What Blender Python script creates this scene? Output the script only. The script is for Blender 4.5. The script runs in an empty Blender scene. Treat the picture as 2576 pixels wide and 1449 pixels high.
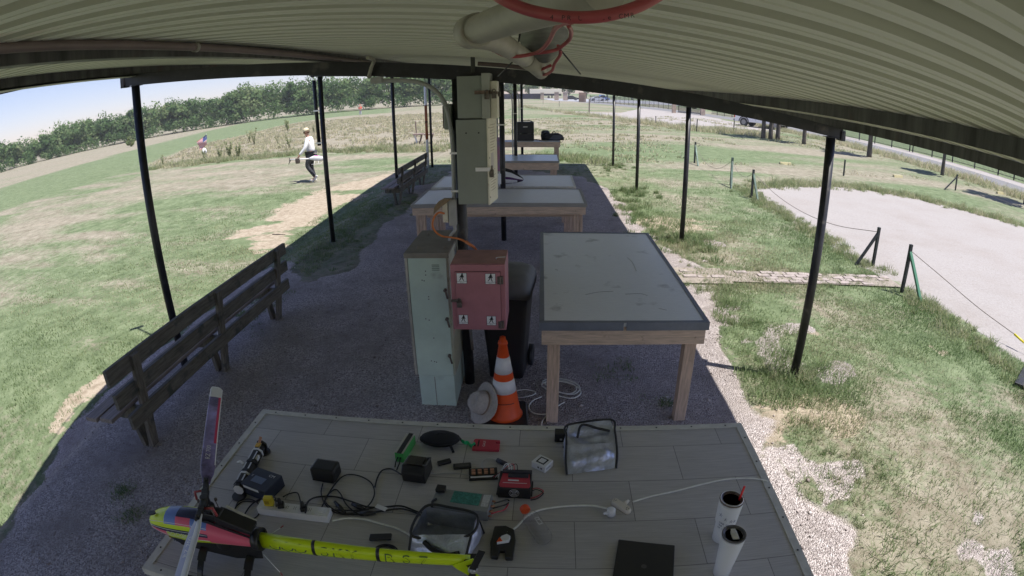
import bpy, bmesh, math, random
import numpy as np
from mathutils import Vector, Matrix, Euler
random.seed(7); rng = np.random.default_rng(7)
R = math.radians
scene = bpy.context.scene
# ---------------------------------------------------------------- camera (wide security lens)
K1, K2, K3, K4 = 1.8794, 0.1847, -0.6383, 0.5961
CAM = Vector((0, 0, 2.4176)); YAW, PITCH, ROLL = -0.0575, 0.3614, -0.0157
cf = Vector((math.sin(YAW)*math.cos(PITCH), math.cos(YAW)*math.cos(PITCH), -math.sin(PITCH)))
cr0 = Vector((math.cos(YAW), -math.sin(YAW), 0)); cu0 = cr0.cross(cf)
CR = cr0*math.cos(ROLL)+cu0*math.sin(ROLL); CU = -cr0*math.sin(ROLL)+cu0*math.cos(ROLL)
cd = bpy.data.cameras.new('camera'); cam = bpy.data.objects.new('camera', cd)
scene.collection.objects.link(cam); scene.camera = cam
mm = Matrix((CR, CU, -cf)).transposed().to_4x4(); mm.translation = CAM; cam.matrix_world = mm
cd.type = 'PANO'; cd.sensor_fit = 'HORIZONTAL'; cd.sensor_width = 36.0; cd.sensor_height = 20.25
S = 36.0
for own in (cd, getattr(cd, 'cycles', None)):
    if own is None: continue
    try:
        own.panorama_type = 'FISHEYE_LENS_POLYNOMIAL'
        own.fisheye_fov = math.pi
        own.fisheye_polynomial_k0 = 0
        own.fisheye_polynomial_k1 = -K1/S; own.fisheye_polynomial_k2 = -K2/S**2
        own.fisheye_polynomial_k3 = -K3/S**3; own.fisheye_polynomial_k4 = -K4/S**4
    except Exception as e: print('cam', e)
cd.clip_start = 0.01; cd.clip_end = 3000
# ---------------------------------------------------------------- sun, sky, exposure
SUN_EL = R(66.5); sdir = Vector((0.925, -0.38, 0)).normalized()      # horizontal direction towards the sun
sl = bpy.data.lights.new('sun', 'SUN'); sun = bpy.data.objects.new('sun', sl); scene.collection.objects.link(sun)
sl.energy = 3.0; sl.angle = R(0.55); sl.color = (1.0, 0.955, 0.89)
tos = Vector((sdir.x*math.cos(SUN_EL), sdir.y*math.cos(SUN_EL), math.sin(SUN_EL)))
sun.rotation_euler = tos.to_track_quat('Z', 'Y').to_euler()
w = bpy.data.worlds.new('World'); scene.world = w; w.use_nodes = True
nt = w.node_tree; bg = nt.nodes['Background']; sky = nt.nodes.new('ShaderNodeTexSky')
sky.sky_type = 'NISHITA'; sky.sun_disc = False; sky.sun_elevation = SUN_EL
sky.sun_rotation = math.atan2(sdir.x, sdir.y); sky.altitude = 200; sky.air_density = 1.0; sky.dust_density = 0.5; sky.ozone_density = 3.0
tn = nt.nodes.new('ShaderNodeMix'); tn.data_type = 'RGBA'; tn.blend_type = 'MULTIPLY'; tn.inputs[0].default_value = 1; tn.inputs[7].default_value = (1.0, 0.86, 0.98, 1)
nt.links.new(sky.outputs[0], tn.inputs[6]); nt.links.new(tn.outputs[2], bg.inputs[0]); bg.inputs[1].default_value = 0.060
vs = scene.view_settings; vs.view_transform = 'Standard'; vs.look = 'None'; vs.gamma = 1; vs.exposure = 1.38
scene.cycles.max_bounces = 10; scene.cycles.diffuse_bounces = 7; scene.cycles.use_denoising = True
scene.cycles.transparent_max_bounces = 8; scene.cycles.caustics_refractive = False; scene.cycles.caustics_reflective = False

# ---------------------------------------------------------------- where a sight line meets the place
def ray(px, py):
    """direction seen at a point of the photograph measured on a 2576 wide copy"""
    x = (px-1288)/2576; y = -(py-724.5)/2576; r = math.hypot(x, y)
    th = K1*r+K2*r**2+K3*r**3+K4*r**4; s = math.sin(th)/max(r, 1e-9)
    return cf*math.cos(th)+CR*(s*x)+CU*(s*y)
def sst(a, b, v): t = min(max((v-a)/(b-a), 0), 1); return t*t*(3-2*t)
def bank_depth(y): return -(0.33+0.75*sst(4.4, 0.9, y)-0.15*sst(9, 16, y))
def gz(x, y):                                                        # the ground falls a little beyond the left posts
    t = min(max((-3.75-x)/1.15, 0), 1); return bank_depth(y)*t*t*(3-2*t)
def at(px, py, z=0.0):
    d = ray(px, py); return CAM+d*((z-CAM.z)/d.z)
def ag(px, py):
    p = at(px, py, 0); z = 0
    for _ in range(8): z = gz(p.x, p.y); p = at(px, py, z)
    return p
def ay(px, py, Y):
    d = ray(px, py); return CAM+d*(Y/d.y)
def ax(px, py, X):
    d = ray(px, py); return CAM+d*(X/d.x)
def zover(px, py, x, y):
    d = ray(px, py); return CAM.z+d.z*math.hypot(x, y)/math.hypot(d.x, d.y)

# ---------------------------------------------------------------- object helpers
def link(o): scene.collection.objects.link(o); return o
def tag(o, label, cat, group=None, kind=None):
    if label: o['label'] = label
    if cat: o['category'] = cat
    if group: o['group'] = group
    if kind: o['kind'] = kind
    return o
def thing(name, label, cat, loc=(0, 0, 0), rz=0.0, group=None):
    o = link(bpy.data.objects.new(name, None)); o.empty_display_size = 0.1
    o.location = loc; o.rotation_euler = (0, 0, rz); return tag(o, label, cat, group)
def copy_tree(o, parent=None):
    c = o.copy(); scene.collection.objects.link(c)
    if parent: c.parent = parent
    for ch in list(o.children): copy_tree(ch, c)
    return c
def toplevel(o):
    while o.parent: o = o.parent
    return o
def frame_of(o):
    t = toplevel(o); return Matrix.Translation(t.location) @ t.rotation_euler.to_matrix().to_4x4()

class MB:
    """collects shapes; build() links them as ONE mesh object"""
    def __init__(s): s.v = []; s.f = []; s.m = []; s.sm = []
    def add(s, vs, fs, mi=0, smooth=False):
        n = len(s.v); s.v += [tuple(v) for v in vs]
        for f in fs: s.f.append([i+n for i in f]); s.m.append(mi); s.sm.append(smooth)
        return s
    def box(s, c, d, mi=0, rot=None):
        c = Vector(c); h = Vector(d)*0.5; vs = []
        for z in (-1, 1):
            for y in (-1, 1):
                for x in (-1, 1):
                    q = Vector((x*h.x, y*h.y, z*h.z))
                    if rot is not None: q = rot @ q
                    vs.append(c+q)
        return s.add(vs, [(0, 2, 3, 1), (4, 5, 7, 6), (0, 1, 5, 4), (2, 6, 7, 3), (0, 4, 6, 2), (1, 3, 7, 5)], mi)
    def bb(s, x0, x1, y0, y1, z0, z1, mi=0): return s.box(((x0+x1)/2, (y0+y1)/2, (z0+z1)/2), (abs(x1-x0), abs(y1-y0), abs(z1-z0)), mi)
    def beam(s, a, b, wd, ht, mi=0, up=(0, 0, 1)):
        a = Vector(a); b = Vector(b); d = (b-a); L = d.length; d = d/L; u = Vector(up)
        sd = d.cross(u)
        if sd.length < 1e-5: sd = d.cross(Vector((0, 1, 0)))
        sd.normalize(); u = sd.cross(d)
        return s.box((a+b)/2, (wd, L, ht), mi, Matrix((sd, d, u)).transposed())
    def tube(s, pts, r, n=8, mi=0, closed=False, caps=True):
        pts = [Vector(p) for p in pts]; N = len(pts); rr = r if isinstance(r, (list, tuple)) else [r]*N
        vs = []; prev = None
        for i, p in enumerate(pts):
            t = (pts[(i+1) % N]-pts[i-1]) if closed else (pts[min(i+1, N-1)]-pts[max(i-1, 0)])
            if t.length < 1e-9: t = Vector((0, 0, 1))
            t.normalize()
            if prev is None:
                a = Vector((0, 0, 1)) if abs(t.z) < 0.9 else Vector((1, 0, 0)); u = (a-t*a.dot(t)).normalized()
            else: u = (prev-t*prev.dot(t)); u = u.normalized() if u.length > 1e-6 else prev
            prev = u; b = t.cross(u)
            for k in range(n):
                q = 2*math.pi*k/n; vs.append(p+(u*math.cos(q)+b*math.sin(q))*rr[i])
        fs = []
        for i in range(N if closed else N-1):
            for k in range(n):
                a = i*n+k; b2 = i*n+(k+1) % n; j = ((i+1) % N)*n
                fs.append((a, b2, j+(k+1) % n, j+k))
        s.add(vs, fs, mi, True)
        if caps and not closed:
            s.add(vs[:n], [tuple(range(n))[::-1]], mi); s.add(vs[-n:], [tuple(range(n))], mi)
        return s
    def cyl(s, a, b, r, r2=None, n=16, mi=0, caps=True): return s.tube([a, b], [r, r if r2 is None else r2], n, mi, False, caps)
    def lathe(s, prof, c=(0, 0, 0), n=24, mi=0, M=None, sx=1, sy=1):
        vs = []; c = Vector(c)
        for (r, z) in prof:
            for k in range(n):
                q = 2*math.pi*k/n; v = Vector((r*math.cos(q)*sx, r*math.sin(q)*sy, z))
                vs.append(c+(M @ v if M is not None else v))
        fs = []
        for i in range(len(prof)-1):
            for k in range(n): a = i*n+k; b = i*n+(k+1) % n; fs.append((a, b, b+n, a+n))
        s.add(vs, fs, mi, True)
        if prof[0][0] > 1e-4: s.add(vs[:n], [tuple(range(n))[::-1]], mi)
        if prof[-1][0] > 1e-4: s.add(vs[-n:], [tuple(range(n))], mi)
        return s
    def prism(s, poly, z0, z1, M=None, mi=0, smooth=False):
        n = len(poly); vs = [Vector((x, y, z0)) for x, y in poly]+[Vector((x, y, z1)) for x, y in poly]
        if M is not None: vs = [M @ v for v in vs]
        fs = [tuple(range(n))[::-1], tuple(range(n, 2*n))]
        s.add(vs, fs, mi); s.add(vs, [(i, (i+1) % n, n+(i+1) % n, n+i) for i in range(n)], mi, smooth); return s
    def loft(s, rings, mi=0, caps=True, smooth=True, mifn=None):
        n = len(rings[0]); vs = [v for r in rings for v in r]; N0 = len(s.v)
        for i in range(len(rings)-1):
            for k in range(n):
                a = i*n+k; b = i*n+(k+1) % n
                m = mi if mifn is None else mifn(i, k)
                s.f.append([N0+a, N0+b, N0+b+n, N0+a+n]); s.m.append(m); s.sm.append(smooth)
        s.v += [tuple(v) for v in vs]
        if caps: s.add(rings[0], [tuple(range(n))[::-1]], mi); s.add(rings[-1], [tuple(range(n))], mi)
        return s
    def build(s, name, mats, parent=None, world=False, bevel=0.0, sub=0, rz=None):
        me = bpy.data.meshes.new(name); vs = s.v
        if world and parent is not None:
            I = frame_of(parent).inverted(); vs = [tuple(I @ Vector(v)) for v in vs]
        me.from_pydata(vs, [], s.f); me.update()
        if not isinstance(mats, (list, tuple)): mats = [mats]
        for m in mats: me.materials.append(m)
        me.polygons.foreach_set('material_index', [min(i, len(mats)-1) for i in s.m]); me.polygons.foreach_set('use_smooth', s.sm)
        bm = bmesh.new(); bm.from_mesh(me); bmesh.ops.remove_doubles(bm, verts=bm.verts, dist=1e-5)
        bmesh.ops.recalc_face_normals(bm, faces=bm.faces); bm.to_mesh(me); bm.free()
        o = link(bpy.data.objects.new(name, me))
        if parent is not None: o.parent = parent
        if bevel:
            b = o.modifiers.new('bevel', 'BEVEL'); b.width = bevel; b.segments = 2; b.limit_method = 'ANGLE'; b.angle_limit = R(40)
        if sub:
            b = o.modifiers.new('sub', 'SUBSURF'); b.levels = sub; b.render_levels = sub
        return o
def arc_pts(pts, n=8, closed=False):
    """Catmull-Rom through the points"""
    P = [Vector(p) for p in pts]; out = []; N = len(P)
    for i in range(N if closed else N-1):
        p1, p2 = P[i], P[(i+1) % N]
        p0 = P[i-1] if (i > 0 or closed) else p1*2-p2; p3 = P[(i+2) % N] if (i+2 < N or closed) else p2*2-p1
        for k in range(n):
            t = k/n; out.append(0.5*((2*p1)+(p2-p0)*t+(2*p0-5*p1+4*p2-p3)*t*t+(3*p1-p0-3*p2+p3)*t**3))
    if not closed: out.append(P[-1])
    return out
def text_mb(mb, txt, M, size, mi=0, depth=0.0, align='CENTER', xs=1.0):
    """lettering laid on the plane of M (x along the line, y up, z out)"""
    cu = bpy.data.curves.new('t', 'FONT'); cu.body = txt; cu.size = size; cu.align_x = align; cu.align_y = 'CENTER'; cu.resolution_u = 2
    o = bpy.data.objects.new('t', cu); me = bpy.data.meshes.new_from_object(o)
    mb.add([M @ Vector((v.co.x*xs, v.co.y, v.co.z+depth)) for v in me.vertices], [tuple(p.vertices) for p in me.polygons], mi)
    bpy.data.objects.remove(o); bpy.data.curves.remove(cu); bpy.data.meshes.remove(me)
def frame(o, x, y):
    x = Vector(x).normalized(); y = Vector(y); z = x.cross(y).normalized(); y = z.cross(x)
    m = Matrix((x, y, z)).transposed().to_4x4(); m.translation = Vector(o); return m

# ---------------------------------------------------------------- materials
ALB = 1.55
def alb(c): return tuple(min(.80, v*ALB) if v < .8 else v for v in c)
def M_(name, col, rough=0.6, metal=0.0, var=0.0, vs=8.0, bump=0.0, bs=60.0, col2=None, stretch=None, spec=0.5, detail=5, dirt=None):
    col = alb(col); col2 = alb(col2) if col2 else None; dirt = (alb(dirt[0]), dirt[1], dirt[2]) if dirt else None
    m = bpy.data.materials.new(name); m.use_nodes = True; t = m.node_tree; b = t.nodes['Principled BSDF']
    b.inputs['Base Color'].default_value = (*col, 1); b.inputs['Roughness'].default_value = rough; b.inputs['Metallic'].default_value = metal
    b.inputs['Specular IOR Level'].default_value = spec
    tc = t.nodes.new('ShaderNodeTexCoord'); mp = t.nodes.new('ShaderNodeMapping'); t.links.new(tc.outputs['Object'], mp.inputs[0])
    if stretch: mp.inputs['Scale'].default_value = stretch
    last = None
    if var or col2:
        n = t.nodes.new('ShaderNodeTexNoise'); n.inputs['Scale'].default_value = vs; n.inputs['Detail'].default_value = detail; n.inputs['Roughness'].default_value = 0.65
        t.links.new(mp.outputs[0], n.inputs[0]); r = t.nodes.new('ShaderNodeValToRGB'); t.links.new(n.outputs[0], r.inputs[0])
        a = col2 if col2 else tuple(c*(1-var) for c in col); c = col if col2 else tuple(min(1, c*(1+var)) for c in col)
        r.color_ramp.elements[0].position = 0.33; r.color_ramp.elements[1].position = 0.67
        r.color_ramp.elements[0].color = (*a, 1); r.color_ramp.elements[1].color = (*c, 1); last = r.outputs[0]
        if dirt:
            n2 = t.nodes.new('ShaderNodeTexNoise'); n2.inputs['Scale'].default_value = dirt[1]; n2.inputs['Detail'].default_value = 8; t.links.new(tc.outputs['Object'], n2.inputs[0])
            rr = t.nodes.new('ShaderNodeValToRGB'); rr.color_ramp.elements[0].position = dirt[2]; rr.color_ramp.elements[1].position = dirt[2]+0.12; t.links.new(n2.outputs[0], rr.inputs[0])
            mx = t.nodes.new('ShaderNodeMix'); mx.data_type = 'RGBA'; t.links.new(rr.outputs[0], mx.inputs[0]); t.links.new(last, mx.inputs[6]); mx.inputs[7].default_value = (*dirt[0], 1); last = mx.outputs[2]
        t.links.new(last, b.inputs['Base Color'])
    if bump:
        n = t.nodes.new('ShaderNodeTexNoise'); n.inputs['Scale'].default_value = bs; n.inputs['Detail'].default_value = 4; t.links.new(mp.outputs[0], n.inputs[0])
        bn = t.nodes.new('ShaderNodeBump'); bn.inputs['Strength'].default_value = bump; bn.inputs['Distance'].default_value = 0.02; t.links.new(n.outputs[0], bn.inputs['Height']); t.links.new(bn.outputs[0], b.inputs['Normal'])
    return m
WX = (1.2, 14, 14); WY = (14, 1.2, 14); WZ = (14, 14, 1.2)
m_black = M_('black paint', (0.012, 0.012, 0.014), 0.42, var=0.5, vs=6, dirt=((0.05, 0.045, 0.04), 9, 0.60))
m_steel = M_('galvanised steel', (0.062, 0.062, 0.056), 0.55, 0.2, var=0.55, vs=7, stretch=(1, 1.6, .25), dirt=((0.075, 0.05, 0.04), 4, 0.60))
m_taupe = None
m_roof = M_('painted roof sheet', (0.47, 0.465, 0.39), 0.55, 0.0, var=0.06, vs=1.5, stretch=(.25, 3, 1), dirt=((0.36, 0.27, 0.22), 1.6, 0.66))
m_rooflip = M_('pale steel lip', (0.30, 0.29, 0.26), 0.5, 0.2, var=0.2, vs=5)
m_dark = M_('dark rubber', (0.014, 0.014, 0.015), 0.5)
m_blackplastic = M_('black plastic', (0.014, 0.014, 0.015), 0.38)
m_greypvc = M_('grey conduit', (0.27, 0.27, 0.26), 0.5, 0.0, var=0.12, vs=9)
m_beigepvc = M_('beige painted pipe', (0.25, 0.235, 0.195), 0.5, var=0.14, vs=16, dirt=((0.17, 0.12, 0.09), 14, 0.60))
m_red = M_('red cable', (0.26, 0.05, 0.055), 0.4, var=0.15, vs=30)
m_ink = M_('black ink', (0.01, 0.01, 0.012), 0.6)
m_white = M_('white plastic', (0.72, 0.72, 0.70), 0.4, var=0.04, vs=20)
m_metal = M_('bright metal', (0.45, 0.45, 0.45), 0.35, 0.8)
m_rust = M_('rusty metal', (0.13, 0.09, 0.07), 0.6, 0.4, var=0.5, vs=40)
# ================================================================ GROUND
ALB = 1.0
def poly_in(px, py, poly):
    ins = np.zeros(px.shape, bool); n = len(poly)
    for i in range(n):
        x1, y1 = poly[i]; x2, y2 = poly[(i+1) % n]
        c = ((y1 > py) != (y2 > py)) & (px < (x2-x1)*(py-y1)/((y2-y1) if y2 != y1 else 1e-9)+x1); ins ^= c
    return ins
def poly_dist(px, py, poly):
    """signed distance, positive inside"""
    d = np.full(px.shape, 1e9); n = len(poly)
    for i in range(n):
        ax_, ay_ = poly[i]; bx, by = poly[(i+1) % n]; L = max((bx-ax_)**2+(by-ay_)**2, 1e-9)
        t = np.clip(((px-ax_)*(bx-ax_)+(py-ay_)*(by-ay_))/L, 0, 1)
        d = np.minimum(d, np.hypot(px-ax_-t*(bx-ax_), py-ay_-t*(by-ay_)))
    return np.where(poly_in(px, py, poly), d, -d)
def g2(pts): return [(p.x, p.y) for p in (ag(*q) for q in pts)]
def ss(a, b, x): t = np.clip((x-a)/(b-a), 0, 1); return t*t*(3-2*t)
def vnoise(x, y, s, seed=0):
    """smooth value noise 0..1"""
    r2 = np.random.default_rng(seed); T = r2.random((256, 256)); x = x/s+100.3; y = y/s+57.7
    xi = np.floor(x).astype(int); yi = np.floor(y).astype(int); fx = x-xi; fy = y-yi; fx = fx*fx*(3-2*fx); fy = fy*fy*(3-2*fy)
    a = T[yi % 256, xi % 256]; b = T[yi % 256, (xi+1) % 256]; c = T[(yi+1) % 256, xi % 256]; d = T[(yi+1) % 256, (xi+1) % 256]
    return (a*(1-fx)+b*fx)*(1-fy)+(c*(1-fx)+d*fx)*fy
def fbm(x, y, s, seed=0): return (vnoise(x, y, s, seed)*0.5+vnoise(x, y, s/2.1, seed+1)*0.3+vnoise(x, y, s/4.3, seed+2)*0.2)
RUN_UP = g2([(-60, 500), (0, 475), (156, 428), (344, 375), (531, 328), (604, 311), (733, 288), (986, 272)])
RUN_LO = g2([(986, 283), (830, 296), (733, 311), (604, 342), (487, 369), (344, 425), (244, 456), (0, 535), (-60, 560)])
RUNWAY = RUN_UP+RUN_LO
TALL = g2([(390, 428), (560, 405), (760, 388), (1000, 378), (1130, 374), (1135, 262), (986, 285), (830, 298), (733, 313), (604, 344), (487, 371), (380, 412)])
DIRTSTRIP = g2([(0, 660), (200, 560), (420, 492), (560, 465), (740, 445), (900, 405), (1110, 392), (1110, 376), (900, 388), (640, 402), (400, 430), (200, 500), (0, 590)])
BARE1 = g2([(560, 600), (700, 530), (830, 470), (1000, 432), (1060, 425), (1000, 446), (900, 500), (800, 548), (720, 622), (640, 640)])
BARE2 = g2([(0, 1330), (60, 1230), (170, 1050), (250, 950), (330, 900), (420, 870), (300, 960), (235, 1010), (100, 1180), (20, 1340), (-40, 1450)])
GPAD = [(-6.5, -14), (1.95, -14), (1.8, 1.0), (1.80, 1.9), (2.02, 2.12), (1.80, 2.4), (1.76, 2.9), (1.66, 3.14), (1.92, 3.5), (1.72, 3.74), (1.85, 4.6), (1.88, 5.2), (2.0, 5.9), (2.15, 6.5), (2.35, 7.0), (2.1, 7.6), (1.95, 8.6), (1.85, 9.8), (1.75, 12.2), (1.65, 13.6), (1.2, 15.0), (0.9, 16.4), (-3.0, 16.8), (-3.4, 13.5), (-3.0, 10.5), (-3.05, 8.9), (-2.75, 7.2), (-3.1, 6.4)]+g2([(690, 662), (600, 725), (500, 800), (400, 885), (300, 968), (230, 1034), (100, 1195), (20, 1352), (-60, 1500)])
LOT = g2([(1905, 474), (2000, 469), (2100, 470), (2200, 480), (2300, 500), (2450, 535), (2576, 572)])+[(17.5, 9), (17, 3), (16, -8), (6.2, -8), (5.9, 3.2)]+g2([(2576, 905), (2400, 800), (2290, 735), (2200, 685), (2150, 650), (2050, 590), (1960, 530), (1905, 492)])
PARK = g2([(1560, 284), (1640, 268), (1740, 285), (1850, 308), (1960, 325), (1960, 340), (1860, 322), (1780, 316), (1700, 322), (1640, 312), (1560, 300), (1380, 280)])
def bdv(y): return -(0.33+0.75*ss(4.4, 0.9, y)-0.15*ss(9, 16, y))
def axis_(segs):
    out = [segs[0][0]]
    for a, b, st in segs:
        n = max(1, round((b-a)/st)); out += list(a+(b-a)*(np.arange(n)+1)/n)
    return np.array(out)
gx = axis_([(-900, -300, 100), (-300, -120, 12), (-120, -40, 2.5), (-40, -12, 0.8), (-12, -2.5, 0.14), (-2.5, 1.4, 0.3), (1.4, 8, 0.12), (8, 32, 0.45), (32, 70, 3), (70, 300, 20), (300, 900, 100)])
gy = axis_([(-60, -6, 9), (-6, 0, 1), (0, 12, 0.13), (12, 28, 0.3), (28, 60, 0.9), (60, 130, 2.2), (130, 320, 12), (320, 1300, 110)])
X, Y = np.meshgrid(gx, gy)
Z = np.zeros_like(X); tt = np.clip((-3.75-X)/1.15, 0, 1); Z = bdv(Y)*tt*tt*(3-2*tt)
near = (np.abs(X) < 12) & (Y < 28)
Z += np.where(near, (fbm(X, Y, 0.9, 5)-0.5)*0.035, 0)*np.where((X > -3.9) & (X < 2), 0.5, 1)
wx = X+(vnoise(X, Y, 0.7, 21)-.5)*0.5; wy = Y+(vnoise(X, Y, 0.7, 22)-.5)*0.5
farw = np.clip(np.hypot(X, Y)/40, 0.0, 1.0)
nz = fbm(X, Y, 1.3, 31); nzf = fbm(X*0.35, Y, 3.0, 41); nzs = fbm(X*0.25+Y*0.25, Y, 1.1, 45)
# green: 1 = live grass, 0 = straw
green = 0.42+0.75*(nz-0.5)
L_ = X < -4.2
lawnL = 0.70+1.5*(nzs-0.5)+0.9*(fbm(X, Y, 2.6, 51)-.5)
green = np.where(L_ & (Y < 30), lawnL, green)
green = np.where((X > 1.5) & (X < 6) & (Y < 12), 0.60+1.7*(nz-.5)+0.25*ss(3, 5, X), green)
green = np.where((X > 1.5) & (X < 9) & (Y >= 9) & (Y < 19), 0.62+1.2*(nz-.5), green)
green = np.where((X > 6) & (Y < 40) & (X < 24), 0.60+1.3*(fbm(X*.6, Y, 3.2, 42)-.5)+.5*(nz-.5), green)
ahead = (Y > 17.5) & (X > -5) & (X < 24)
green = np.where(ahead, 0.42+1.4*(nzf-.5)+0.35*ss(1, 0, np.abs(Y-21)/5)*(X > 0), green)
dr = poly_dist(X, Y, RUNWAY); run = ss(-1.0, 1.5, dr); green = green*(1-run)+run*(0.86+0.35*(nzf-.5))
tl = ss(-0.5, 0.8, poly_dist(X, Y, TALL)); green = green*(1-tl)+tl*(0.22+1.1*(fbm(X*0.5, Y, 6, 61)-.5))
farfield = (X < -20) & (dr < 0) & (Y > X*-0.62+3); green = np.where((X < -30) & (dr < 0) & (Y > 20), 0.20+0.8*(nzf-.5), green)
green = np.where(X > 31, 0.85+0.3*(nzf-.5), green)
ds = ss(-0.8, 0.9, poly_dist(wx, wy, DIRTSTRIP)); green = green*(1-0.45*ds)
bare = ds*0.42*ss(.40, .75, fbm(X*0.4, Y, 1.6, 71)+0.10)
b1 = ss(-0.7, 0.5, poly_dist(wx, wy, BARE1)); bare = np.maximum(bare, b1*(.25+.62*ss(.36, .56, fbm(X*.5, Y, .8, 81)+0.06)))
b2 = ss(-0.25, 0.15, poly_dist(wx, wy, BARE2)); bare = np.maximum(bare, b2*ss(.3, .5, nz+0.1))
bare = np.maximum(bare, 0.8*ss(.66, .78, fbm(X, Y, .8, 91))*(X > 1.6)*(X < 5)*(Y < 12))
bare = np.maximum(bare, 0.9*ss(.3, 0, np.hypot((X-2.45)/1.6, (Y-9.8)/1.4)*0.3))
gp = ss(-0.16, 0.16, poly_dist(X+(vnoise(X, Y, .35, 23)-.5)*.35, Y+(vnoise(X, Y, .35, 24)-.5)*.35, GPAD))
gp = np.maximum(gp, 0.95*ss(.60, .72, fbm(X, Y, .5, 95))*(X > 1.6)*(X < 3.1)*(Y < 9))
for (cx_, cy_, rx_, ry_) in ((-3.5, 8.5, 0.75, 1.4), (-3.55, 11.2, 0.9, 1.6), (-3.75, 15.8, 1.0, 1.6), (-3.55, 5.3, 0.4, 0.9), (-2.95, 2.15, .12, .10), (-2.8, 1.8, .1, .1), (-3.3, 1.2, .3, .25), (0.72, 4.3, .22, .30), (.35, 3.9, .2, .15), (1.0, 16.6, .9, 1.3)):
    q = np.hypot((X-cx_)/rx_, (Y-cy_)/ry_); k = ss(1.25, .7, q+(nz-.5)*1.2); gp = gp*(1-k*(.9 if rx_ > .45 else .35)); green = np.where(k > .3, 0.50, green); bare = bare*(1-k)
lot = ss(-0.25, 0.25, poly_dist(X+(nz-.5)*.8, Y+(nzf-.5)*.8, LOT))
pk = ss(-0.6, 0.6, poly_dist(X+(nz-.5)*1.5, Y+(nz-.5)*1.5, PARK))
lot = np.maximum(lot, pk)
lot = np.maximum(lot, ss(-.2, .2, np.minimum(X-22.6-(nz-.5)*2.0, 30.6-X))*(Y < 60)*(Y > -20)*0.9)
nx_, ny_ = len(gx), len(gy)
idx = np.arange(nx_*ny_).reshape(ny_, nx_)
faces = np.stack([idx[:-1, :-1], idx[:-1, 1:], idx[1:, 1:], idx[1:, :-1]], -1).reshape(-1, 4)
def np_mesh(name, verts, faces, mat, cols=None, cname='mask'):
    me = bpy.data.meshes.new(name); n = len(verts); k = faces.shape[1]
    me.vertices.add(n); me.vertices.foreach_set('co', np.ascontiguousarray(verts, dtype=np.float32).ravel())
    me.loops.add(faces.size); me.loops.foreach_set('vertex_index', np.ascontiguousarray(faces, dtype=np.int32).ravel())
    me.polygons.add(len(faces)); me.polygons.foreach_set('loop_start', np.arange(len(faces), dtype=np.int32)*k)
    me.update(calc_edges=True); me.validate()
    if cols is not None:
        a = me.color_attributes.new(cname, 'FLOAT_COLOR', 'POINT'); a.data.foreach_set('color', np.ascontiguousarray(cols, dtype=np.float32).ravel())
    me.materials.append(mat); return link(bpy.data.objects.new(name, me))
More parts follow.
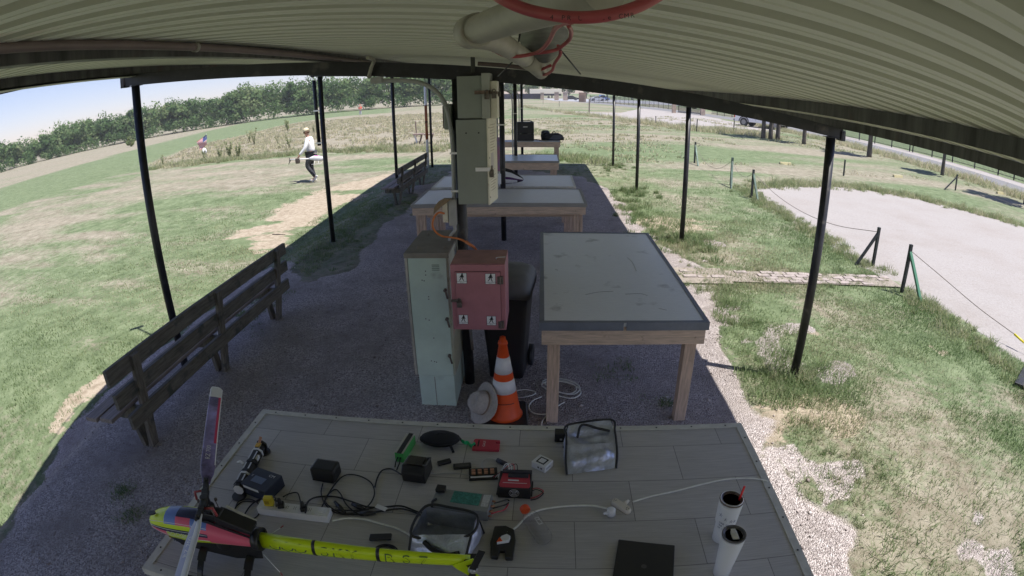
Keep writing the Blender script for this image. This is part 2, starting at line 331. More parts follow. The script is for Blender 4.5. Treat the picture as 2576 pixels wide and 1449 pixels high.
def ground_mat():
    m = bpy.data.materials.new('ground'); m.use_nodes = True; t = m.node_tree; N = t.nodes; Lk = t.links; b = N['Principled BSDF']
    b.inputs['Roughness'].default_value = 0.95; b.inputs['Specular IOR Level'].default_value = 0.15
    at_ = N.new('ShaderNodeAttribute'); at_.attribute_name = 'mask'; sp = N.new('ShaderNodeSeparateColor'); Lk.new(at_.outputs['Color'], sp.inputs[0])
    geo = N.new('ShaderNodeNewGeometry')
    def noise(s, d=6, r=.65, st=None):
        n = N.new('ShaderNodeTexNoise'); n.inputs['Scale'].default_value = s; n.inputs['Detail'].default_value = d; n.inputs['Roughness'].default_value = r
        if st:
            mp = N.new('ShaderNodeMapping'); mp.inputs['Scale'].default_value = st; Lk.new(geo.outputs['Position'], mp.inputs[0]); Lk.new(mp.outputs[0], n.inputs[0])
        else: Lk.new(geo.outputs['Position'], n.inputs[0])
        return n.outputs[0]
    def ramp(i, stops):
        r = N.new('ShaderNodeValToRGB'); Lk.new(i, r.inputs[0]); e = r.color_ramp.elements
        while len(e) < len(stops): e.new(0.5)
        for k, (p, c) in enumerate(stops): e[k].position = p; e[k].color = (*c, 1)
        return r.outputs[0]
    def mix(f, a, c):
        x = N.new('ShaderNodeMix'); x.data_type = 'RGBA'; Lk.new(f, x.inputs[0]); Lk.new(a, x.inputs[6]); Lk.new(c, x.inputs[7]); return x.outputs[2]
    def math_(op, a, c=None, v=None):
        x = N.new('ShaderNodeMath'); x.operation = op; Lk.new(a, x.inputs[0])
        if c is not None: Lk.new(c, x.inputs[1])
        if v is not None: x.inputs[1].default_value = v
        return x.outputs[0]
    def sharpen(mask, nz, amt=0.55, lo=.42, hi=.58):
        a = math_('SUBTRACT', nz, v=.5); a = math_('MULTIPLY', a, v=amt*2); a = math_('ADD', mask, a)
        x = N.new('ShaderNodeMapRange'); Lk.new(a, x.inputs[0]); x.inputs[1].default_value = lo; x.inputs[2].default_value = hi; return x.outputs[0]
    nf = noise(2.6, 11, .82); nm = noise(9, 6, .7); nb = noise(0.6, 5, .6)
    nst = noise(3.0, 6, .7, (0.35, 1.0, 1.0))
    grass_g = ramp(nf, [(.32, (.062, .088, .042)), (.5, (.138, .178, .095)), (.66, (.22, .26, .155))])
    straw = ramp(nf, [(.32, (.145, .122, .085)), (.5, (.25, .228, .175)), (.66, (.36, .33, .265))])
    gsel = sharpen(sp.outputs[0], nm, .75, .30, .72)
    gs = mix(gsel, straw, grass_g)
    soil = ramp(nm, [(.3, (.22, .18, .13)), (.55, (.37, .315, .245)), (.75, (.44, .385, .315))])
    col = mix(sharpen(sp.outputs[1], noise(5.5, 7, .75, (.45, 1, 1)), .95, .45, .60), gs, soil)
    vor = N.new('ShaderNodeTexVoronoi'); vor.inputs['Scale'].default_value = 88; Lk.new(geo.outputs['Position'], vor.inputs[0])
    sc = N.new('ShaderNodeSeparateColor'); Lk.new(vor.outputs['Color'], sc.inputs[0])
    grav = ramp(sc.outputs[0], [(0, (.29, .25, .24)), (.3, (.41, .36, .345)), (.6, (.54, .48, .46)), (1, (.74, .68, .66))])
    dirtg = ramp(nm, [(.35, (.31, .265, .245)), (.65, (.45, .40, .375))])
    grav = mix(ramp(noise(1.3, 6, .7), [(.44, (0, 0, 0)), (.62, (.9, .9, .9))]), grav, dirtg)
    col = mix(sharpen(sp.outputs[2], nm, .35), col, grav)
    lotc = ramp(noise(24, 6, .75), [(.28, (.265, .245, .238)), (.5, (.335, .315, .305)), (.75, (.40, .38, .37))])
    lotc = mix(ramp(nb, [(.45, (0, 0, 0)), (.7, (.35, .35, .35))]), lotc, ramp(nst, [(.3, (.215, .18, .155)), (.7, (.31, .27, .245))]))
    lotc = mix(ramp(noise(7.0, 10, .8), [(.56, (0, 0, 0)), (.68, (.7, .7, .7))]), lotc, ramp(nm, [(.3, (.20, .17, .15)), (.7, (.27, .24, .20))]))
    al = sharpen(at_.outputs['Alpha'], nm, .55); col = mix(al, col, lotc)
    Lk.new(col, b.inputs['Base Color'])
    nff = noise(38, 5, .7); hgt = math_('MULTIPLY', nff, v=0.5); h2 = math_('MULTIPLY', vor.outputs['Distance'], v=-1.6); h2 = math_('MULTIPLY', h2, sp.outputs[2]); hgt = math_('ADD', hgt, h2)
    bp = N.new('ShaderNodeBump'); bp.inputs['Strength'].default_value = 0.75; bp.inputs['Distance'].default_value = 0.03; Lk.new(hgt, bp.inputs['Height']); Lk.new(bp.outputs[0], b.inputs['Normal'])
    return m
cols = np.stack([np.clip(green, 0, 1), np.clip(bare, 0, 1), np.clip(gp, 0, 1), np.clip(lot, 0, 1)], -1).reshape(-1, 4)
g = np_mesh('ground', np.stack([X, Y, Z], -1).reshape(-1, 3), faces, ground_mat(), cols)
tag(g, None, None, kind='structure'); g.data.polygons.foreach_set('use_smooth', np.ones(len(g.data.polygons), bool))
m_asph = M_('asphalt', (0.17, 0.17, 0.175), 0.9, var=0.12, vs=3, bump=.2, bs=90, detail=8)
mb = MB(); rp = [(23.9, -20), (24.3, 20), (24.4, 45), (23.2, 62), (19.6, 82), (14, 112), (8.0, 150), (0, 210), (-60, 300), (-70, 318), (12, 205), (14.5, 152), (20, 114), (24.5, 86), (27.6, 66), (27.9, 45), (27.8, 20), (27.6, -20)]
for i in range(9):
    a, b2, c, d = rp[i], rp[i+1], rp[16-i] if i < 9 else None, rp[17-i]
    if i < 8: mb.add([(a[0], a[1], .012), (b2[0], b2[1], .012), (rp[16-i][0], rp[16-i][1], .012), (d[0], d[1], .012)], [(0, 3, 2, 1)])
o = mb.build('road', m_asph); tag(o, None, None, kind='structure')
# ================================================================ SHELTER
ALB = 1.55
XL, XR, XC = -3.618, 2.371, -0.6155; Y1, SPC = 4.063, 4.554; ROWS = [Y1+SPC*i for i in range(4)]
SL = (2.201-2.821)/(XR-XL)
def zb(x): return 2.821+(x-XL)*SL+max(0, .022*(1-((x+.62)/3.0)**2))
ZS = 0.0112                                      # the whole roof climbs slightly away from the camera
def climb(q):
    q.v = [(v[0], v[1], v[2]+ZS*(v[1]-Y1)) for v in q.v]; return q                # underside of the beams
BD, PD = 0.105, 0.068
def bdep(x): return BD-.022*max(0.0, (x-1.3)/1.17)                            # beam and purlin depth
def zr(x): return zb(x)+bdep(x)+PD                    # underside of the roof sheet
sh = thing('open_shelter', 'long open sided metal shelter with corrugated roof on black pipe posts', 'shelter')
mb = MB(); x0, x1 = -3.66, 2.49; ya, yb = -9.2, 17.85; P = 0.155
prof = []; y = ya
while y < yb:
    prof += [(y, 0), (y+.036, 0), (y+.039, .008), (y+.047, .008), (y+.050, 0), (y+.086, 0), (y+.094, .045), (y+.147, .045)]; y += P
n = len(prof); xs = [x0, -3, -2.3, -1.6, -.9, -.2, .5, 1.2, 1.8, x1]; vs = [(x, p[0], zr(x)+p[1]) for x in xs for p in prof]
fs = [(i*n+k, i*n+k+1, (i+1)*n+k+1, (i+1)*n+k) for i in range(len(xs)-1) for k in range(n-1)]
mb.add(vs, fs); mb.m = [1 if (j % (n-1)) % 8 in (5, 6, 7, 2) else 0 for j in range(len(fs))]; mb.add([(v[0], v[1], v[2]+.0012) for v in vs], [tuple(reversed(f)) for f in fs])
climb(mb).build('roof_sheet', [m_roof, M_('shade toned rib channel', (0.375, 0.37, 0.305), 0.7, var=0.12, vs=2, stretch=(.3, 2, 1))], sh)  # second, darker sheet tone paints shade into the rib channels
for yy in ROWS+[Y1-SPC, Y1-2*SPC]:
    mb = MB(); xa, xb = -3.76, 2.475
    bx = [xa+(xb-xa)*k/10 for k in range(11)]; vs = []
    for x in bx: vs += [(x, yy-.03, zb(x)), (x, yy+.03, zb(x)), (x, yy+.03, zb(x)+bdep(x)), (x, yy-.03, zb(x)+bdep(x))]
    mb.add(vs, [(4*k+j, 4*k+4+j, 4*k+4+(j+1) % 4, 4*k+(j+1) % 4) for k in range(10) for j in range(4)]+[(0, 1, 2, 3), (40, 41, 42, 43)])
    for x in (-1.25, .45, 2.2): mb.bb(x-.003, x+.003, yy-.034, yy-.03, zb(x)+.001, zb(x)+bdep(x)-.002)
    bmo = climb(mb).build('beam', m_black, sh)
    for x in (-3.755, 2.47):
        q = MB(); q.bb(x-.02, x+.02, yy-.045, yy+.045, zb(x)-.012, zb(x)+bdep(x)-.012)
        for zz in (.015, .055): q.cyl((x-.005, yy-.05, zb(x)+zz), (x-.005, yy-.044, zb(x)+zz), .006, n=6)
        climb(q).build('end_plate', m_black, bmo)
def purlin(x, lip=0.045, h=PD, side=1):
    mb = MB(); z0 = zb(x)+bdep(x)
    mb.bb(x-.002, x+.002, ya+.05, yb-.05, z0, z0+h); mb.bb(min(x, x+side*lip), max(x, x+side*lip), ya+.05, yb-.05, z0, z0+.003); mb.bb(min(x, x+side*lip), max(x, x+side*lip), ya+.05, yb-.05, z0+h-.003, z0+h)
    mb.bb(x+side*lip-.0015, x+side*lip+.0015, ya+.05, yb-.05, z0, z0+.014); mb.bb(x+side*lip-.0015, x+side*lip+.0015, ya+.05, yb-.05, z0+h-.014, z0+h)
    return climb(mb).build('purlin', m_steel, sh)
for x in (-1.58, 1.52): purlin(x, side=-1 if x < 0 else 1)
purlin(2.44, side=1); purlin(-3.58, side=-1)
mb = MB(); z0 = zb(-3.76)+BD; mb.bb(-3.665, -3.635, ya, yb, z0-.032, z0+PD+.01); climb(mb).build('fascia', m_black, sh)
mb = MB(); mb.bb(-3.66, -3.575, ya, yb, z0-.036, z0-.0325); climb(mb).build('fascia_lip', m_rooflip, sh)
for yy in ROWS+[Y1-SPC, Y1-2*SPC]:
    for x, r in ((XL, .041), (XC, .043), (XR, .041)):
        if yy < 1 and x == XC: continue
        mb = MB(); mb.cyl((x, yy, -.05), (x, yy, zb(x)+.002+ZS*(yy-Y1)), r, n=20); po = mb.build('post', m_black, sh)
        if x == XL or x == XR:
            q = MB(); q.bb(x-.05, x+.05, yy-.05, yy+.05, zb(x)-.006, zb(x)-.0005); climb(q).build('cap_plate', m_black, po)
# ================================================================ TABLES AND BENCHES
ALB = 1.55
HT = 0.8744
def tp(px, py, dz=0.0): return at(px, py, HT+dz)
def tile_mat():
    m = M_('wood look floor tile', (0.36, 0.345, 0.335), 0.42, var=0.13, vs=9, col2=None, stretch=(.9, 26, 10)); t = m.node_tree; b = t.nodes['Principled BSDF']
    src = b.inputs['Base Color'].links[0].from_socket
    tc = t.nodes.new('ShaderNodeTexCoord'); mp = t.nodes.new('ShaderNodeMapping'); mp.inputs['Location'].default_value = (0.10, 0.244*4+0.055, 0); t.links.new(tc.outputs['Object'], mp.inputs[0])
    br = t.nodes.new('ShaderNodeTexBrick'); br.offset = 0.5; br.inputs['Scale'].default_value = 1; br.inputs['Brick Width'].default_value = 0.482; br.inputs['Row Height'].default_value = 0.244
    br.inputs['Mortar Size'].default_value = 0.0016; br.inputs['Mortar Smooth'].default_value = 0; br.inputs['Color1'].default_value = (.86, .86, .86, 1); br.inputs['Color2'].default_value = (1, 1, 1, 1); br.inputs['Mortar'].default_value = (.38, .38, .38, 1)
    t.links.new(mp.outputs[0], br.inputs[0]); mx = t.nodes.new('ShaderNodeMix'); mx.data_type = 'RGBA'; mx.blend_type = 'MULTIPLY'; mx.inputs[0].default_value = 1
    t.links.new(src, mx.inputs[6]); t.links.new(br.outputs[0], mx.inputs[7]); t.links.new(mx.outputs[2], b.inputs['Base Color'])
    return m
m_tile = tile_mat()
m_trim = M_('aluminium trim', (0.42, 0.41, 0.37), 0.5, 0.1, var=0.1, vs=20)
m_woodx = M_('lumber', (0.40, 0.30, 0.225), 0.75, var=0.22, vs=5, stretch=WX, dirt=((.20, .13, .10), 11, .66), bump=.15, bs=14)
m_woody = M_('lumber side', (0.38, 0.285, 0.215), 0.75, var=0.22, vs=5, stretch=WY, dirt=((.20, .13, .10), 11, .66), bump=.15, bs=14)
m_woodz = M_('lumber leg', (0.36, 0.265, 0.20), 0.75, var=0.26, vs=5, stretch=WZ, dirt=((.18, .12, .09), 8, .64), bump=.15, bs=14)
m_formica = M_('grey laminate top', (0.50, 0.53, 0.57), 0.24, var=0.05, vs=14, stretch=(1, 9, 1), dirt=((.30, .31, .31), 5, .62))
m_flash = M_('grey metal flashing', (0.115, 0.125, 0.145), 0.5, 0.1, var=0.12, vs=7)
m_topgrey = M_('grey plank top', (0.46, 0.46, 0.46), 0.34, var=0.13, vs=8, stretch=(1, 22, 1))
m_topblue = M_('pale top', (0.42, 0.46, 0.52), 0.30, var=0.06, vs=8)
def screws(mb, pts):
    for p in pts: mb.cyl((p[0], p[1], p[2]), (p[0], p[1], p[2]+.0016), .0048, n=8, mi=1)
def table(label, x0, x1, y0, y1, top_mat, edge_mat, ap=0.14, et=0.03, trim=0.035, legs='single', apron2=False, rz=0.0, screwed=True, drop=None, gap=False, group='work tables under the shelter', ztop=HT):
    W_, D_ = x1-x0, y1-y0; t = thing('work_table', label, 'table', ((x0+x1)/2, (y0+y1)/2, 0), rz, group); hx, hy = W_/2, D_/2; z = ztop; de = drop or et
    mb = MB(); mb.bb(-hx+.004, hx-.004, -hy+.004, hy-.004, z-et, z); mb.build('tabletop', top_mat, t)
    for nm, a in (('edge_trim', (-hx-.003, hx+.003, hy-trim, hy+.003)), ('edge_trim', (-hx-.003, hx+.003, -hy-.003, -hy+trim)), ('edge_trim', (-hx-.003, -hx+trim, -hy+trim, hy-trim)), ('edge_trim', (hx-trim, hx+.003, -hy+trim, hy-trim))):
        q = MB(); q.bb(a[0], a[1], a[2], a[3], z+.0005, z+.0045)
        vertical = a[3]-a[2] > a[1]-a[0]
        if vertical:
            s = -1 if a[0] < 0 else 1; q.bb(s*(hx+.003), s*(hx+.006), a[2]-trim, a[3]+trim, z-de, z+.0045)
        else:
            s = -1 if a[2] < 0 else 1
            if gap and s < 0:
                q.bb(-hx-.006, -.02+.0, s*(hy+.006), s*(hy+.003), z-de, z+.0045); q.bb(.0, hx+.006, s*(hy+.006), s*(hy+.003), z-de, z+.0045)
            else: q.bb(-hx-.006, hx+.006, s*(hy+.003), s*(hy+.006), z-de, z+.0045)
        if screwed:
            n = max(3, int((a[1]-a[0] if not vertical else a[3]-a[2])/.17))
            screws(q, [((a[0]+(a[1]-a[0])*(i+.5)/n, (a[2]+a[3])/2, z+.0046) if not vertical else ((a[0]+a[1])/2, a[2]+(a[3]-a[2])*(i+.5)/n, z+.0046)) for i in range(n)])
        e = q.build('edge_trim', [edge_mat, m_ink], t, bevel=.001)
    zt = z-max(et, 0)-.002; ins = .012; zt2 = z-de-.001
    for s in (-1, 1):
        q = MB(); q.bb(-hx+ins, hx-ins, s*(hy-ins), s*(hy-ins-.038), zt-ap, zt)
        if s < 0 or True:
            for x in (-hx+.08, hx-.08): q.cyl((x, s*(hy-ins), zt-ap+.05), (x, s*(hy-ins+.005), zt-ap+.05), .010, n=10)
        q.build('apron_board', m_woodx, t, bevel=.002)
        q = MB(); q.bb(s*(hx-ins), s*(hx-ins-.038), -hy+ins+.039, hy-ins-.039, zt-ap, zt); q.build('apron_board', m_woody, t, bevel=.002)
    if apron2:
        for s in (-1, 1):
            q = MB(); q.bb(-hx+.16, hx-.16, s*(hy-.30), s*(hy-.338), zt-ap-.10, zt-ap-.01); q.build('lower_rail', m_woodx, t, bevel=.002)
    for sx in (-1, 1):
        for sy in (-1, 1):
            q = MB(); cx = sx*(hx-.10); cy = sy*(hy-.10)
            if legs == 'single': q.bb(cx-.045, cx+.045, cy-.045, cy+.045, -.02, zt-.001)
            else:
                q.bb(cx+sx*.012, cx+sx*.05, cy-.045, cy+.045, -.02, zt-.001); q.bb(cx-sx*.038, cx+sx*.008, cy-.040, cy+.050, -.02, zt-.001); q.bb(cx-sx*.082, cx-sx*.042, cy-.045, cy+.045, -.02, zt-ap-.004)
            q.build('leg', m_woodz, t, bevel=.002)
    return t
T1 = table('tiled grey table nearest the camera, covered with chargers and a model helicopter', -1.492, 1.010, .985, 2.170, m_tile, m_trim, rz=-0.0128, trim=.030, screwed=True)
T2 = table('bare pale grey table with dark metal edging and pinkish wooden legs beside the bin', -.007, 1.202, 3.403, 5.829, m_formica, m_flash, ap=.145, trim=.030, drop=.058, screwed=False, gap=True)
m_taupe = M_('taupe board edge', (.20, .19, .175), .6, var=.12, vs=6, stretch=WX)
T3 = table('grey topped wooden table directly behind the post with the electrical panels', -1.847, .634, 7.385, 8.560, m_topgrey, m_taupe, ap=.125, apron2=True, legs='double', trim=.035, drop=.045, screwed=False)
T4 = table('grey table with pale end strips carrying the purple and white canopy', -1.815, .563, 8.75, 9.985, m_topgrey, m_trim, ap=.09, legs='double', trim=.03, screwed=False)
T5 = table('bare pale blue table with a wide side board, fourth back from the green cabinet', -2.02, .405, 12.06, 13.37, m_topblue, m_taupe, ap=.17, legs='double', trim=.02, screwed=False, drop=.04)
T6 = table('farthest wooden table in full sun holding a black case and a black bag', -1.85, .60, 16.75, 17.55, m_trim, m_woodx, ap=.13, legs='double', trim=.02, screwed=False)
# scratches on the pale table
m_scr = M_('scratch', (.14, .14, .15), .7)
for a in ([(2195, 1105), (2245, 1095), (2300, 1092)], [(2352, 965), (2372, 985), (2386, 1016)], [(2345, 1103), (2400, 1101), (2428, 1108)], [(2470, 1156), (2500, 1163)], [(2080, 1010), (2092, 1013)]):
    P3 = [tp(x/1.4907, y/1.4907, .0012) for x, y in a]; mb = MB(); mb.tube(arc_pts(P3, 4), .0012, 4); mb.build('scratch', m_scr, T2, world=True)
m_bench = M_('weathered bench wood', (0.088, 0.082, 0.070), 0.85, var=0.40, vs=4, stretch=WY, dirt=((.04, .045, .04), 7, .55), bump=.3, bs=16)
m_benchz = M_('weathered bench upright', (0.098, 0.088, 0.072), 0.85, var=0.40, vs=4, stretch=WZ, dirt=((.04, .045, .04), 7, .55), bump=.3, bs=16)
m_benchseat = M_('worn seat board', (0.17, 0.145, 0.135), 0.8, var=0.3, vs=4, stretch=WY, bump=.3, bs=16)
def bench(label, group):
    t = thing('slat_bench', label, 'bench', (-3.05, 2.44, 0), 0, group); L = 3.14
    def bd(name, x0, x1, z0, z1, m, y0=0, y1=L): q = MB(); q.bb(x0, x1, y0, y1, z0, z1); return q.build(name, m, t, bevel=.004)
    bd('back_slat', .040, .078, .725, .855, m_bench); bd('back_slat', .020, .058, .515, .640, m_bench, .03, L+.02)
    bd('seat_board', -.345, -.215, .405, .440, m_benchseat, -.02); bd('seat_board', -.195, -.055, .405, .440, m_benchseat, .0)
    bd('rear_rail', .030, .068, .300, .425, m_bench, .10, L-.02)
    for y in (.32, 1.60, 2.88):
        q = MB(); q.beam((.020, y, .28), (.100, y, .845), .088, .040, up=(1, 0, 0)); q.build('back_upright', m_benchz, t, bevel=.003)
        q = MB(); q.bb(-.34, .06, y-.058, y-.020, .275, .402); q.build('seat_bearer', m_benchz, t, bevel=.003)
        q = MB(); q.beam((-.10, y+.005, -.03), (-.15, y+.005, .40), .090, .040, up=(1, 0, 0)); q.build('leg', m_benchz, t, bevel=.003)
        q = MB(); q.beam((-.035, y+.005, -.03), (.045, y+.005, .40), .090, .042, up=(1, 0, 0)); q.build('leg', m_benchz, t, bevel=.003)
    return t
bA = bench('long weathered bench closest to the camera, left of the gravel floor', 'weathered slat benches')
bB = copy_tree(bA); bB.location = (-3.16, 11.38, 0); bB['label'] = 'far weathered bench in front of the white and orange pipe'
# ================================================================ ELECTRICAL GEAR ON THE MIDDLE POST
m_panel = M_('grey enamel panel', (0.185, 0.20, 0.178), 0.5, var=0.08, vs=3, dirt=((.15, .15, .13), 6, .64))
m_panelside = M_('pale panel door', (0.50, 0.47, 0.39), 0.5, var=0.1, vs=6, dirt=((.30, .24, .18), 14, .66))
m_green = M_('mint green cabinet paint', (0.375, 0.46, 0.405), 0.55, var=0.08, vs=4, dirt=((.27, .33, .29), 6, .64))
m_cabtop = M_('dusty cabinet top', (0.165, 0.150, 0.125), 0.7, var=0.15, vs=6, dirt=((.22, .19, .15), 5, .6))
m_pink = M_('faded red box paint', (0.275, 0.115, 0.13), 0.5, var=0.10, vs=4, dirt=((.19, .08, .095), 7, .66))
m_pinktop = M_('rusty red box top', (0.25, 0.13, 0.11), 0.7, var=0.2, vs=6)
m_ph = M_('dark hardware', (0.10, 0.085, 0.075), 0.5, 0.6, var=0.4, vs=50)
def padlock(name, c, parent, world=True, s=1.0, face='y'):
    c = Vector(c); q = MB(); U = Vector((1, 0, 0)) if face == 'y' else Vector((0, 1, 0)); V = Vector((0, 1, 0)) if face == 'y' else Vector((1, 0, 0))
    Mx = Matrix((U, V, Vector((0, 0, 1)))).transposed()
    q.box(c, (.034*s, .02*s, .040*s), 0, Mx)
    q.tube([c+U*(-.012*s)+Vector((0, 0, .018*s)), c+U*(-.012*s)+Vector((0, 0, .036*s)), c+U*(-.006*s)+Vector((0, 0, .045*s)), c+U*(.006*s)+Vector((0, 0, .045*s)), c+U*(.012*s)+Vector((0, 0, .036*s)), c+U*(.012*s)+Vector((0, 0, .018*s))], .004*s, 6)
    return q.build(name, m_ph, parent, world=world, bevel=.002)
# big lower panel
DX = ay(1251, 400, 4.09).x+.372
def skew(q): q.v = [(v[0]+DX*(v[1]-3.838)/.254, v[1], v[2]) for v in q.v]; return q
t = thing('breaker_panel', 'tall grey metal panel hung on the middle post below the smaller box', 'electrical box', (-.49, 3.97, 1.60))
q = MB(); q.prism([(-.602, 3.845), (-.384, 3.845), (-.385+DX, 4.085), (-.602, 4.085)], 1.612, 2.232); q.build('housing', m_panel, t, world=True, bevel=.003)
q = MB(); q.bb(-.3835, -.372, 3.838, 4.092, 1.606, 2.238); dr_ = skew(q).build('door', m_panelside, t, world=True, bevel=.002)
q = MB()
for i in range(24):
    z = 2.185-i*.021
    if 9 < i < 16: continue
    q.bb(-.3718, -.3712, 3.885+(i % 3)*.004, 4.045-(i*7 % 5)*.014, z, z+.0035)
q.bb(-.3718, -.3712, 3.90, 3.975, 1.86, 1.98, 1)
skew(q).build('printed_notice', [M_('brown print', (.25, .20, .15), .7), M_('faded photo', (.40, .37, .36), .7)], dr_, world=True)
for z in (1.66, 1.95, 2.17): q = MB(); q.cyl((-.371, 3.862, z), (-.366, 3.862, z), .006, n=8); q.build('bolt', m_ph, dr_, world=True)
q = MB(); q.bb(-.47, -.372, 3.836, 3.844, 1.855, 1.885); q.bb(-.372, -.368, 3.836, 3.88, 1.855, 1.885); q.build('hasp', m_metal, t, world=True, bevel=.002)
padlock('padlock', (-.352, 3.86, 1.835), t, s=1.25, face='x')
for x in (-.53, -.44): q = MB(); q.cyl((x, 3.8445, 2.135), (x, 3.842, 2.135), .006, n=8); q.build('knockout_hole', m_ink, t, world=True)
# upper boxes
t = thing('meter_box', 'square grey box on the middle post right under the roof beam', 'electrical box', (-.49, 3.95, 2.24))
q = MB(); q.bb(-.585, -.412, 3.835, 4.03, 2.243, 2.545); q.build('housing', m_panel, t, world=True, bevel=.003)
q = MB(); q.bb(-.410, -.352, 3.815, 4.05, 2.238, 2.562); d2 = q.build('cover', M_('grey cover', (.25, .255, .23), .5, var=.1, vs=8), t, world=True, bevel=.002)
q = MB(); q.bb(-.4595, -.348, 3.808, 3.8145, 2.412, 2.438); q.build('hasp', m_rust, t, world=True)
padlock('padlock', (-.372, 3.80, 2.395), t, s=1.0)
t = thing('switch_box', 'narrow grey switch box squeezed against the right side of the square box', 'electrical box', (-.33, 3.95, 2.22))
q = MB(); q.bb(-.350, -.305, 3.84, 4.03, 2.236, 2.505); q.build('housing', m_panelside, t, world=True, bevel=.003)
padlock('padlock', (-.322, 3.80, 2.40), t, s=1.0); q = MB(); q.bb(-.346, -.30, 3.83, 3.839, 2.41, 2.43); q.build('hasp', m_rust, t, world=True)
padlock('padlock', (-.290, 3.86, 2.41), t, s=.9, face='x')
# junction box on left side of post
t = thing('junction_box', 'pale box mounted on the left side of the middle post with a rusty left edge', 'electrical box', (-.69, 4.02, 2.14))
q = MB(); q.bb(-.715, -.655, 3.98, 4.12, 2.155, 2.345); q.build('housing', m_panel, t, world=True, bevel=.012)
q = MB(); q.bb(-.722, -.7155, 3.99, 4.11, 2.165, 2.335); q.build('lid', m_rust, t, world=True, bevel=.003)
# conduit along the beam and down the post
t = thing('conduit_run', 'grey conduit bending off the beam and down the middle post', 'conduit', (-.7, 3.98, 1.6))
yb_ = Y1-.055
pts = [ay(960, 203, yb_), ay(1020, 203, yb_), ay(1062, 210, yb_), ay(1095, 228, yb_-.01), ay(1118, 258, yb_-.02), ay(1130, 300, yb_-.03), ay(1138, 360, yb_-.03), ay(1141, 430, yb_-.03), ay(1142, 500, yb_-.03)]
q = MB(); q.tube(arc_pts(pts, 8), .0165, 12); q.build('pipe', m_greypvc, t, world=True)
p1 = ay(1139, 385, yb_-.03); p2 = ay(1142, 480, yb_-.03)
for p in (p1, p2):
    q = MB(); q.bb(p.x-.02, p.x+.10, p.y-.02, p.y-.016, p.z-.008, p.z+.008); q.build('strap', m_metal, t, world=True)
p = ay(1125, 280, yb_-.025); q = MB(); q.cyl(ay(1118, 258, yb_-.02), ay(1121, 268, yb_-.022), .019, n=12); q.build('coupling', m_greypvc, t, world=True)
a = ay(945, 200, yb_-.02); q = MB(); q.bb(a.x-.035, a.x+.055, a.y-.03, a.y+.03, a.z-.03, a.z+.018); q.build('junction_box', m_greypvc, t, world=True, bevel=.006)
q = MB(); q.tube(arc_pts([ay(928, 192, yb_), ay(934, 170, yb_-.05), ay(940, 152, yb_-.12), ay(925, 145, yb_-.25)], 5), .014, 10); q.build('elbow', m_beigepvc, t, world=True)
# outlet box with rusty flap, orange cord
t = thing('outlet_box', 'small grey outlet box with a brown hinged cover above the green cabinet', 'outlet box', (-.70, 3.95, 1.5))
yo = 3.96
a, b = ay(1127, 502, yo), ay(1148, 568, yo); q = MB(); q.bb(a.x, b.x, yo, yo+.07, b.z, a.z); q.build('housing', m_greypvc, t, world=True, bevel=.004)
a, b = ay(1112, 508, yo), ay(1127, 560, yo); q = MB(); q.bb(a.x, b.x, yo+.0, yo+.05, b.z, a.z); q.build('socket_plate', m_panelside, t, world=True, bevel=.003)
q = MB(); P2 = [ay(x, y, yo-.03) for x, y in ((1090, 540), (1092, 522), (1102, 508), (1116, 500), (1136, 500), (1124, 510), (1108, 522))]
q.add([v for v in P2]+[v+Vector((0, .035, 0)) for v in P2], [tuple(range(7))[::-1], tuple(range(7, 14))]+[(i, (i+1) % 7, 7+(i+1) % 7, 7+i) for i in range(7)]); q.build('cover', M_('sun browned plastic', (.17, .12, .07), .5, var=.2, vs=20), t, world=True)
q = MB(); q.tube(arc_pts([ay(1142, 566, yo+.02), ay(1144, 580, yo+.02), ay(1134, 592, yo+.02), ay(1130, 606, yo+.02), ay(1131, 622, yo+.02)], 6), .0115, 10); q.build('drop_pipe', m_greypvc, t, world=True)
t = thing('orange_cord', 'thick orange power cord looping from the outlet box down to the red box', 'cord', (-.7, 3.9, 1.3))
q = MB(); q.tube(arc_pts([ay(1118, 537, 3.93), ay(1104, 535, 3.91), ay(1093, 545, 3.90), ay(1088, 565, 3.90), ay(1095, 582, 3.90), ay(1112, 594, 3.88), ay(1140, 598, 3.85), ay(1165, 605, 3.82), ay(1195, 625, 3.78), ay(1199, 632, 3.76)], 8), .0075, 10)
q.build('jacket', M_('orange rubber', (.42, .13, .035), .55, var=.15, vs=20), t, world=True)
q = MB(); q.cyl(ay(1172, 608, 3.80), ay(1194, 623, 3.77), .012, .010, n=12); q.build('plug', M_('orange plug', (.45, .15, .05), .5), t, world=True)
# green cabinet
t = thing('green_cabinet', 'tall mint green metal cabinet standing on the gravel at the middle post', 'cabinet', (-.83, 3.97, 0))
x0, x1, y0, y1 = -.988, -.668, 3.66, 4.30
q = MB(); q.bb(x0+.022, x1-.012, y0+.01, y1-.02, -.02, .285); base = q.build('base', m_green, t, world=True, bevel=.003)
q = MB(); q.bb(x0+.148, x0+.152, y0+.0085, y0+.0099, .0, .27); q.build('seam', m_rust, base, world=True)
q = MB(); q.bb(x0, x1, y0+.02, y1, .287, 1.285); q.build('housing', M_('faded beige green side', (.33, .345, .285), .6, var=.12, vs=5, dirt=((.20, .19, .15), 5, .62)), t, world=True, bevel=.003)
q = MB(); q.bb(x0+.02, x1-.016, y0, y0+.019, .292, 1.262)
for x, z in ((-.84, 1.16), (-.84, 1.13), (-.87, 1.09), (-.855, 1.085), (-.83, .96), (-.83, .94), (-.865, .78), (-.84, .77), (-.815, .62), (-.85, .42), (-.825, .415), (-.81, .41)): q.cyl((x, y0-.0008, z), (x, y0-.0004, z), .0045, n=8, mi=1)
for i in range(4): q.bb(-.790, -.735, y0-.003, y0-.0005, 1.165+i*.013, 1.171+i*.013, 2)
dr_ = q.build('door', [m_green, m_ink, M_('louvre shade', (.16, .21, .18), .6)], t, world=True)
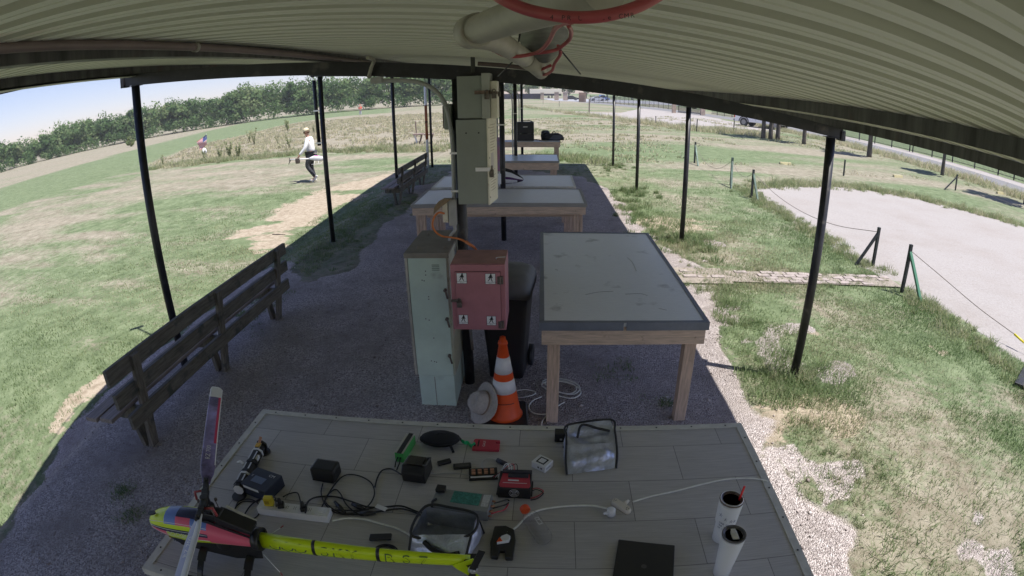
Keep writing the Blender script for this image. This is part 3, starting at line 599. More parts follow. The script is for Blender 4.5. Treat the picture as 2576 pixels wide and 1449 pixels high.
q = MB(); q.bb(x0-.004, x0+.016, y0-.002, y0+.019, .292, 1.262); q.build('piano_hinge', m_rooflip, t, world=True)
q = MB(); q.bb(x0-.006, x1+.008, y0-.012, y1+.004, 1.288, 1.300)
q.bb(x0-.006, x1+.008, y0-.012, y0-.008, 1.262, 1.288)
for x in (-.91, -.71):
    for y in (3.78, 4.16): q.cyl((x, y, 1.30), (x, y, 1.306), .016, n=12); q.cyl((x, y, 1.306), (x, y, 1.314), .009, n=6)
q.build('lid', m_cabtop, t, world=True, bevel=.002)
for z in (.98, .75, .44):
    q = MB(); q.beam((-.700, y0-.018, z+.045), (-.683, y0-.020, z-.03), .014, .008, up=(0, 1, 0)); q.cyl((-.700, y0, z+.035), (-.700, y0-.022, z+.035), .013, n=10); q.build('latch_handle', m_ph, dr_, world=True, bevel=.002)
q = MB(); q.bb(x1+.0005, x1+.0018, 3.70, 3.80, .62, .78); q.build('side_label', M_('tan label', (.42, .35, .28), .7), t, world=True)
q = MB(); q.bb(x1+.0005, x1+.0018, 3.95, 4.05, 1.17, 1.24); q.build('maker_plate', m_metal, t, world=True)
# red box
t = thing('red_wall_box', 'faded red metal box with four small stickers on its door, above the traffic cone', 'box', (-.42, 3.5, .84))
x0, x1, y0, y1, z0, z1 = -.600, -.236, 3.335, 3.68, .843, 1.312
q = MB(); q.bb(x0, x1, y0+.012, y1, z0, z1); q.build('housing', m_pink, t, world=True, bevel=.004)
q = MB(); q.bb(x0+.004, x1-.004, y0+.03, y1-.004, z1+.0005, z1+.003); q.build('lid', m_pinktop, t, world=True)
q = MB(); q.bb(x0+.033, x1-.033, y0, y0+.011, z0+.028, z1-.048); dr_ = q.build('door', m_pink, t, world=True, bevel=.002)
q = MB(); 
for a in ((x0+.031, x0+.033, z0+.026, z1-.046), (x1-.033, x1-.031, z0+.026, z1-.046)): q.bb(a[0], a[1], y0+.010, y0+.0115, a[2], a[3])
q.bb(x0+.031, x1-.031, y0+.010, y0+.0115, z1-.048, z1-.046); q.bb(x0+.031, x1-.031, y0+.010, y0+.0115, z0+.026, z0+.028); q.build('door_gap', m_ink, t, world=True)
for z in (1.205, .885):
    q = MB(); q.bb(x1-.052, x1-.014, y0-.004, y0+.0115, z-.024, z+.030); q.cyl((x1-.033, y0-.008, z-.024), (x1-.033, y0-.008, z+.03), .006, n=8); q.build('hinge', m_ph, t, world=True, bevel=.002)
q = MB(); q.bb(x0-.006, x0+.065, y0-.006, y0-.001, 1.052, 1.072); q.build('hasp', m_ph, t, world=True, bevel=.002)
padlock('padlock', (x0+.055, y0-.016, 1.040), t, s=.95)
q = MB(); q.tube(arc_pts([(-.30, 3.45, z1+.004), (-.30, 3.45, z1+.014), (-.285, 3.45, z1+.018), (-.24, 3.46, z1+.018)], 4), .003, 6); q.build('hook', m_metal, t, world=True)
m_stk = M_('white sticker', (.60, .60, .62), .5)
def sticker(cx, cz, w_, h_):
    q = MB(); q.bb(cx-w_/2-.0022, cx+w_/2+.0022, y0-.0012, y0-.0004, cz-h_/2-.0022, cz+h_/2+.0022, 1); q.bb(cx-w_/2, cx+w_/2, y0-.0018, y0-.0012, cz-h_/2, cz+h_/2, 0)
    s = q.build('sticker', [m_stk, m_ink], dr_, world=True)
    q = MB(); F = frame((cx, y0-.0021, cz+h_*.12), (1, 0, 0), (0, 0, 1)); k = h_*.36
    def pl(p): q.prism([(a*k, b*k) for a, b in p], 0, .0004, F)
    pl([(-.30, .35), (.05, .95), (.42, .75), (.40, .15), (.10, -.05), (-.25, .0)]); pl([(.0, 1.02), (.20, 1.20), (.34, 1.02), (.22, .80)])
    pl([(-.28, .35), (-.62, -.05), (-.50, -.12), (-.20, .12)]); pl([(.38, .5), (.66, -.02), (.56, -.10), (.30, .18)])
    pl([(-.22, .02), (.04, -.02), (-.18, -.55), (-.60, -1.0), (-.70, -.88), (-.40, -.5)]); pl([(.10, .0), (.38, .12), (.34, -.45), (.62, -.98), (.42, -1.02), (.12, -.45)])
    q.build('figure_print', m_ink, s, world=True)
    q = MB(); F = frame((cx, y0-.0021, cz-h_*.33), (1, 0, 0), (0, 0, 1)); text_mb(q, 'WOUNDED WARRIOR', F, h_*.115, depth=.0002)
    F = frame((cx, y0-.0021, cz-h_*.44), (1, 0, 0), (0, 0, 1)); text_mb(q, 'PROJECT', F, h_*.09, depth=.0002); q.build('lettering', m_ink, s, world=True)
for cx, cz, s in ((-.523, 1.222, 1), (-.333, 1.218, 1), (-.526, .925, .93), (-.335, .918, .93)): sticker(cx, cz, .064*s, .070*s)
q = MB(); q.tube([(-.505, 3.50, .843), (-.503, 3.50, .70), (-.498, 3.52, .60)], .010, 10); q.build('drop_pipe', m_steel, t, world=True)
# bin
t = thing('wheelie_bin', 'black wheeled rubbish bin with a dark grey domed lid behind the red box', 'bin', (-.285, 4.26, 0), R(-6))
m_bin = M_('black bin plastic', (.013, .013, .015), .45); m_lid = M_('dusty bin lid', (.085, .085, .085), .6, var=.15, vs=6)
def rr(w_, d_, z, r=.04, n=4, cy=0):
    out = []
    for sx, sy, a0 in ((1, 1, 0), (-1, 1, 90), (-1, -1, 180), (1, -1, 270)):
        for k in range(n+1):
            a = R(a0+90*k/n); out.append(Vector((sx*(w_/2-r)+r*math.cos(a), cy+sy*(d_/2-r)+r*math.sin(a), z)))
    return out
q = MB(); q.loft([rr(.30, .34, .03), rr(.31, .36, .2), rr(.40, .46, .82), rr(.41, .47, .86)]); q.build('body', m_bin, t)
q = MB(); q.loft([rr(.44, .50, .80), rr(.45, .52, .84, .06), rr(.45, .52, .90, .08), rr(.42, .48, .945, .10), rr(.33, .40, .975, .12), rr(.16, .20, .988, .08)]); q.build('lid', m_lid, t)
for s in (-1, 1):
    q = MB(); q.cyl((s*.16, .17, .10), (s*.20, .17, .10), .10, n=20); q.build('wheel', m_dark, t)
q = MB(); q.cyl((-.18, .27, .86), (.18, .27, .86), .014, n=10); q.build('handle', m_bin, t)
# cone
t = thing('traffic_cone', 'orange traffic cone with two white bands below the red box', 'cone', (-.277, 3.535, 0), R(4))
m_or = M_('cone orange', (.80, .062, .010), .45, var=.06, vs=14, dirt=((.50, .05, .015), 9, .68)); m_wb = M_('reflective band', (.66, .66, .72), .4, var=.05, vs=20)
q = MB(); q.loft([rr(.36, .36, .0, .02), rr(.36, .36, .02, .02), rr(.34, .34, .032, .02)], smooth=False); q.build('base', m_dark, t)
cr = lambda z: .130-(.130-.029)*(z-.03)/.62
q = MB(); prof = [(cr(.03)+.012, .032), (cr(.05), .05), (cr(.20), .20), (cr(.64), .64), (cr(.64)+.006, .645), (cr(.66)+.006, .665), (cr(.66), .668), (cr(.70), .700), (cr(.70)-.012, .702), (.012, .60)]; q.lathe(prof, n=32); q.build('body', m_or, t)
for a, b in ((.255, .360), (.415, .545)):
    q = MB(); q.lathe([(cr(a)+.0012, a), (cr(b)+.0012, b)], n=32); q.build('reflective_band', m_wb, t)
q = MB(); q.tube([(cr(.175)*math.cos(a)*1.004, cr(.175)*math.sin(a)*1.004, .175+.003*math.sin(a*3)) for a in np.linspace(-2.4, -.8, 14)], .0025, 5); q.build('cut_line', m_ink, t)
# hat
t = thing('wide_brim_hat', 'grey wide brimmed hat leaning on its side against the traffic cone', 'hat', (-.455, 3.49, 0))
m_hat = M_('grey straw', (.30, .275, .245), .85, var=.12, vs=60, bump=.3, bs=150)
Mh = Euler((R(0), R(-62), R(38))).to_matrix(); c = Vector((-.432, 3.470, .165))
rings = []
for (r, z, wv) in ((.168, -.002, .020), (.165, .002, .020), (.13, -.004, .010), (.098, .0, .0), (.095, .03, .0), (.085, .08, .0), (.070, .105, .0), (.03, .108, 0), (.002, .095, 0)):
    ring = []
    for k in range(36):
        a = 2*math.pi*k/36; rx, ry = r*1.0, r*.86; v = Vector((rx*math.cos(a), ry*math.sin(a), z+wv*math.cos(2*a)+(-.022*math.exp(-((math.sin(a)*ry)/.03)**2) if z > .09 else 0))); ring.append(c+Mh @ v)
    rings.append(ring)
q = MB(); q.loft(rings[:4], caps=False); q.build('brim', m_hat, t, world=True)
q = MB(); q.loft(rings[3:], caps=False); q.build('crown', m_hat, t, world=True)
q = MB(); q.loft([[c+Mh @ Vector((.0975*math.cos(2*math.pi*k/36), .0975*.86*math.sin(2*math.pi*k/36), z)) for k in range(36)] for z in (.004, .022)], caps=False); q.build('hat_band', M_('tan band', (.16, .115, .085), .8), t, world=True)
# white cord heap on the gravel
t = thing('ground_cord', 'loose white cord lying in loops on the gravel by the pale table leg', 'cord', (0, 3.55, 0))
m_cord = M_('off white cord', (.55, .52, .46), .6, var=.1, vs=30)
q = MB()
q.tube(arc_pts([at(*p_, .008) for p_ in ((1290, 985), (1320, 980), (1345, 985), (1342, 993), (1310, 1000), (1290, 996))], 6), .0055, 6)
q.tube(arc_pts([at(*p_, .012) for p_ in ((1362, 998), (1340, 1008), (1330, 1025), (1345, 1040), (1380, 1040), (1405, 1020), (1420, 1012))], 6), .0055, 6)
q.tube(arc_pts([at(*p_, .010) for p_ in ((1380, 1040), (1365, 1058), (1362, 1072))], 5), .0055, 6)
for dx, dy, s in ((0, 0, 1), (5, 4, .86), (-3, 7, 1.06)):
    q.tube(arc_pts([at(1365+dx+px*s, 950+dy+py*s, .012+.006*s) for px, py in ((0, 10), (20, 2), (55, 4), (85, 15), (93, 30), (75, 42), (40, 36), (15, 22))], 6, True), .0055, 6, closed=True)
q.build('loops', m_cord, t, world=True)
# ================================================================ THINGS ON THE NEAR TABLE
def rz2(v, a): c, s = math.cos(a), math.sin(a); return (v[0]*c-v[1]*s, v[0]*s+v[1]*c)
def face_from(a, b): return math.atan2(b.y-a.y, b.x-a.x)
m_bk = m_blackplastic; m_blk2 = M_('soft black cloth', (.010, .010, .011), .85, bump=.2, bs=200); m_copper = M_('copper strips', (.38, .20, .13), .45, .3, var=.3, vs=60)
m_grn = M_('green wrap', (.05, .30, .07), .4, var=.15, vs=30); m_sil = M_('silver foil cloth', (.33, .35, .42), .30, .5, var=.28, vs=11, bump=1.0, bs=12); m_cable = M_('black cable', (.012, .012, .013), .45)
m_slab = M_('label white', (.55, .55, .56), .5); m_greycase = M_('grey metal case', (.19, .20, .20), .45, .3, var=.1, vs=10)
def cable(name, label, pts, r=.0035, m=None, cat='cable', dz=None, group=None, n=6):
    P = [tp(p[0], p[1], r+(p[2] if len(p) > 2 else 0)) for p in pts]; c = P[0]
    q = MB(); q.tube(arc_pts(P, 7), r, n); o = q.build(name, m or m_cable); return tag(o, label, cat, group)
# --- battery stick with straps
a, b = tp(600, 1232, .030), tp(654, 1128, .030)
t = thing('battery_stick', 'long stick of black batteries with pale straps at the left table end', 'battery', (a.x, a.y, HT))
d = (b-a).normalized(); L = (b-a).length
q = MB(); M0 = frame(a, d, Vector((-d.y, d.x, 0)))
oc = [(.028*math.cos(R(22.5+45*k)), .028*math.sin(R(22.5+45*k))) for k in range(8)]
def seg(mb, u0, u1, s=1.0, mi=0):
    mb.loft([[M0 @ Vector((u, y*s, z*s+.0)) for y, z in oc] for u in (u0, u1)], smooth=False, mi=mi)
seg(q, 0, L); q.build('cells', m_bk, t, world=True, bevel=.002)
for i, u in enumerate((.02, .085, .10, .17, .26, .32)):
    q = MB(); seg(q, u, u+.012, 1.13); q.build('strap', m_slab if i in (1, 4) else m_dark, t, world=True)
q = MB(); seg(q, -.003, -.0005, .9); q.build('end_cap', m_slab, t, world=True)
for u0, u1 in ((.035, .08), (.12, .165), (.19, .25), (.275, .315)):
    for sy in (.35, -.6): q = MB(); q.add([M0 @ Vector((u, (sy+w_)*.026, (.0278 if sy > 0 else .0262))) for u, w_ in ((u0, 0), (u1, 0), (u1, .28), (u0, .28))], [(0, 1, 2, 3)]); q.build('silver_stripe', m_metal, t, world=True)
q = MB(); q.box(M0 @ Vector((.295, 0, .029)), (.028, .022, .004), 0, Matrix((d, Vector((-d.y, d.x, 0)), Vector((0, 0, 1)))).transposed()); q.build('orange_tag', M_('amber label', (.62, .30, .04), .5), t, world=True)
q = MB(); q.box(M0 @ Vector((.215, -.02, .012)), (.032, .016, .016), 0, Matrix((d, Vector((-d.y, d.x, 0)), Vector((0, 0, 1)))).transposed()); q.build('white_tag', m_slab, t, world=True)
for u, dy in ((-.012, 0), (L+.006, -.012)):
    c = M0 @ Vector((u, dy, 0)); q = MB(); q.cyl((c.x, c.y, HT+.001), (c.x, c.y, HT+.007), .034, n=20); q.build('foot_disc', m_dark, t, world=True)
q = MB(); c0 = M0 @ Vector((L, 0, .01)); q.tube([c0, c0+d*.02+Vector((0, 0, .02)), c0+d*.035+Vector((.004, 0, .035))], .008, 8); q.cyl(c0+d*.01, c0+d*.035+Vector((-.006, 0, .012)), .006, n=8); q.build('plug', m_copper, t, world=True)
q = MB(); c0 = M0 @ Vector((.155, .025, .02)); q.tube([c0, c0+Vector((-.02, .004, .012)), c0+Vector((-.035, .0, .006))], [.008, .006, .003], 8); q.build('loose_tab', m_slab, t, world=True)
# --- boxes
def boxthing(name, label, cat, c, w_, d_, h_, rz, mat, bev=.003, parts=(), group=None, z=None):
    t = thing(name, label, cat, (c.x, c.y, (HT if z is None else z)), rz, group)
    q = MB(); q.bb(-w_/2, w_/2, -d_/2, d_/2, 0, h_); q.build('body', mat, t, bevel=bev)
    for nm, (x0, x1, y0, y1, z0, z1), m in parts: q = MB(); q.bb(x0, x1, y0, y1, z0, z1); q.build(nm, m, t)
    return t
c = (tp(622, 1215, .03)+tp(690, 1240, .03)+tp(712, 1208, .03)+tp(655, 1190, .03))/4; c = Vector((-1.185, 1.575, 0))
m_box = M_('blue black box', (.018, .022, .035), .45, var=.2, vs=10)
t = boxthing('charger_box', 'dark blue black carton with a small blue screen print, behind the power strip', 'box', c, .145, .125, .062, R(-14), m_box, parts=(('front_label', (-.06, .03, -.0632, -.0627, .043, .056), m_slab), ('screen_print', (-.040, .025, -.030, .010, .0622, .0628), M_('blue screen', (.10, .13, .20), .35))))
q = MB(); text_mb(q, 'CM', frame((.035, .035, .0624), (1, 0, 0), (0, 1, 0)), .022); q.build('lettering', m_slab, t); q = MB(); text_mb(q, '15', frame((-.055, .005, .0624), (0, 1, 0), (-1, 0, 0)), .014); q.build('lettering', m_slab, t)
t = boxthing('power_brick', 'square black power adapter with its lead curling towards the power strip', 'adapter', Vector((-.930, 1.715, 0)), .118, .085, .068, R(-4), m_bk, .012)
q = MB(); q.bb(-.052, .052, -.045, -.0426, .004, .012); q.build('socket_rim', m_dark, t)
t = boxthing('green_battery', 'small green and silver battery pack with a black strap standing by the black charger', 'battery', Vector((-.612, 1.93, 0)), .042, .155, .052, R(-9), m_grn, .003, parts=(('top_label', (-.0215, .0215, -.075, .078, .0522, .0532), m_metal), ('strap', (-.009, .013, -.079, .080, .0534, .0545), m_dark), ('side_strip', (-.0225, -.0213, -.074, .074, .034, .050), m_slab)))
q = MB(); q.tube([(-.005, -.078, .03), (-.008, -.10, .02), (-.004, -.125, .008)], .003, 6); q.tube([(.006, -.078, .03), (.012, -.105, .02), (.01, -.14, .006)], .003, 6); q.build('lead', m_cable, t)
# charger with screen (tilted)
t = thing('black_charger', 'black battery charger with slanted top in front of the oval pouch', 'charger', (-.527, 1.775, HT), R(-6))
q = MB(); q.prism([(-.055, 0), (-.065, .055), (-.04, .082), (.05, .068), (.058, 0)], -.05, .055, Matrix(((0, 0, 1, 0), (1, 0, 0, 0), (0, 1, 0, 0), (0, 0, 0, 1)))); bd = q.build('body', m_bk, t, bevel=.006)
q = MB(); q.bb(-.030, .032, -.03, .03, .0765, .0772); 
q = MB(); q.add([(-.035, -.033, .0862), (.037, -.033, .0862), (.037, .042, .0728), (-.035, .042, .0728)], [(0, 1, 2, 3)]); q.build('screen', M_('screen glass', (.02, .02, .022), .12), bd)
q = MB(); q.tube([(.042, -.03, .085), (.058, -.03, .088), (.058, .035, .078), (.042, .035, .074)], .004, 6); q.build('handle', m_steel, t)
# pouch
t = thing('black_pouch', 'oval soft black zip case lying beside the red plastic case', 'pouch', (-.462, 2.005, HT), R(2))
q = MB(); rings = []
for i in range(9):
    a_ = -math.pi/2+math.pi*i/8; rings.append([Vector((.094*math.cos(a_)*math.cos(k*math.pi/12)+.001*math.cos(k), .052*max(.02, math.cos(a_))*math.sin(k*math.pi/12), .034+.034*math.sin(a_))) for k in range(24)])
q.loft(rings); q.build('body', m_blk2, t)
q = MB(); q.tube([(.094*1.01*math.cos(a_), .0525*math.sin(a_), .034) for a_ in np.linspace(0, 6.28, 40)], .0022, 6); q.build('zip', m_dark, t)
q = MB(); q.beam((.082, .012, .045), (.104, .010, .012), .014, .003); q.build('pull_tab', m_blk2, t); q = MB(); q.beam((.055, -.05, .030), (.07, -.068, .004), .012, .003); q.build('loop', m_blk2, t)
t = thing('green_lanyard', 'short bright green strap between the black pouch and the red case', 'strap', (-.345, 2.0, HT))
q = MB(); P2 = arc_pts([Vector((-.362, 2.014, HT+.018)), Vector((-.345, 2.000, HT+.022)), Vector((-.330, 2.008, HT+.010)), Vector((-.312, 1.985, HT+.014)), Vector((-.296, 1.998, HT+.020))], 6)
for i in range(len(P2)-1):
    if i % 1 == 0: q.beam(P2[i], P2[i+1], .002, .020)
q.build('webbing', M_('green webbing', (.03, .40, .16), .6), t, world=True)
t = thing('red_case', 'flat red plastic case with a white logo print and a notch at each end', 'case', (-.245, 2.000, HT), R(-1))
m_rc = M_('red plastic', (.36, .035, .055), .4, var=.06, vs=10)
q = MB(); q.prism([(-.062, -.038), (.058, -.038), (.062, -.034), (.062, .008), (.042, .010), (.042, .022), (.062, .024), (.060, .038), (-.054, .042), (-.062, .034)], 0, .014, None); q.build('body', m_rc, t, bevel=.002)
q = MB(); q.bb(-.040, -.034, -.018, .030, .0142, .0148); q.bb(-.056, -.048, -.02, .0, .0142, .0148); q.build('slot', m_ink, t)
q = MB(); text_mb(q, 'GAUI', frame((-.010, .004, .0143), (0, 1, 0), (-1, 0, 0)), .017, xs=1.1); q.build('lettering', m_slab, t)
# small dongles
boxthing('small_dongle', 'small black plastic connector block just right of the black charger', 'connector', tp(1118, 1166), .062, .024, .016, R(28), m_bk, .004)
t = boxthing('flat_dongle', 'flat black frame shaped adapter left of the copper terminal board', 'connector', tp(1163, 1175), .080, .034, .012, R(12), m_bk, .004, parts=(('inner_tray', (-.03, .03, -.010, .010, .0122, .0128), m_steel),))
t = thing('cable_dongle', 'small dark tube adapter on a looped grey lead above the terminal board', 'connector', tp(1262, 1168), R(-35))
q = MB(); q.cyl((-.024, 0, .013), (.024, 0, .013), .011, n=12); q.build('body', M_('dark slate', (.04, .04, .05), .5), t)
# terminal board
c = (tp(1178, 1215)+tp(1255, 1208)+tp(1180, 1180)+tp(1250, 1178))/4
t = thing('terminal_board', 'black board lined with copper coloured battery terminals', 'board', (c.x, c.y, HT), R(8))
q = MB(); q.bb(-.062, .062, -.036, .036, 0, .012); q.build('base', m_bk, t, bevel=.002)
for i in range(4):
    for j in range(2):
        q = MB(); q.bb(-.050+i*.027, -.033+i*.027, -.010+j*.018, .002+j*.018, .0122, .020); q.build('terminal', m_copper, t, bevel=.001)
q = MB(); q.bb(-.055, .045, -.030, -.020, .0122, .0126)
q.build('printed_strip', m_slab, t)
# red and black charger
t = thing('fan_charger', 'red and black charger with a round fan grille on its front', 'charger', (-.098, 1.705, HT), R(-2))
q = MB(); q.bb(-.067, .067, -.055, .055, 0, .058); q.bb(-.074, .074, -.052, .04, .010, .018); q.build('body', m_bk, t, bevel=.003)
q = MB(); q.prism([(-.055, -.0), (.060, -.0), (.066, .012), (.055, .10), (-.052, .10), (-.062, .012)], 0, .001, Matrix.Translation((0, -.052, .0585))); tpn = q.build('top_panel', m_rc, t)
q = MB(); q.bb(-.03, .055, .008, .030, .0597, .066); q.bb(-.055, .068, .034, .052, .0597, .070); q.build('socket_block', M_('dark blocks', (.025, .025, .035), .5), t, bevel=.002)
q = MB(); q.bb(-.048, .050, -.026, -.0235, .0597, .0600); q.bb(-.028, .016, -.012, -.004, .0597, .0602); q.build('print_line', m_slab, t)
for r_ in (.020, .014, .008):
    q = MB(); q.tube([(r_*math.cos(a_), -.0565, .031+r_*math.sin(a_)) for a_ in np.linspace(0, 2*math.pi, 25)[:-1]], .0011, 5, closed=True); q.build('fan_ring', m_metal, t)
q = MB()
for k in range(4):
    a_ = R(45+90*k); q.tube([(0, -.0565, .031), (.021*math.cos(a_), -.0565, .031+.021*math.sin(a_))], .0011, 5)
q.build('fan_spokes', m_metal, t)
for i, (x, m) in enumerate(((-.028, m_slab), (-.018, m_slab), (-.006, m_rc), (.008, m_cable))):
    q = MB(); q.tube(arc_pts([(x, .045, .062), (x-.004, .060, .085), (x-.018, .072, .080), (x-.035-.01*i, .066, .045), (x-.05-.02*i, .05, .022)], 6), .0018, 5); q.build('wire', m, t)
for i, m in enumerate((m_rc, m_cable)):
    q = MB(); q.tube(arc_pts([(.066, -.012-.01*i, .014), (.09, -.004-.01*i, .018), (.118, -.012-.012*i, .008), (.095, -.04-.014*i, .005), (.068, -.055-.01*i, .004)], 6), .0022, 6); q.build('wire', m, t)
# server style power supply
t = thing('power_supply', 'long grey metal power supply with a greenish see through top, behind the open silver bag', 'power supply', (-.300, 1.575, HT), R(-7))
q = MB(); q.bb(-.118, .112, -.050, .052, 0, .052); q.build('housing', m_greycase, t, bevel=.002)
q = MB(); q.bb(-.045, .070, -.022, .047, .0522, .0530); q.build('circuit_window', M_('green circuit', (.035, .15, .12), .35, var=.5, vs=120), t)
q = MB(); q.bb(.078, .106, -.024, .046, .0522, .0530); q.build('warning_label', M_('grey label', (.36, .36, .34), .6, var=.3, vs=220), t)
q = MB(); q.bb(-.118, -.080, .022, .056, .0522, .070); q.build('plug_block', m_bk, t, bevel=.003)
q = MB()
for k in range(6): q.cyl((.112, -.04+k*.015, .02+.012*(k % 2)), (.126, -.04+k*.015, .02+.012*(k % 2)), .004, n=8)
q.build('terminals', m_copper, t)
for i, m in enumerate((m_rc, m_cable, m_cable)):
    q = MB(); q.tube(arc_pts([(.122, -.035+.03*i, .03), (.145, -.02+.03*i, .03), (.165, .012+.03*i, .014), (.175, .05+.01*i, .010)], 6), .003, 6); q.build('lead', m, t)
# power strip
a, b = tp(652, 1302), tp(828, 1322); c = (tp(650, 1290)+tp(836, 1308))/2
t = thing('power_strip', 'long white power strip carrying a yellow plug and black plugs', 'power strip', (-.985, 1.452, HT), R(1.5))
q = MB(); q.bb(-.160, .160, -.026, .026, 0, .036)
for i in range(7):
    x = -.128+i*.034
    for dy in (-.006, .004): q.bb(x-.005, x-.0035, dy, dy+.007, .0361, .0364, 1); q.bb(x+.003, x+.0045, dy, dy+.007, .0361, .0364, 1)
q.build('body', [m_white, m_ink], t)
q = MB(); q.bb(.098, .145, -.019, .019, .0362, .0385); q.build('switch_plate', m_slab, t, bevel=.001); q = MB(); q.bb(.115, .140, -.010, .010, .0386, .043); q.build('rocker_switch', m_white, t, bevel=.001)
t2 = thing('yellow_plug', 'bright yellow plug standing in the power strip', 'plug', (-1.095, 1.455, HT+.0365), R(10)); q = MB(); q.bb(-.020, .020, -.014, .014, 0, .040); q.build('body', M_('yellow plastic', (.55, .42, .03), .4), t2, bevel=.004)
q = MB(); q.bb(-.014, .006, -.0148, -.0142, .012, .03); q.build('moulded_mark', M_('dark yellow', (.3, .22, .02), .5), t2)
for i, (x, l_) in enumerate(((-1.040, 'black plug right beside the yellow plug'), (-.935, 'black plug in the middle of the power strip'))):
    t2 = thing('black_plug', l_, 'plug', (x, 1.452, HT+.0365), R(20), 'black plugs in the power strip'); q = MB(); q.bb(-.013, .015, -.015, .015, 0, .020); q.loft([rr(.02, .022, .020, .006, 3), rr(.012, .012, .045, .004, 3)]); q.build('body', m_bk, t2, bevel=.003)
# cables
cable('looped_lead', 'thin black lead wound in a small coil left of the power strip', [(588, 1290), (600, 1262), (628, 1256), (650, 1268), (650, 1295), (625, 1308), (598, 1300), (590, 1282), (610, 1262), (645, 1262), (668, 1250), (700, 1262), (740, 1275)], .0028)
cable('plug_lead', 'black cable arching from the plug beside the yellow one', [(695, 1275, .06), (690, 1250, .07), (662, 1252, .02), (632, 1270, .004), (612, 1300, .004), (600, 1325, .004)], .0034)
cable('adapter_lead', 'black lead from the dark blue carton to the middle plug', [(712, 1250, .01), (728, 1242, .004), (748, 1240, .004), (756, 1262, .004), (762, 1282, .004), (790, 1287, .004), (850, 1283, .006), (905, 1284, .004), (950, 1275, .004)], .0030)
cable('brick_lead', 'black lead looping down from the square power adapter', [(812, 1216, .01), (808, 1240, .004), (818, 1268, .004), (845, 1290, .004), (890, 1294, .004), (915, 1292, .006)], .0030)
cable('big_loop_cable', 'wide open loop of black cable between the square adapter and the battery charger', [(800, 1300, .006), (812, 1270, .004), (835, 1228, .004), (865, 1197, .004), (900, 1196, .004), (932, 1213, .004), (942, 1240, .004), (930, 1268, .004), (905, 1285, .008), (865, 1292, .004), (830, 1275, .004), (818, 1255, .004), (840, 1232, .004), (855, 1240, .004), (872, 1270, .004), (905, 1295, .004), (930, 1290, .006)], .0030)
cable('middle_plug_lead', 'thick black power cable running from the middle plug towards the silver bag', [(768, 1290, .05), (775, 1262, .03), (800, 1250, .006), (845, 1250, .004), (885, 1262, .006), (925, 1275, .008), (965, 1276, .006), (1010, 1273, .004), (1060, 1290, .004), (1110, 1292, .004)], .0040)
cable('second_power_lead', 'black power cable lying just below the thick one', [(920, 1292, .004), (965, 1285, .004), (1010, 1280, .006), (1045, 1290, .004), (1075, 1305, .004)], .0036)
for i, (a, b, l_) in enumerate((((885, 1268), (915, 1280), 'dark inline cable connector above the white tag'), ((905, 1292), (945, 1290), 'dark inline cable connector below the white tag'), ((842, 1262), (868, 1290), 'dark inline connector in the middle of the tangled cables'))):
    q = MB(); q.tube([tp(*a, .010), (tp(*a, .010)+tp(*b, .010))/2, tp(*b, .010)], [.006, .0105, .006], 8); tag(q.build('inline_connector', m_bk), l_, 'connector', 'inline connectors on the black cables')
q = MB(); a, b = tp(946, 1272, .014), tp(972, 1282, .014); q.beam(a, b, .022, .002); o = q.build('cable_tag', m_slab); tag(o, 'small white paper tag wrapped round the black cables', 'tag')
cable('charger_lead', 'black lead from the battery charger back to the loop of cable', [(1012, 1195, .02), (985, 1180, .006), (962, 1183, .004), (950, 1200, .004), (943, 1225, .004)], .0034)
cable('balance_wire', 'thin pale wire running from the battery charger to the copper terminal board', [(1083, 1190, .02), (1100, 1192, .004), (1130, 1190, .003), (1160, 1192, .003), (1182, 1198, .008)], .0022, m_greypvc)
cable('board_lead', 'thin pale lead looping above the copper terminal board', [(1215, 1178, .012), (1212, 1165, .01), (1225, 1155, .008), (1245, 1157, .008), (1255, 1163, .01)], .0022, m_greypvc)
cable('white_strip_cord', 'white cord of the power strip running under the open silver bag', [(836, 1310, .010), (870, 1304, .004), (915, 1306, .003), (960, 1318, .003), (1000, 1330, .003), (1040, 1352, .003), (1090, 1385, .003)], .0042, m_cord, 'cord')
cable('extension_cord', 'long cream extension cord reaching across the table to its right edge', [(1592, 1262, .012), (1640, 1248, .004), (1700, 1235, .003), (1770, 1217, .003), (1830, 1205, .003), (1885, 1203, .003), (1915, 1206, .002), (1932, 1212, -.003), (1940, 1228, -.02), (1941, 1246, -.08), (1938, 1260, -.20)], .0040, m_cord, 'cord')
cable('white_plug_cord', 'white cord from the white angled plug to the triple outlet', [(1275, 1340, .014), (1300, 1325, .010), (1330, 1295, .010), (1370, 1280, .006), (1430, 1273, .003), (1490, 1272, .004), (1530, 1280, .012)], .0042, m_cord, 'cord')
cable('psu_lead', 'short thick black lead curling from the power supply plug block', [(1098, 1255, .05), (1088, 1262, .05), (1087, 1280, .03), (1095, 1290, .008)], .0050)
# triple outlet
c = tp(1562, 1278); t = thing('triple_outlet', 'cream triple outlet block at the end of the extension cord', 'outlet', (c.x, c.y, HT), R(-48))
m_cream = M_('cream plastic', (.48, .44, .37), .5, var=.06, vs=20)
q = MB(); q.loft([rr(.094, .030, .0, .012), rr(.096, .032, .010, .013), rr(.088, .026, .022, .012)]); q.build('bar', m_cream, t)
q = MB(); q.loft([[Vector((w_*math.cos(k*math.pi/5), y, .012+h_*math.sin(k*math.pi/5))) for k in range(10)] for y, w_, h_ in ((.010, .016, .010), (.026, .009, .009), (.045, .006, .006))]); q.build('neck', m_cream, t)
for x in (-.034, .034):
    q = MB(); q.bb(x-.006, x-.0045, -.004, .005, .0225, .0229); q.bb(x+.003, x+.0045, -.004, .005, .0225, .0229); q.cyl((x, -.008, .0222), (x, -.008, .0229), .0018, n=8); q.build('socket', m_ink, t)
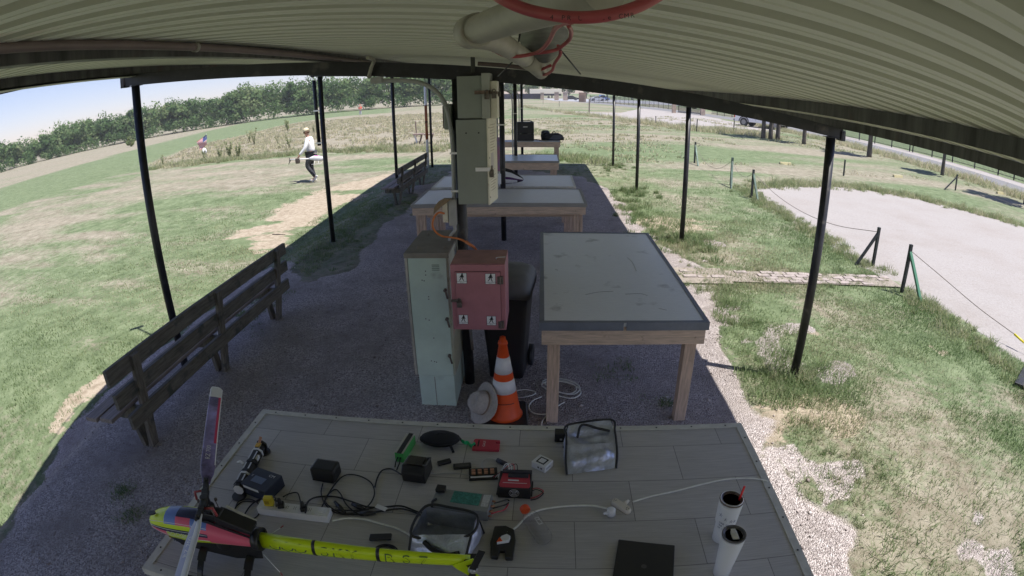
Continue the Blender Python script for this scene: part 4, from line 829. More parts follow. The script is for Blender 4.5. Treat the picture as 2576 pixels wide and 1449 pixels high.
c = tp(1545, 1287, .02); t = thing('round_plug', 'round white plug pushed into the cream triple outlet', 'plug', (c.x-.012, c.y, HT+.004)); q = MB(); q.lathe([(.0, .034), (.012, .033), (.017, .028), (.018, .0)][::-1], n=20); q.tube([(-.012, -.004, .016), (-.03, -.006, .010)], [.008, .005], 8); q.build('body', m_white, t)
# white carton
c = tp(1364, 1160); c = Vector((.014, 1.862, 0)); t = boxthing('white_carton', 'small white carton with a black square screen picture on its lid', 'box', c, .072, .062, .034, R(-36), M_('white card', (.62, .62, .60), .6), .001, parts=(('screen_picture', (-.021, .021, -.021, .021, .0342, .0346), m_ink), ('screen_centre', (-.0145, .0145, -.0145, .0145, .0347, .0350), m_slab), ('side_print', (.0362, .0364, -.022, .010, .012, .022), M_('grey print', (.3, .3, .32), .6))))
q = MB()
for x in (-.004, .012): q.bb(x, x+.009, -.0314, -.0311, .012, .021)
q.build('front_print', M_('dark print', (.10, .10, .11), .6), t)
# small black box near bag
boxthing('black_gadget', 'small black cube with a round lens beside the upright silver bag', 'gadget', Vector((.098, 2.065, 0)), .055, .045, .05, R(-2), m_bk, .003, parts=(('lens', (-.004, .008, -.0232, -.0226, .012, .022), m_metal),))
# silver bag (upright, closed)
def quilt(grid, name, mat, t, sub=1):
    q = MB(); n = len(grid); k = len(grid[0]); vs = [v for r in grid for v in r]; q.add(vs, [(i*k+j, i*k+j+1, (i+1)*k+j+1, (i+1)*k+j) for i in range(n-1) for j in range(k-1)], 0, True); return q.build(name, mat, t, world=True, sub=sub)
t = thing('silver_bag', 'upright silver cool bag with black piping and a black handle, at the far edge', 'bag', (.22, 1.92, HT))
A, B_, C_, D_ = [tp(*p_, 0) for p_ in ((1430, 1190), (1551, 1170), (1530, 1120), (1418, 1135))]
T0, T1_, T2_, T3_ = tp(1437, 1120, .05), tp(1552, 1110, .045), Vector((.325, 2.05, HT+.125)), Vector((.130, 2.03, HT+.110))
A = Vector((.120, 1.805, HT+.002)); B_ = Vector((.338, 1.845, HT+.002)); C_ = Vector((.345, 2.03, HT+.002)); D_ = Vector((.112, 2.00, HT+.002))
TA = Vector((.118, 1.92, HT+.080)); TB = Vector((.345, 1.945, HT+.070))
def lerp(a, b, t_): return a*(1-t_)+b*t_
def sheet(c00, c10, c11, c01, nu, nv, bul, seed=0, wob=.006):
    r_ = random.Random(seed); nrm = (c10-c00).cross(c01-c00).normalized(); g_ = []
    for j in range(nv+1):
        row = []
        for i in range(nu+1):
            u, v = i/nu, j/nv; p = lerp(lerp(c00, c10, u), lerp(c01, c11, u), v); e = min(1, 4*min(u, 1-u, v, 1-v)*1.2)
            row.append(p+nrm*(bul*16*u*(1-u)*v*(1-v)+wob*e*(math.sin(u*9+v*7+seed)*.6+math.sin(u*4-v*13+seed*2)*.5+r_.uniform(-.5, .5))))
        g_.append(row)
    return g_
quilt(sheet(A, B_, TB, TA, 10, 8, .014, 3, .013), 'front_panel', m_sil, t)
quilt(sheet(TA, TB, T2_, T3_, 10, 8, -.024, 5, .012), 'top_panel', m_sil, t)
quilt(sheet(D_, A, TA, T3_, 6, 8, .012, 7, .005), 'left_panel', m_sil, t); quilt(sheet(B_, C_, T2_, TB, 6, 8, .010, 8, .005), 'right_panel', m_sil, t)
quilt(sheet(C_, D_, T3_, T2_, 8, 6, .004, 9, .004), 'back_panel', m_sil, t)
for P2 in ([A, lerp(A, TA, .5)+Vector((-.004, -.006, 0)), TA, lerp(TA, T3_, .5)+Vector((-.004, -.004, .0)), T3_, T2_, lerp(T2_, TB, .5)+Vector((.006, 0, 0)), TB, lerp(TB, B_, .5)+Vector((.004, -.004, 0)), B_], [D_, T3_], [C_, T2_]):
    q = MB(); q.tube(arc_pts(P2, 5), .0052, 8); q.build('piping', m_dark, t, world=True)
q = MB(); q.tube(arc_pts([lerp(TA, TB, .22)+Vector((0, .03, .016)), lerp(TA, TB, .32)+Vector((0, .085, .045)), lerp(TA, TB, .62)+Vector((0, .070, .035)), lerp(TA, TB, .88)+Vector((0, .05, .030))], 6), .006, 6); q.build('handle', m_dark, t, world=True)
# silver bag 2 (open, in front)
t = thing('open_silver_bag', 'open silver cool bag with black piping lying behind the lime tail boom', 'bag', (-.34, 1.37, HT))
A = Vector((-.470, 1.315, HT+.002)); B_ = Vector((-.262, 1.262, HT+.002)); C_ = Vector((-.205, 1.445, HT+.002)); D_ = Vector((-.425, 1.480, HT+.002))
TA = tp(1038, 1352, .075); TB = tp(1196, 1305, .09); TC = tp(1190, 1290, .10); TD = tp(1060, 1288, .10)
TA = Vector((-.455, 1.335, HT+.085)); TB = Vector((-.235, 1.345, HT+.10)); TC = Vector((-.225, 1.430, HT+.115)); TD = Vector((-.420, 1.455, HT+.12))
quilt(sheet(A, B_, TB, TA, 10, 6, .014, 11, .010), 'front_panel', m_sil, t); quilt(sheet(B_, C_, TC, TB, 8, 6, .022, 12, .006), 'right_panel', m_sil, t)
quilt(sheet(C_, D_, TD, TC, 8, 6, .010, 13, .004), 'back_panel', m_sil, t); quilt(sheet(D_, A, TA, TD, 6, 6, .012, 14, .004), 'left_panel', m_sil, t)
quilt(sheet(A+Vector((0, 0, .003)), B_+Vector((0, 0, .003)), C_+Vector((0, 0, .003)), D_+Vector((0, 0, .003)), 4, 4, 0, 1, 0), 'bottom_panel', m_sil, t)
q = MB(); q.tube(arc_pts([TA, lerp(TA, TB, .5)+Vector((.0, .012, -.028)), TB, TC, lerp(TC, TD, .5)+Vector((0, .012, .006)), TD], 6, True), .0055, 8, closed=True); q.build('rim_piping', m_dark, t, world=True)
for P2 in ([A, TA], [B_, TB], [C_, TC]): q = MB(); q.tube(arc_pts(P2, 5), .005, 8); q.build('piping', m_dark, t, world=True)
q = MB(); q.tube(arc_pts([Vector((-.405, 1.318, HT+.070)), Vector((-.37, 1.290, HT+.062)), Vector((-.32, 1.283, HT+.045)), Vector((-.275, 1.292, HT+.05))], 6), [.010]*19, 8); q.build('handle', m_blk2, t, world=True)
# black clamp / foot block
t = thing('black_tool', 'black two pronged plastic stand right of the tail rotor', 'stand', (-.128, 1.38, HT), R(-3))
q = MB(); q.prism([(-.042, .085), (-.046, .0), (-.036, -.07), (-.010, -.072), (-.006, -.035), (.012, -.035), (.016, -.072), (.044, -.070), (.046, .02), (.034, .075), (0, .092)], 0, .022, None); q.build('body', m_bk, t, bevel=.004)
t = thing('angled_plug', 'white and orange wedge shaped plug lying on the black stand', 'plug', (-.12, 1.39, HT+.023), R(20))
q = MB(); q.prism([(-.035, -.012), (.010, -.016), (.022, .004), (.012, .018), (-.010, .014)], 0, .016, None); q.build('body', m_white, t, bevel=.002)
q = MB(); q.prism([(-.037, -.0125), (-.014, -.0145), (-.018, .009)], .0162, .0170, None); q.build('orange_flash', m_or, t)
# drink bottle lying down
a, b = tp(1323, 1288, .026), tp(1368, 1352, .033); d = (b-a).normalized(); L = .185; b = a+d*L
t = thing('drink_bottle', 'empty clear plastic bottle with an orange cap lying on its side', 'bottle', (a.x, a.y, HT))
m_pet = bpy.data.materials.new('clear plastic'); m_pet.use_nodes = True; pb = m_pet.node_tree.nodes['Principled BSDF']; pb.inputs['Base Color'].default_value = (1, 1, 1, 1); pb.inputs['Alpha'].default_value = .30; pb.inputs['Transmission Weight'].default_value = .97; pb.inputs['Roughness'].default_value = .04; pb.inputs['IOR'].default_value = 1.06; pb.inputs['Specular IOR Level'].default_value = 1
Mb = Matrix((Vector((-d.y, d.x, 0)).normalized(), Vector((0, 0, 1)), Vector((d.x, d.y, 0)).normalized())).transposed(); c = Vector((a.x, a.y, HT+.034))
prof = [(.016, .0), (.016, .012), (.022, .022), (.032, .040), (.0335, .060), (.031, .066), (.0335, .073), (.0335, .125), (.031, .131), (.0335, .138), (.0325, .165), (.026, .176), (.012, .172)]
q = MB(); q.lathe(prof, c, 28, 0, Mb); q.build('body', m_pet, t, world=True)
q = MB(); q.lathe([(.0175, -.020), (.0195, -.017), (.0195, .0), (.017, .004)], c, 24, 0, Mb); q.build('cap', m_or, t, world=True)
q = MB()
F = frame(c+d*.060+Vector((0, 0, .0338))+Mb @ Vector((-.010, 0, 0)), d, Vector((-d.y, d.x, 0))); text_mb(q, 'G', F, .030)
for u0, u1, v0, v1 in ((.085, .125, -.004, -.002), (.085, .125, .010, .012), (.085, .087, -.004, .012), (.123, .125, -.004, .012), (.098, .100, -.004, .012)): q.box(c+d*((u0+u1)/2)+Vector((0, 0, .0332))+Mb @ Vector(((v0+v1)/2, 0, 0)), (u1-u0, v1-v0, .0006), 0, Matrix((d, Vector((-d.y, d.x, 0)), Vector((0, 0, 1)))).transposed())
q.build('lettering', m_slab, t, world=True)
# laptop
a, b = tp(1556, 1356, .018), tp(1698, 1371, .018); rz_ = math.atan2(b.y-a.y, b.x-a.x)
t = thing('laptop', 'closed black laptop lying at the near edge of the table', 'laptop', (a.x, a.y, HT), rz_)
m_lap = M_('dark laptop lid', (.016, .016, .017), .42, var=.06, vs=8); W_ = (b-a).length
q = MB(); q.bb(0, W_, -.235, 0, 0, .010); q.build('base', m_bk, t, bevel=.003)
q = MB(); q.bb(0, W_, -.235, 0, .0105, .018); ld = q.build('lid', m_lap, t, bevel=.003)
q = MB(); q.cyl((.105, -.122, .0181), (.105, -.122, .0184), .010, n=24); q.build('maker_badge', M_('badge', (.05, .05, .05), .3), ld)
# tumblers
m_tw = M_('white enamel', (.62, .63, .68), .32, var=.02, vs=8); m_lidc = bpy.data.materials.new('smoky clear lid'); m_lidc.use_nodes = True; pb = m_lidc.node_tree.nodes['Principled BSDF']; pb.inputs['Base Color'].default_value = (.16, .15, .15, 1); pb.inputs['Roughness'].default_value = .12; pb.inputs['Transmission Weight'].default_value = .3
def tumbler(label, x, y, rt, rb, H_, straw, contents):
    t = thing('tumbler', label, 'tumbler', (x, y, HT), 0, 'white insulated tumblers')
    q = MB()
    prof = [(rb-.004, 0), (rb, .003), (rb+.001, .05)] + ([(rb+.002, H_*.42), (rt-.004, H_*.50)] if straw else [(rb+.004, H_*.4)]) + [(rt, H_-.012), (rt, H_-.004), (rt-.003, H_-.003), (rt-.004, H_-.02)]
    q.lathe(prof, n=40); q.build('cup', m_tw, t)
    q = MB(); q.lathe([(rt-.0008, H_-.0035), (rt-.001, H_+.003)], n=40); q.build('steel_rim', m_metal, t)
    q = MB(); q.lathe([(rt+.0006, H_+.003), (rt+.001, H_+.009), (rt-.003, H_+.010), (rt-.005, H_+.004), (rt*.6, H_+.002), (.0005, H_+.002)], n=40); l_ = q.build('lid', m_lidc if not straw else M_('iced drink lid', (.09, .065, .055), .15, var=.4, vs=30), t)
    if straw:
        q = MB(); q.tube([(rt*.62, -.004, H_+.002), (rt*.86, .006, H_+.060)], .0042, 10); q.build('straw', M_('red straw', (.60, .02, .02), .35), t)
        q = MB(); q.tube([(rt-.003, 0, H_+.0105)]+[((rt-.003)*math.cos(a), (rt-.003)*math.sin(a), H_+.0105) for a in np.linspace(0.1, 6.2, 36)], .0022, 6); q.build('lid_rim', m_metal, l_)
        q = MB()
        def onc(ang, z, s, fn):
            F = frame((math.cos(ang)*(rt-.0005+.0018), math.sin(ang)*(rt-.0005+.0018), z), (-math.sin(ang), math.cos(ang), 0), (0, 0, 1)); fn(F, s)
        def star(F, s):
            for k in range(5): a = R(90+72*k); q.prism([(-.0007, 0), (.0007, 0), (.0007+s*math.cos(a), s*math.sin(a)), (-.0007+s*math.cos(a), s*math.sin(a))], 0, .0003, F)
        for da, dz in ((-.55, .0), (-.05, -.012), (.42, -.020), (.75, -.022)): onc(R(-115)+da, H_-.045+dz, .008, star)
        for i, tx in enumerate(('LONE STAR', 'THE STATE', 'OF TEXAS')):
            for j, chh in enumerate(tx): onc(R(-115)-.45+j*.115, H_-.080-i*.013-j*.001, .011, lambda F, s, chh=chh: text_mb(q, chh, F, s))
        q.build('lettering', M_('navy print', (.03, .035, .08), .5), t)
    else:
        q = MB(); q.bb(-.011, .013, -.024, .016, H_+.0025, H_+.007); q.bb(-.008, .010, .006, .024, H_+.007, H_+.010); q.build('slider', m_metal, l_, bevel=.001)
    return t
tumbler('white tumbler with navy stars and writing, a brown drink and a red straw', .700, 1.392, .0455, .034, .202, True, 1)
tumbler('plain white tumbler with a clear slider lid, nearest the camera', .660, 1.218, .0425, .031, .200, False, 0)
# coil of cable under the boom
t = thing('cable_coil', 'coiled black cable with a flat plug under the lime tail boom', 'cable', tp(965, 1385))
c = tp(968, 1388, .006)
for k, (rx, ry) in enumerate(((.040, .032), (.036, .028), (.044, .035))):
    q = MB(); q.tube([c+Vector((rx*math.cos(a)+.003*k, ry*math.sin(a)-.002*k, .004*k)) for a in np.linspace(0, 6.28, 26)[:-1]], .0034, 6, closed=True); q.build('loop', m_cable, t, world=True)
q = MB(); q.beam(tp(930, 1352, .012), tp(985, 1350, .02), .03, .012); q.build('plug', m_bk, t, world=True, bevel=.003)
# thin rod on near left corner of table
q = MB(); q.beam(tp(355, 1430, .003), tp(345, 1424, .006), .008, .006)
# ---------------------------------------------------------------- the big model helicopter
O = at(643, 1356, HT+.145); ex = (O-at(1161, 1409, HT+.135)); ex.z = 0; ex.normalize(); ey = Vector((ex.y, -ex.x, 0)); O.z = HT
FH = frame(O, ex, ey)            # x forward (to the nose), y away from the camera, z up
if FH.to_3x3().col[2].z < 0:
    ey = -ey; FH = Matrix((ex, ey, Vector((0, 0, 1)))).transposed().to_4x4(); FH.translation = O
FH = Matrix((ex, Vector((ex.y, -ex.x, 0)), Vector((0, 0, 1)))).transposed().to_4x4(); FH.translation = O
H = thing('model_helicopter', 'large model helicopter with a lime, blue and pink canopy and a lime tail boom', 'model helicopter', (O.x, O.y, HT))
def HB(q, name, mats, parent=None, **k):
    q.v = [tuple(FH @ Vector(v)) for v in q.v]; return q.build(name, mats, parent or H, world=True, **k)
m_lime = M_('lime paint', (.40, .52, .008), .3, var=.03, vs=6); m_hpink = M_('coral pink paint', (.78, .09, .14), .35); m_hblue = M_('blue paint', (.10, .16, .38), .35); m_navy = M_('navy paint', (.015, .02, .06), .35); m_cf = M_('carbon plate', (.012, .012, .013), .35)
# canopy: rings from nose to back, coloured bands in the mesh
NR = 22; prof = [(.485, .005, .150, .150), (.478, .020, .132, .168), (.455, .038, .118, .188), (.42, .048, .106, .206), (.37, .056, .098, .222), (.31, .060, .098, .232), (.24, .060, .102, .236), (.17, .056, .112, .226), (.09, .050, .120, .206), (.03, .045, .126, .190), (-.005, .042, .130, .182)]
rings = []
for (x, hw, z0, z1) in prof:
    ring = []
    for k in range(NR):
        a = 2*math.pi*k/NR; zc = (z0+z1)/2; hh = (z1-z0)/2; ring.append(Vector((x, -hw*math.copysign(abs(math.cos(a))**.8, math.cos(a)), zc+hh*math.sin(a))))
    rings.append(ring)
def cm(i, k):
    a = (k+.5)/NR; up = math.sin(2*math.pi*a); side = math.cos(2*math.pi*a)
    if i >= 7: return 1 if up > -.45 else 0
    if i < 2: return 0 if up > -.5 else 1
    if up < -.70: return 1
    if up < -.28: return 1 if (i in (2, 3)) else 0
    if up < -.02: return 1 if i in (2, 3, 6) else 0
    if up < .24: return 3
    if up > .93 and i > 4: return 3
    if up > .60: return 2 if i in (4, 6) else (1 if i == 5 and side > 0 else 0)
    return 0 if i != 6 else 1
q = MB(); q.loft(rings, mifn=cm); can = HB(q, 'canopy', [m_lime, m_hpink, m_hblue, m_navy, m_metal])
for zf in (0.20, -.30, .62):
    q = MB(); q.tube([r[0].lerp(r[0], 0) if False else Vector((r[0].x, -(abs(r[0].y)*math.sqrt(max(0, 1-zf*zf)))**1.0-.0012, (max(v.z for v in r)+min(v.z for v in r))/2+zf*(max(v.z for v in r)-min(v.z for v in r))/2)) for r in rings[1:8]], .0012, 5); HB(q, 'pinstripe', m_slab, can)
q = MB(); F = frame((.305, -.0625, .160), (-1, .015, 0), (0, -.1, 1)); text_mb(q, 'GOOSKY', F, .026, depth=.002, xs=1.15); HB(q, 'lettering', m_slab, can)
q = MB(); F = frame((.33, -.058, .120), (-1, .0, 0), (0, .25, 1)); text_mb(q, 'RS7', F, .024, depth=.003, xs=1.2); HB(q, 'number', m_navy, can)
q = MB(); q.loft([[Vector((.44-.0+.02*math.cos(a), -.020+.011*math.sin(a), .2035+.004*math.cos(a)*-1)) for a in np.linspace(0, 2*math.pi, 12)[:-1]], [Vector((.44-.0+.02*math.cos(a), -.020+.011*math.sin(a), .209+.004*math.cos(a)*-1)) for a in np.linspace(0, 2*math.pi, 12)[:-1]]]); HB(q, 'air_intake', m_ink, can)
# frame plates, battery tray
for sy in (-1, 1):
    q = MB(); q.prism([(.40, .10), (.34, .065), (.10, .05), (-.02, .075), (-.035, .17), (.05, .20), (.16, .235), (.20, .23), (.22, .12)], sy*.028-.0015, sy*.028+.0015, Matrix(((1, 0, 0, 0), (0, 0, 1, 0), (0, 1, 0, 0), (0, 0, 0, 1)))); HB(q, 'side_frame', m_cf)
q = MB(); q.bb(.03, .36, -.025, .025, .058, .105); HB(q, 'battery_tray', m_bk, bevel=.004)
q = MB(); q.bb(.33, .41, -.022, .022, .080, .098); HB(q, 'nose_tray', M_('amber', (.55, .36, .03), .4), bevel=.004)
q = MB(); q.cyl((.14, 0, .10), (.14, 0, .18), .042, n=24); HB(q, 'main_gear', m_bk)
q = MB(); q.loft([[Vector((x, -.044*math.cos(a), .150+.044*math.sin(a))) for a in np.linspace(0, 2*math.pi, 20)[:-1]] for x in (-.03, .0)]); HB(q, 'tail_collar', m_cf)
# skids
for x in (.03, .235):
    q = MB(); P3 = arc_pts([(x, -.13, .012), (x-.004, -.105, .045), (x, -.04, .075), (x, .04, .075), (x-.004, .105, .045), (x, .13, .012)], 5)
    for i in range(len(P3)-1): q.beam(P3[i], P3[i+1]+(P3[i+1]-P3[i])*.15, .034 if 6 < i < 19 else .024, .007, up=(1, 0, 0) if False else (0, 0, 1))
    HB(q, 'landing_strut', m_cf)
for sy in (-1, 1):
    q = MB(); q.tube(arc_pts([(-.09, sy*.132, .012), (.25, sy*.132, .008), (.31, sy*.13, .012), (.335, sy*.128, .03)], 5), .006, 8); HB(q, 'skid', m_cf)
# boom
m_bl = M_('boom outline print', (.05, .09, .03), .4)
q = MB(); rings = []
for u, h_, w_ in ((0, .037, .022), (-.2, .034, .021), (-.45, .029, .018), (-.70, .025, .016), (-.775, .024, .015)):
    rings.append([Vector((u, -w_*math.cos(a), .145+h_*math.sin(a)-.01*(-u/.78))) for a in np.linspace(0, 2*math.pi, 20)[:-1]])
q.loft(rings); bo = HB(q, 'tail_boom', m_lime)
for u in (-.235, -.465):
    q = MB(); rr_ = .034 if u > -.3 else .030; q.loft([[Vector((u+du, -(rr_*.64)*math.cos(a), .1445+rr_*math.sin(a)+.0127*u) ) for a in np.linspace(0, 2*math.pi, 20)[:-1]] for du in (-.006, .006)]); HB(q, 'boom_clamp', m_cf)
def boomtext(txt, u0, step, sz):
    for j, c in enumerate(txt):
        u = u0-step*j; w_ = .021+.006*u; F = frame((u, -w_*.93-.0015, .150+.0127*u), (-1, 0, 0), (0, .28, 1)); q2 = MB(); text_mb(q2, c, F, sz, xs=1.35)
        HB(q2, 'letter', m_bl, bo)
        q2 = MB(); F = frame((u-.0004, -w_*.93-.0025, .150+.0127*u), (-1, 0, 0), (0, .28, 1)); text_mb(q2, c, F, sz*.78, xs=1.28, depth=.0004); HB(q2, 'letter_face', m_lime, bo)
boomtext('GOO', -.085, .050, .056); boomtext('SKY', -.275, .050, .054); boomtext('RS7', -.505, .058, .048)
# tail
q = MB(); q.bb(-.80, -.755, -.018, .018, .112, .152); tg_ = HB(q, 'tail_case', m_cf, bevel=.003)
q = MB(); q.prism([(-.715, .128), (-.785, .165), (-.800, .150), (-.760, .128), (-.83, .035), (-.815, .030), (-.73, .108)], -.019, -.016, Matrix(((1, 0, 0, 0), (0, 0, 1, 0), (0, 1, 0, 0), (0, 0, 0, 1)))); HB(q, 'tail_fin', m_lime)
q = MB(); q.cyl((-.785, -.02, .133), (-.785, -.052, .133), .008, n=12); q.cyl((-.785, -.035, .133), (-.785, -.046, .133), .016, n=12); HB(q, 'tail_hub', m_metal)
for sg in (-1, 1):
    q = MB(); q.beam((-.785, -.048, .133+sg*.012), (-.785-sg*.035, -.048, .133+sg*.105), .004, .022, up=(1, 0, 0)); HB(q, 'tail_blade', m_cf)
# head
hx, hz = .155, .315
q = MB(); q.cyl((hx, 0, .19), (hx, 0, hz+.01), .006, n=12); HB(q, 'mast', m_metal)
q = MB(); q.bb(hx-.05, hx+.045, -.024, .024, .225, .262); q.cyl((hx, 0, .262), (hx, 0, .285), .026, n=20); HB(q, 'swashplate', m_cf, bevel=.004)
q = MB(); q.prism([(.13, .225), (-.01, .195), (-.015, .212), (.12, .262)], -.03, .03, Matrix(((1, 0, 0, 0), (0, 0, 1, 0), (0, 1, 0, 0), (0, 0, 0, 1)))); HB(q, 'top_cover', m_cf, bevel=.003)
q = MB(); q.beam((.10, .033, .262), (-.01, .033, .205), .012, .004); HB(q, 'silver_link', m_metal)
for sx, sy in ((-.035, -.02), (-.03, .022), (.035, .0)):
    q = MB(); q.cyl((hx+sx, sy, .215), (hx+sx*.8, sy*1.1, .30), .0022, n=6); q.lathe([(.006, -.004), (.006, .004)], (hx+sx, sy, .30), 8); HB(q, 'link_rod', m_ph)
hub = FH @ Vector((hx, 0, hz)); tip1 = at(545, 980, hub.z+.012); w1 = (tip1-hub); w1.z = 0
dA = Vector((w1.x, w1.y, .0)).normalized(); LB = .80
tip2 = at(455, 1449, hub.z); dB = (tip2-hub); dB.z = 0; dB.normalize()
q = MB(); q.cyl(hub+Vector((0, 0, -.016)), hub+Vector((0, 0, .014)), .017, n=16); q.beam(hub-dA*.05, hub+dA*.05, .026, .022); q.beam(hub, hub+dB*.06, .024, .020); q.build('rotor_head', m_cf, H, world=True, bevel=.002)
m_bw = M_('blade white', (.60, .60, .63), .35); m_bb = M_('blade print', (.30, .26, .52), .35, col2=(.04, .03, .07), vs=7, stretch=(1, 1, 1)); m_br = M_('blade red', (.45, .03, .09), .35)
def blade(name, dr, L0, L1, droop, txt, flip):
    sd = Vector((-dr.y, dr.x, 0)); q = MB(); sec = []; W = .060
    us = [L0, L0+.03, L0+.06, L0+.12] + [L0+.12+(L1-L0-.14)*k/8 for k in range(1, 9)] + [L1-.008, L1]
    for i, u in enumerate(us):
        ch = W if i > 2 else (.030, .036, .052)[i]
        if u > L1-.01: ch = W*.75
        z = droop*(u/L1)**2; c = hub+dr*u+Vector((0, 0, z)); tk = .0045 if i > 2 else .007
        tw = .32
        ring = []
        for k in range(12):
            a = 2*math.pi*k/12; y = ch*.5*math.cos(a)+(0.0 if u < L1-.01 else .004); zz = tk*math.sin(a)*(.6+.4*math.cos(a)); ring.append(c+sd*y*math.cos(tw)+Vector((0, 0, zz+y*math.sin(tw))))
        sec.append(ring)
    n_ = len(sec)
    def mf(i, k):
        y = math.cos(2*math.pi*(k+.5)/12)
        if not flip:
            if i >= n_-4: return 0
            if i < 3: return 1
            if y < -.75: return 0
            if y < -.35 and i > 4: return 2
            return 1
        return 0 if (y > -.1) else 3
    q.loft(sec, mifn=mf); b = q.build(name, [m_bw, m_bb, m_br, M_('blade blue grey', (.22, .24, .38), .35)], H, world=True)
    q = MB(); Fx = dr if not flip else dr; Fy = sd if not flip else sd
    F = frame(hub+dr*(L0+.19 if not flip else L0+.16)+Vector((0, 0, droop*.05+.0095)), -dr if flip else dr, -sd if flip else sd); text_mb(q, txt, F, .026, xs=1.2)
    q.v = [tuple(Vector(v)+Vector((0, 0, (Vector(v)-hub).dot(sd)*math.tan(.32)))) for v in q.v]; q.build('lettering', m_slab, b, world=True)
    q = MB(); q.beam(hub+dr*.045, hub+dr*(L0+.03), .020, .018); q.cyl(hub+dr*(L0+.015)+Vector((0, 0, -.018)), hub+dr*(L0+.015)+Vector((0, 0, .018)), .006, n=10); q.build('blade_grip', m_cf, b, world=True, bevel=.002)
    q = MB(); a_ = hub+dr*.05+sd*.012; q.tube([a_, a_+sd*.03, a_+sd*.035+Vector((0, 0, -.035))], .005, 8); q.build('pitch_arm', m_red, b, world=True)
blade('main_blade', dA, .085, LB, .012, 'RZ 700', False); blade('main_blade', dB, .085, .78, -.0, 'RZ 700', True)
q = MB(); q.tube([FH @ Vector((-.02, .02, .13)), FH @ Vector((-.09, .05, .17))], .0016, 6); q.build('antenna', m_slab, H, world=True); q = MB(); q.tube([FH @ Vector((-.03, -.03, .10)), FH @ Vector((-.10, -.07, .06))], .0016, 6); q.build('antenna', m_slab, H, world=True)
for e_ in (Vector((-.09, .05, .17)), Vector((-.10, -.07, .06))):
    d_ = Vector((-.35, .25 if e_.y > 0 else -.3, .2 if e_.y > 0 else -.2)).normalized(); q = MB(); q.tube([FH @ e_, FH @ (e_+d_*.014)], .0024, 6); q.build('antenna_tip', m_red, H, world=True)
# ================================================================ OUTDOORS
ALB = 1.0
def veg_mat(name, dark, mid, straw, rough=.8):
    m = bpy.data.materials.new(name); m.use_nodes = True; t = m.node_tree; b = t.nodes['Principled BSDF']; b.inputs['Roughness'].default_value = rough; b.inputs['Specular IOR Level'].default_value = .2
    a = t.nodes.new('ShaderNodeAttribute'); a.attribute_name = 'mask'; s = t.nodes.new('ShaderNodeSeparateColor'); t.links.new(a.outputs['Color'], s.inputs[0])
    r = t.nodes.new('ShaderNodeValToRGB'); t.links.new(s.outputs[0], r.inputs[0]); e = r.color_ramp.elements; e.new(.5)
    for k, (p, c) in enumerate(((0, straw), (.5, mid), (1, dark))): e[k].position = p; e[k].color = (*c, 1)
    t.links.new(r.outputs[0], b.inputs['Base Color']); tr = t.nodes.new('ShaderNodeBsdfTranslucent'); t.links.new(r.outputs[0], tr.inputs[0]); mx = t.nodes.new('ShaderNodeMixShader'); mx.inputs[0].default_value = .5 if 'stone' not in name else 0
    t.links.new(b.outputs[0], mx.inputs[1]); t.links.new(tr.outputs[0], mx.inputs[2]); t.links.new(mx.outputs[0], t.nodes['Material Output'].inputs[0]); return m
m_grass = veg_mat('grass blades', (.13, .205, .08), (.245, .305, .155), (.43, .39, .27))
m_weed = veg_mat('weed leaves', (.18, .25, .10), (.33, .365, .20), (.58, .52, .38))
m_leaf = veg_mat('tree leaves', (.065, .125, .045), (.13, .21, .08), (.25, .30, .15))
m_leafl = veg_mat('light tree leaves', (.08, .13, .045), (.16, .225, .085), (.26, .30, .12))
def gzv(x, y): t = np.clip((-3.75-x)/1.15, 0, 1); return bdv(y)*t*t*(3-2*t)
def blades(name, x, y, h, w_, grn, lean=.5, mat=None, label=None, cat='grass', z=None):
    n = len(x); a = rng.random(n)*2*np.pi; la = rng.random(n)*2*np.pi; ln = h*lean*(.3+rng.random(n)); z0 = gzv(x, y) if z is None else z
    dx, dy = np.cos(a)*w_*.5, np.sin(a)*w_*.5; lx, ly = np.cos(la)*ln, np.sin(la)*ln; hz_ = np.sqrt(np.maximum(h*h-ln*ln*.6, (h*.3)**2))
    V = np.zeros((n, 6, 3)); V[:, 0] = np.stack([x-dx, y-dy, z0-.01], 1); V[:, 1] = np.stack([x+dx, y+dy, z0-.01], 1)
    V[:, 2] = np.stack([x+dx*.8+lx*.35, y+dy*.8+ly*.35, z0+hz_*.6], 1); V[:, 3] = np.stack([x-dx*.8+lx*.35, y-dy*.8+ly*.35, z0+hz_*.6], 1)
    V[:, 4] = np.stack([x+dx*.15+lx, y+dy*.15+ly, z0+hz_], 1); V[:, 5] = np.stack([x-dx*.15+lx, y-dy*.15+ly, z0+hz_], 1)
    b = (np.arange(n)*6)[:, None]; F = np.concatenate([b+np.array([[0, 1, 2, 3]]), b+np.array([[3, 2, 4, 5]])], 0)
    c = np.zeros((n, 6, 4)); c[..., 3] = 1; c[:, :, 0] = np.clip(grn+rng.normal(0, .16, n), 0, 1)[:, None]
    o = np_mesh(name, V.reshape(-1, 3), F, mat or m_grass, c.reshape(-1, 4))
    return tag(o, label, cat, kind='stuff')
def scatter(x0, x1, y0, y1, n): return rng.uniform(x0, x1, n), rng.uniform(y0, y1, n)
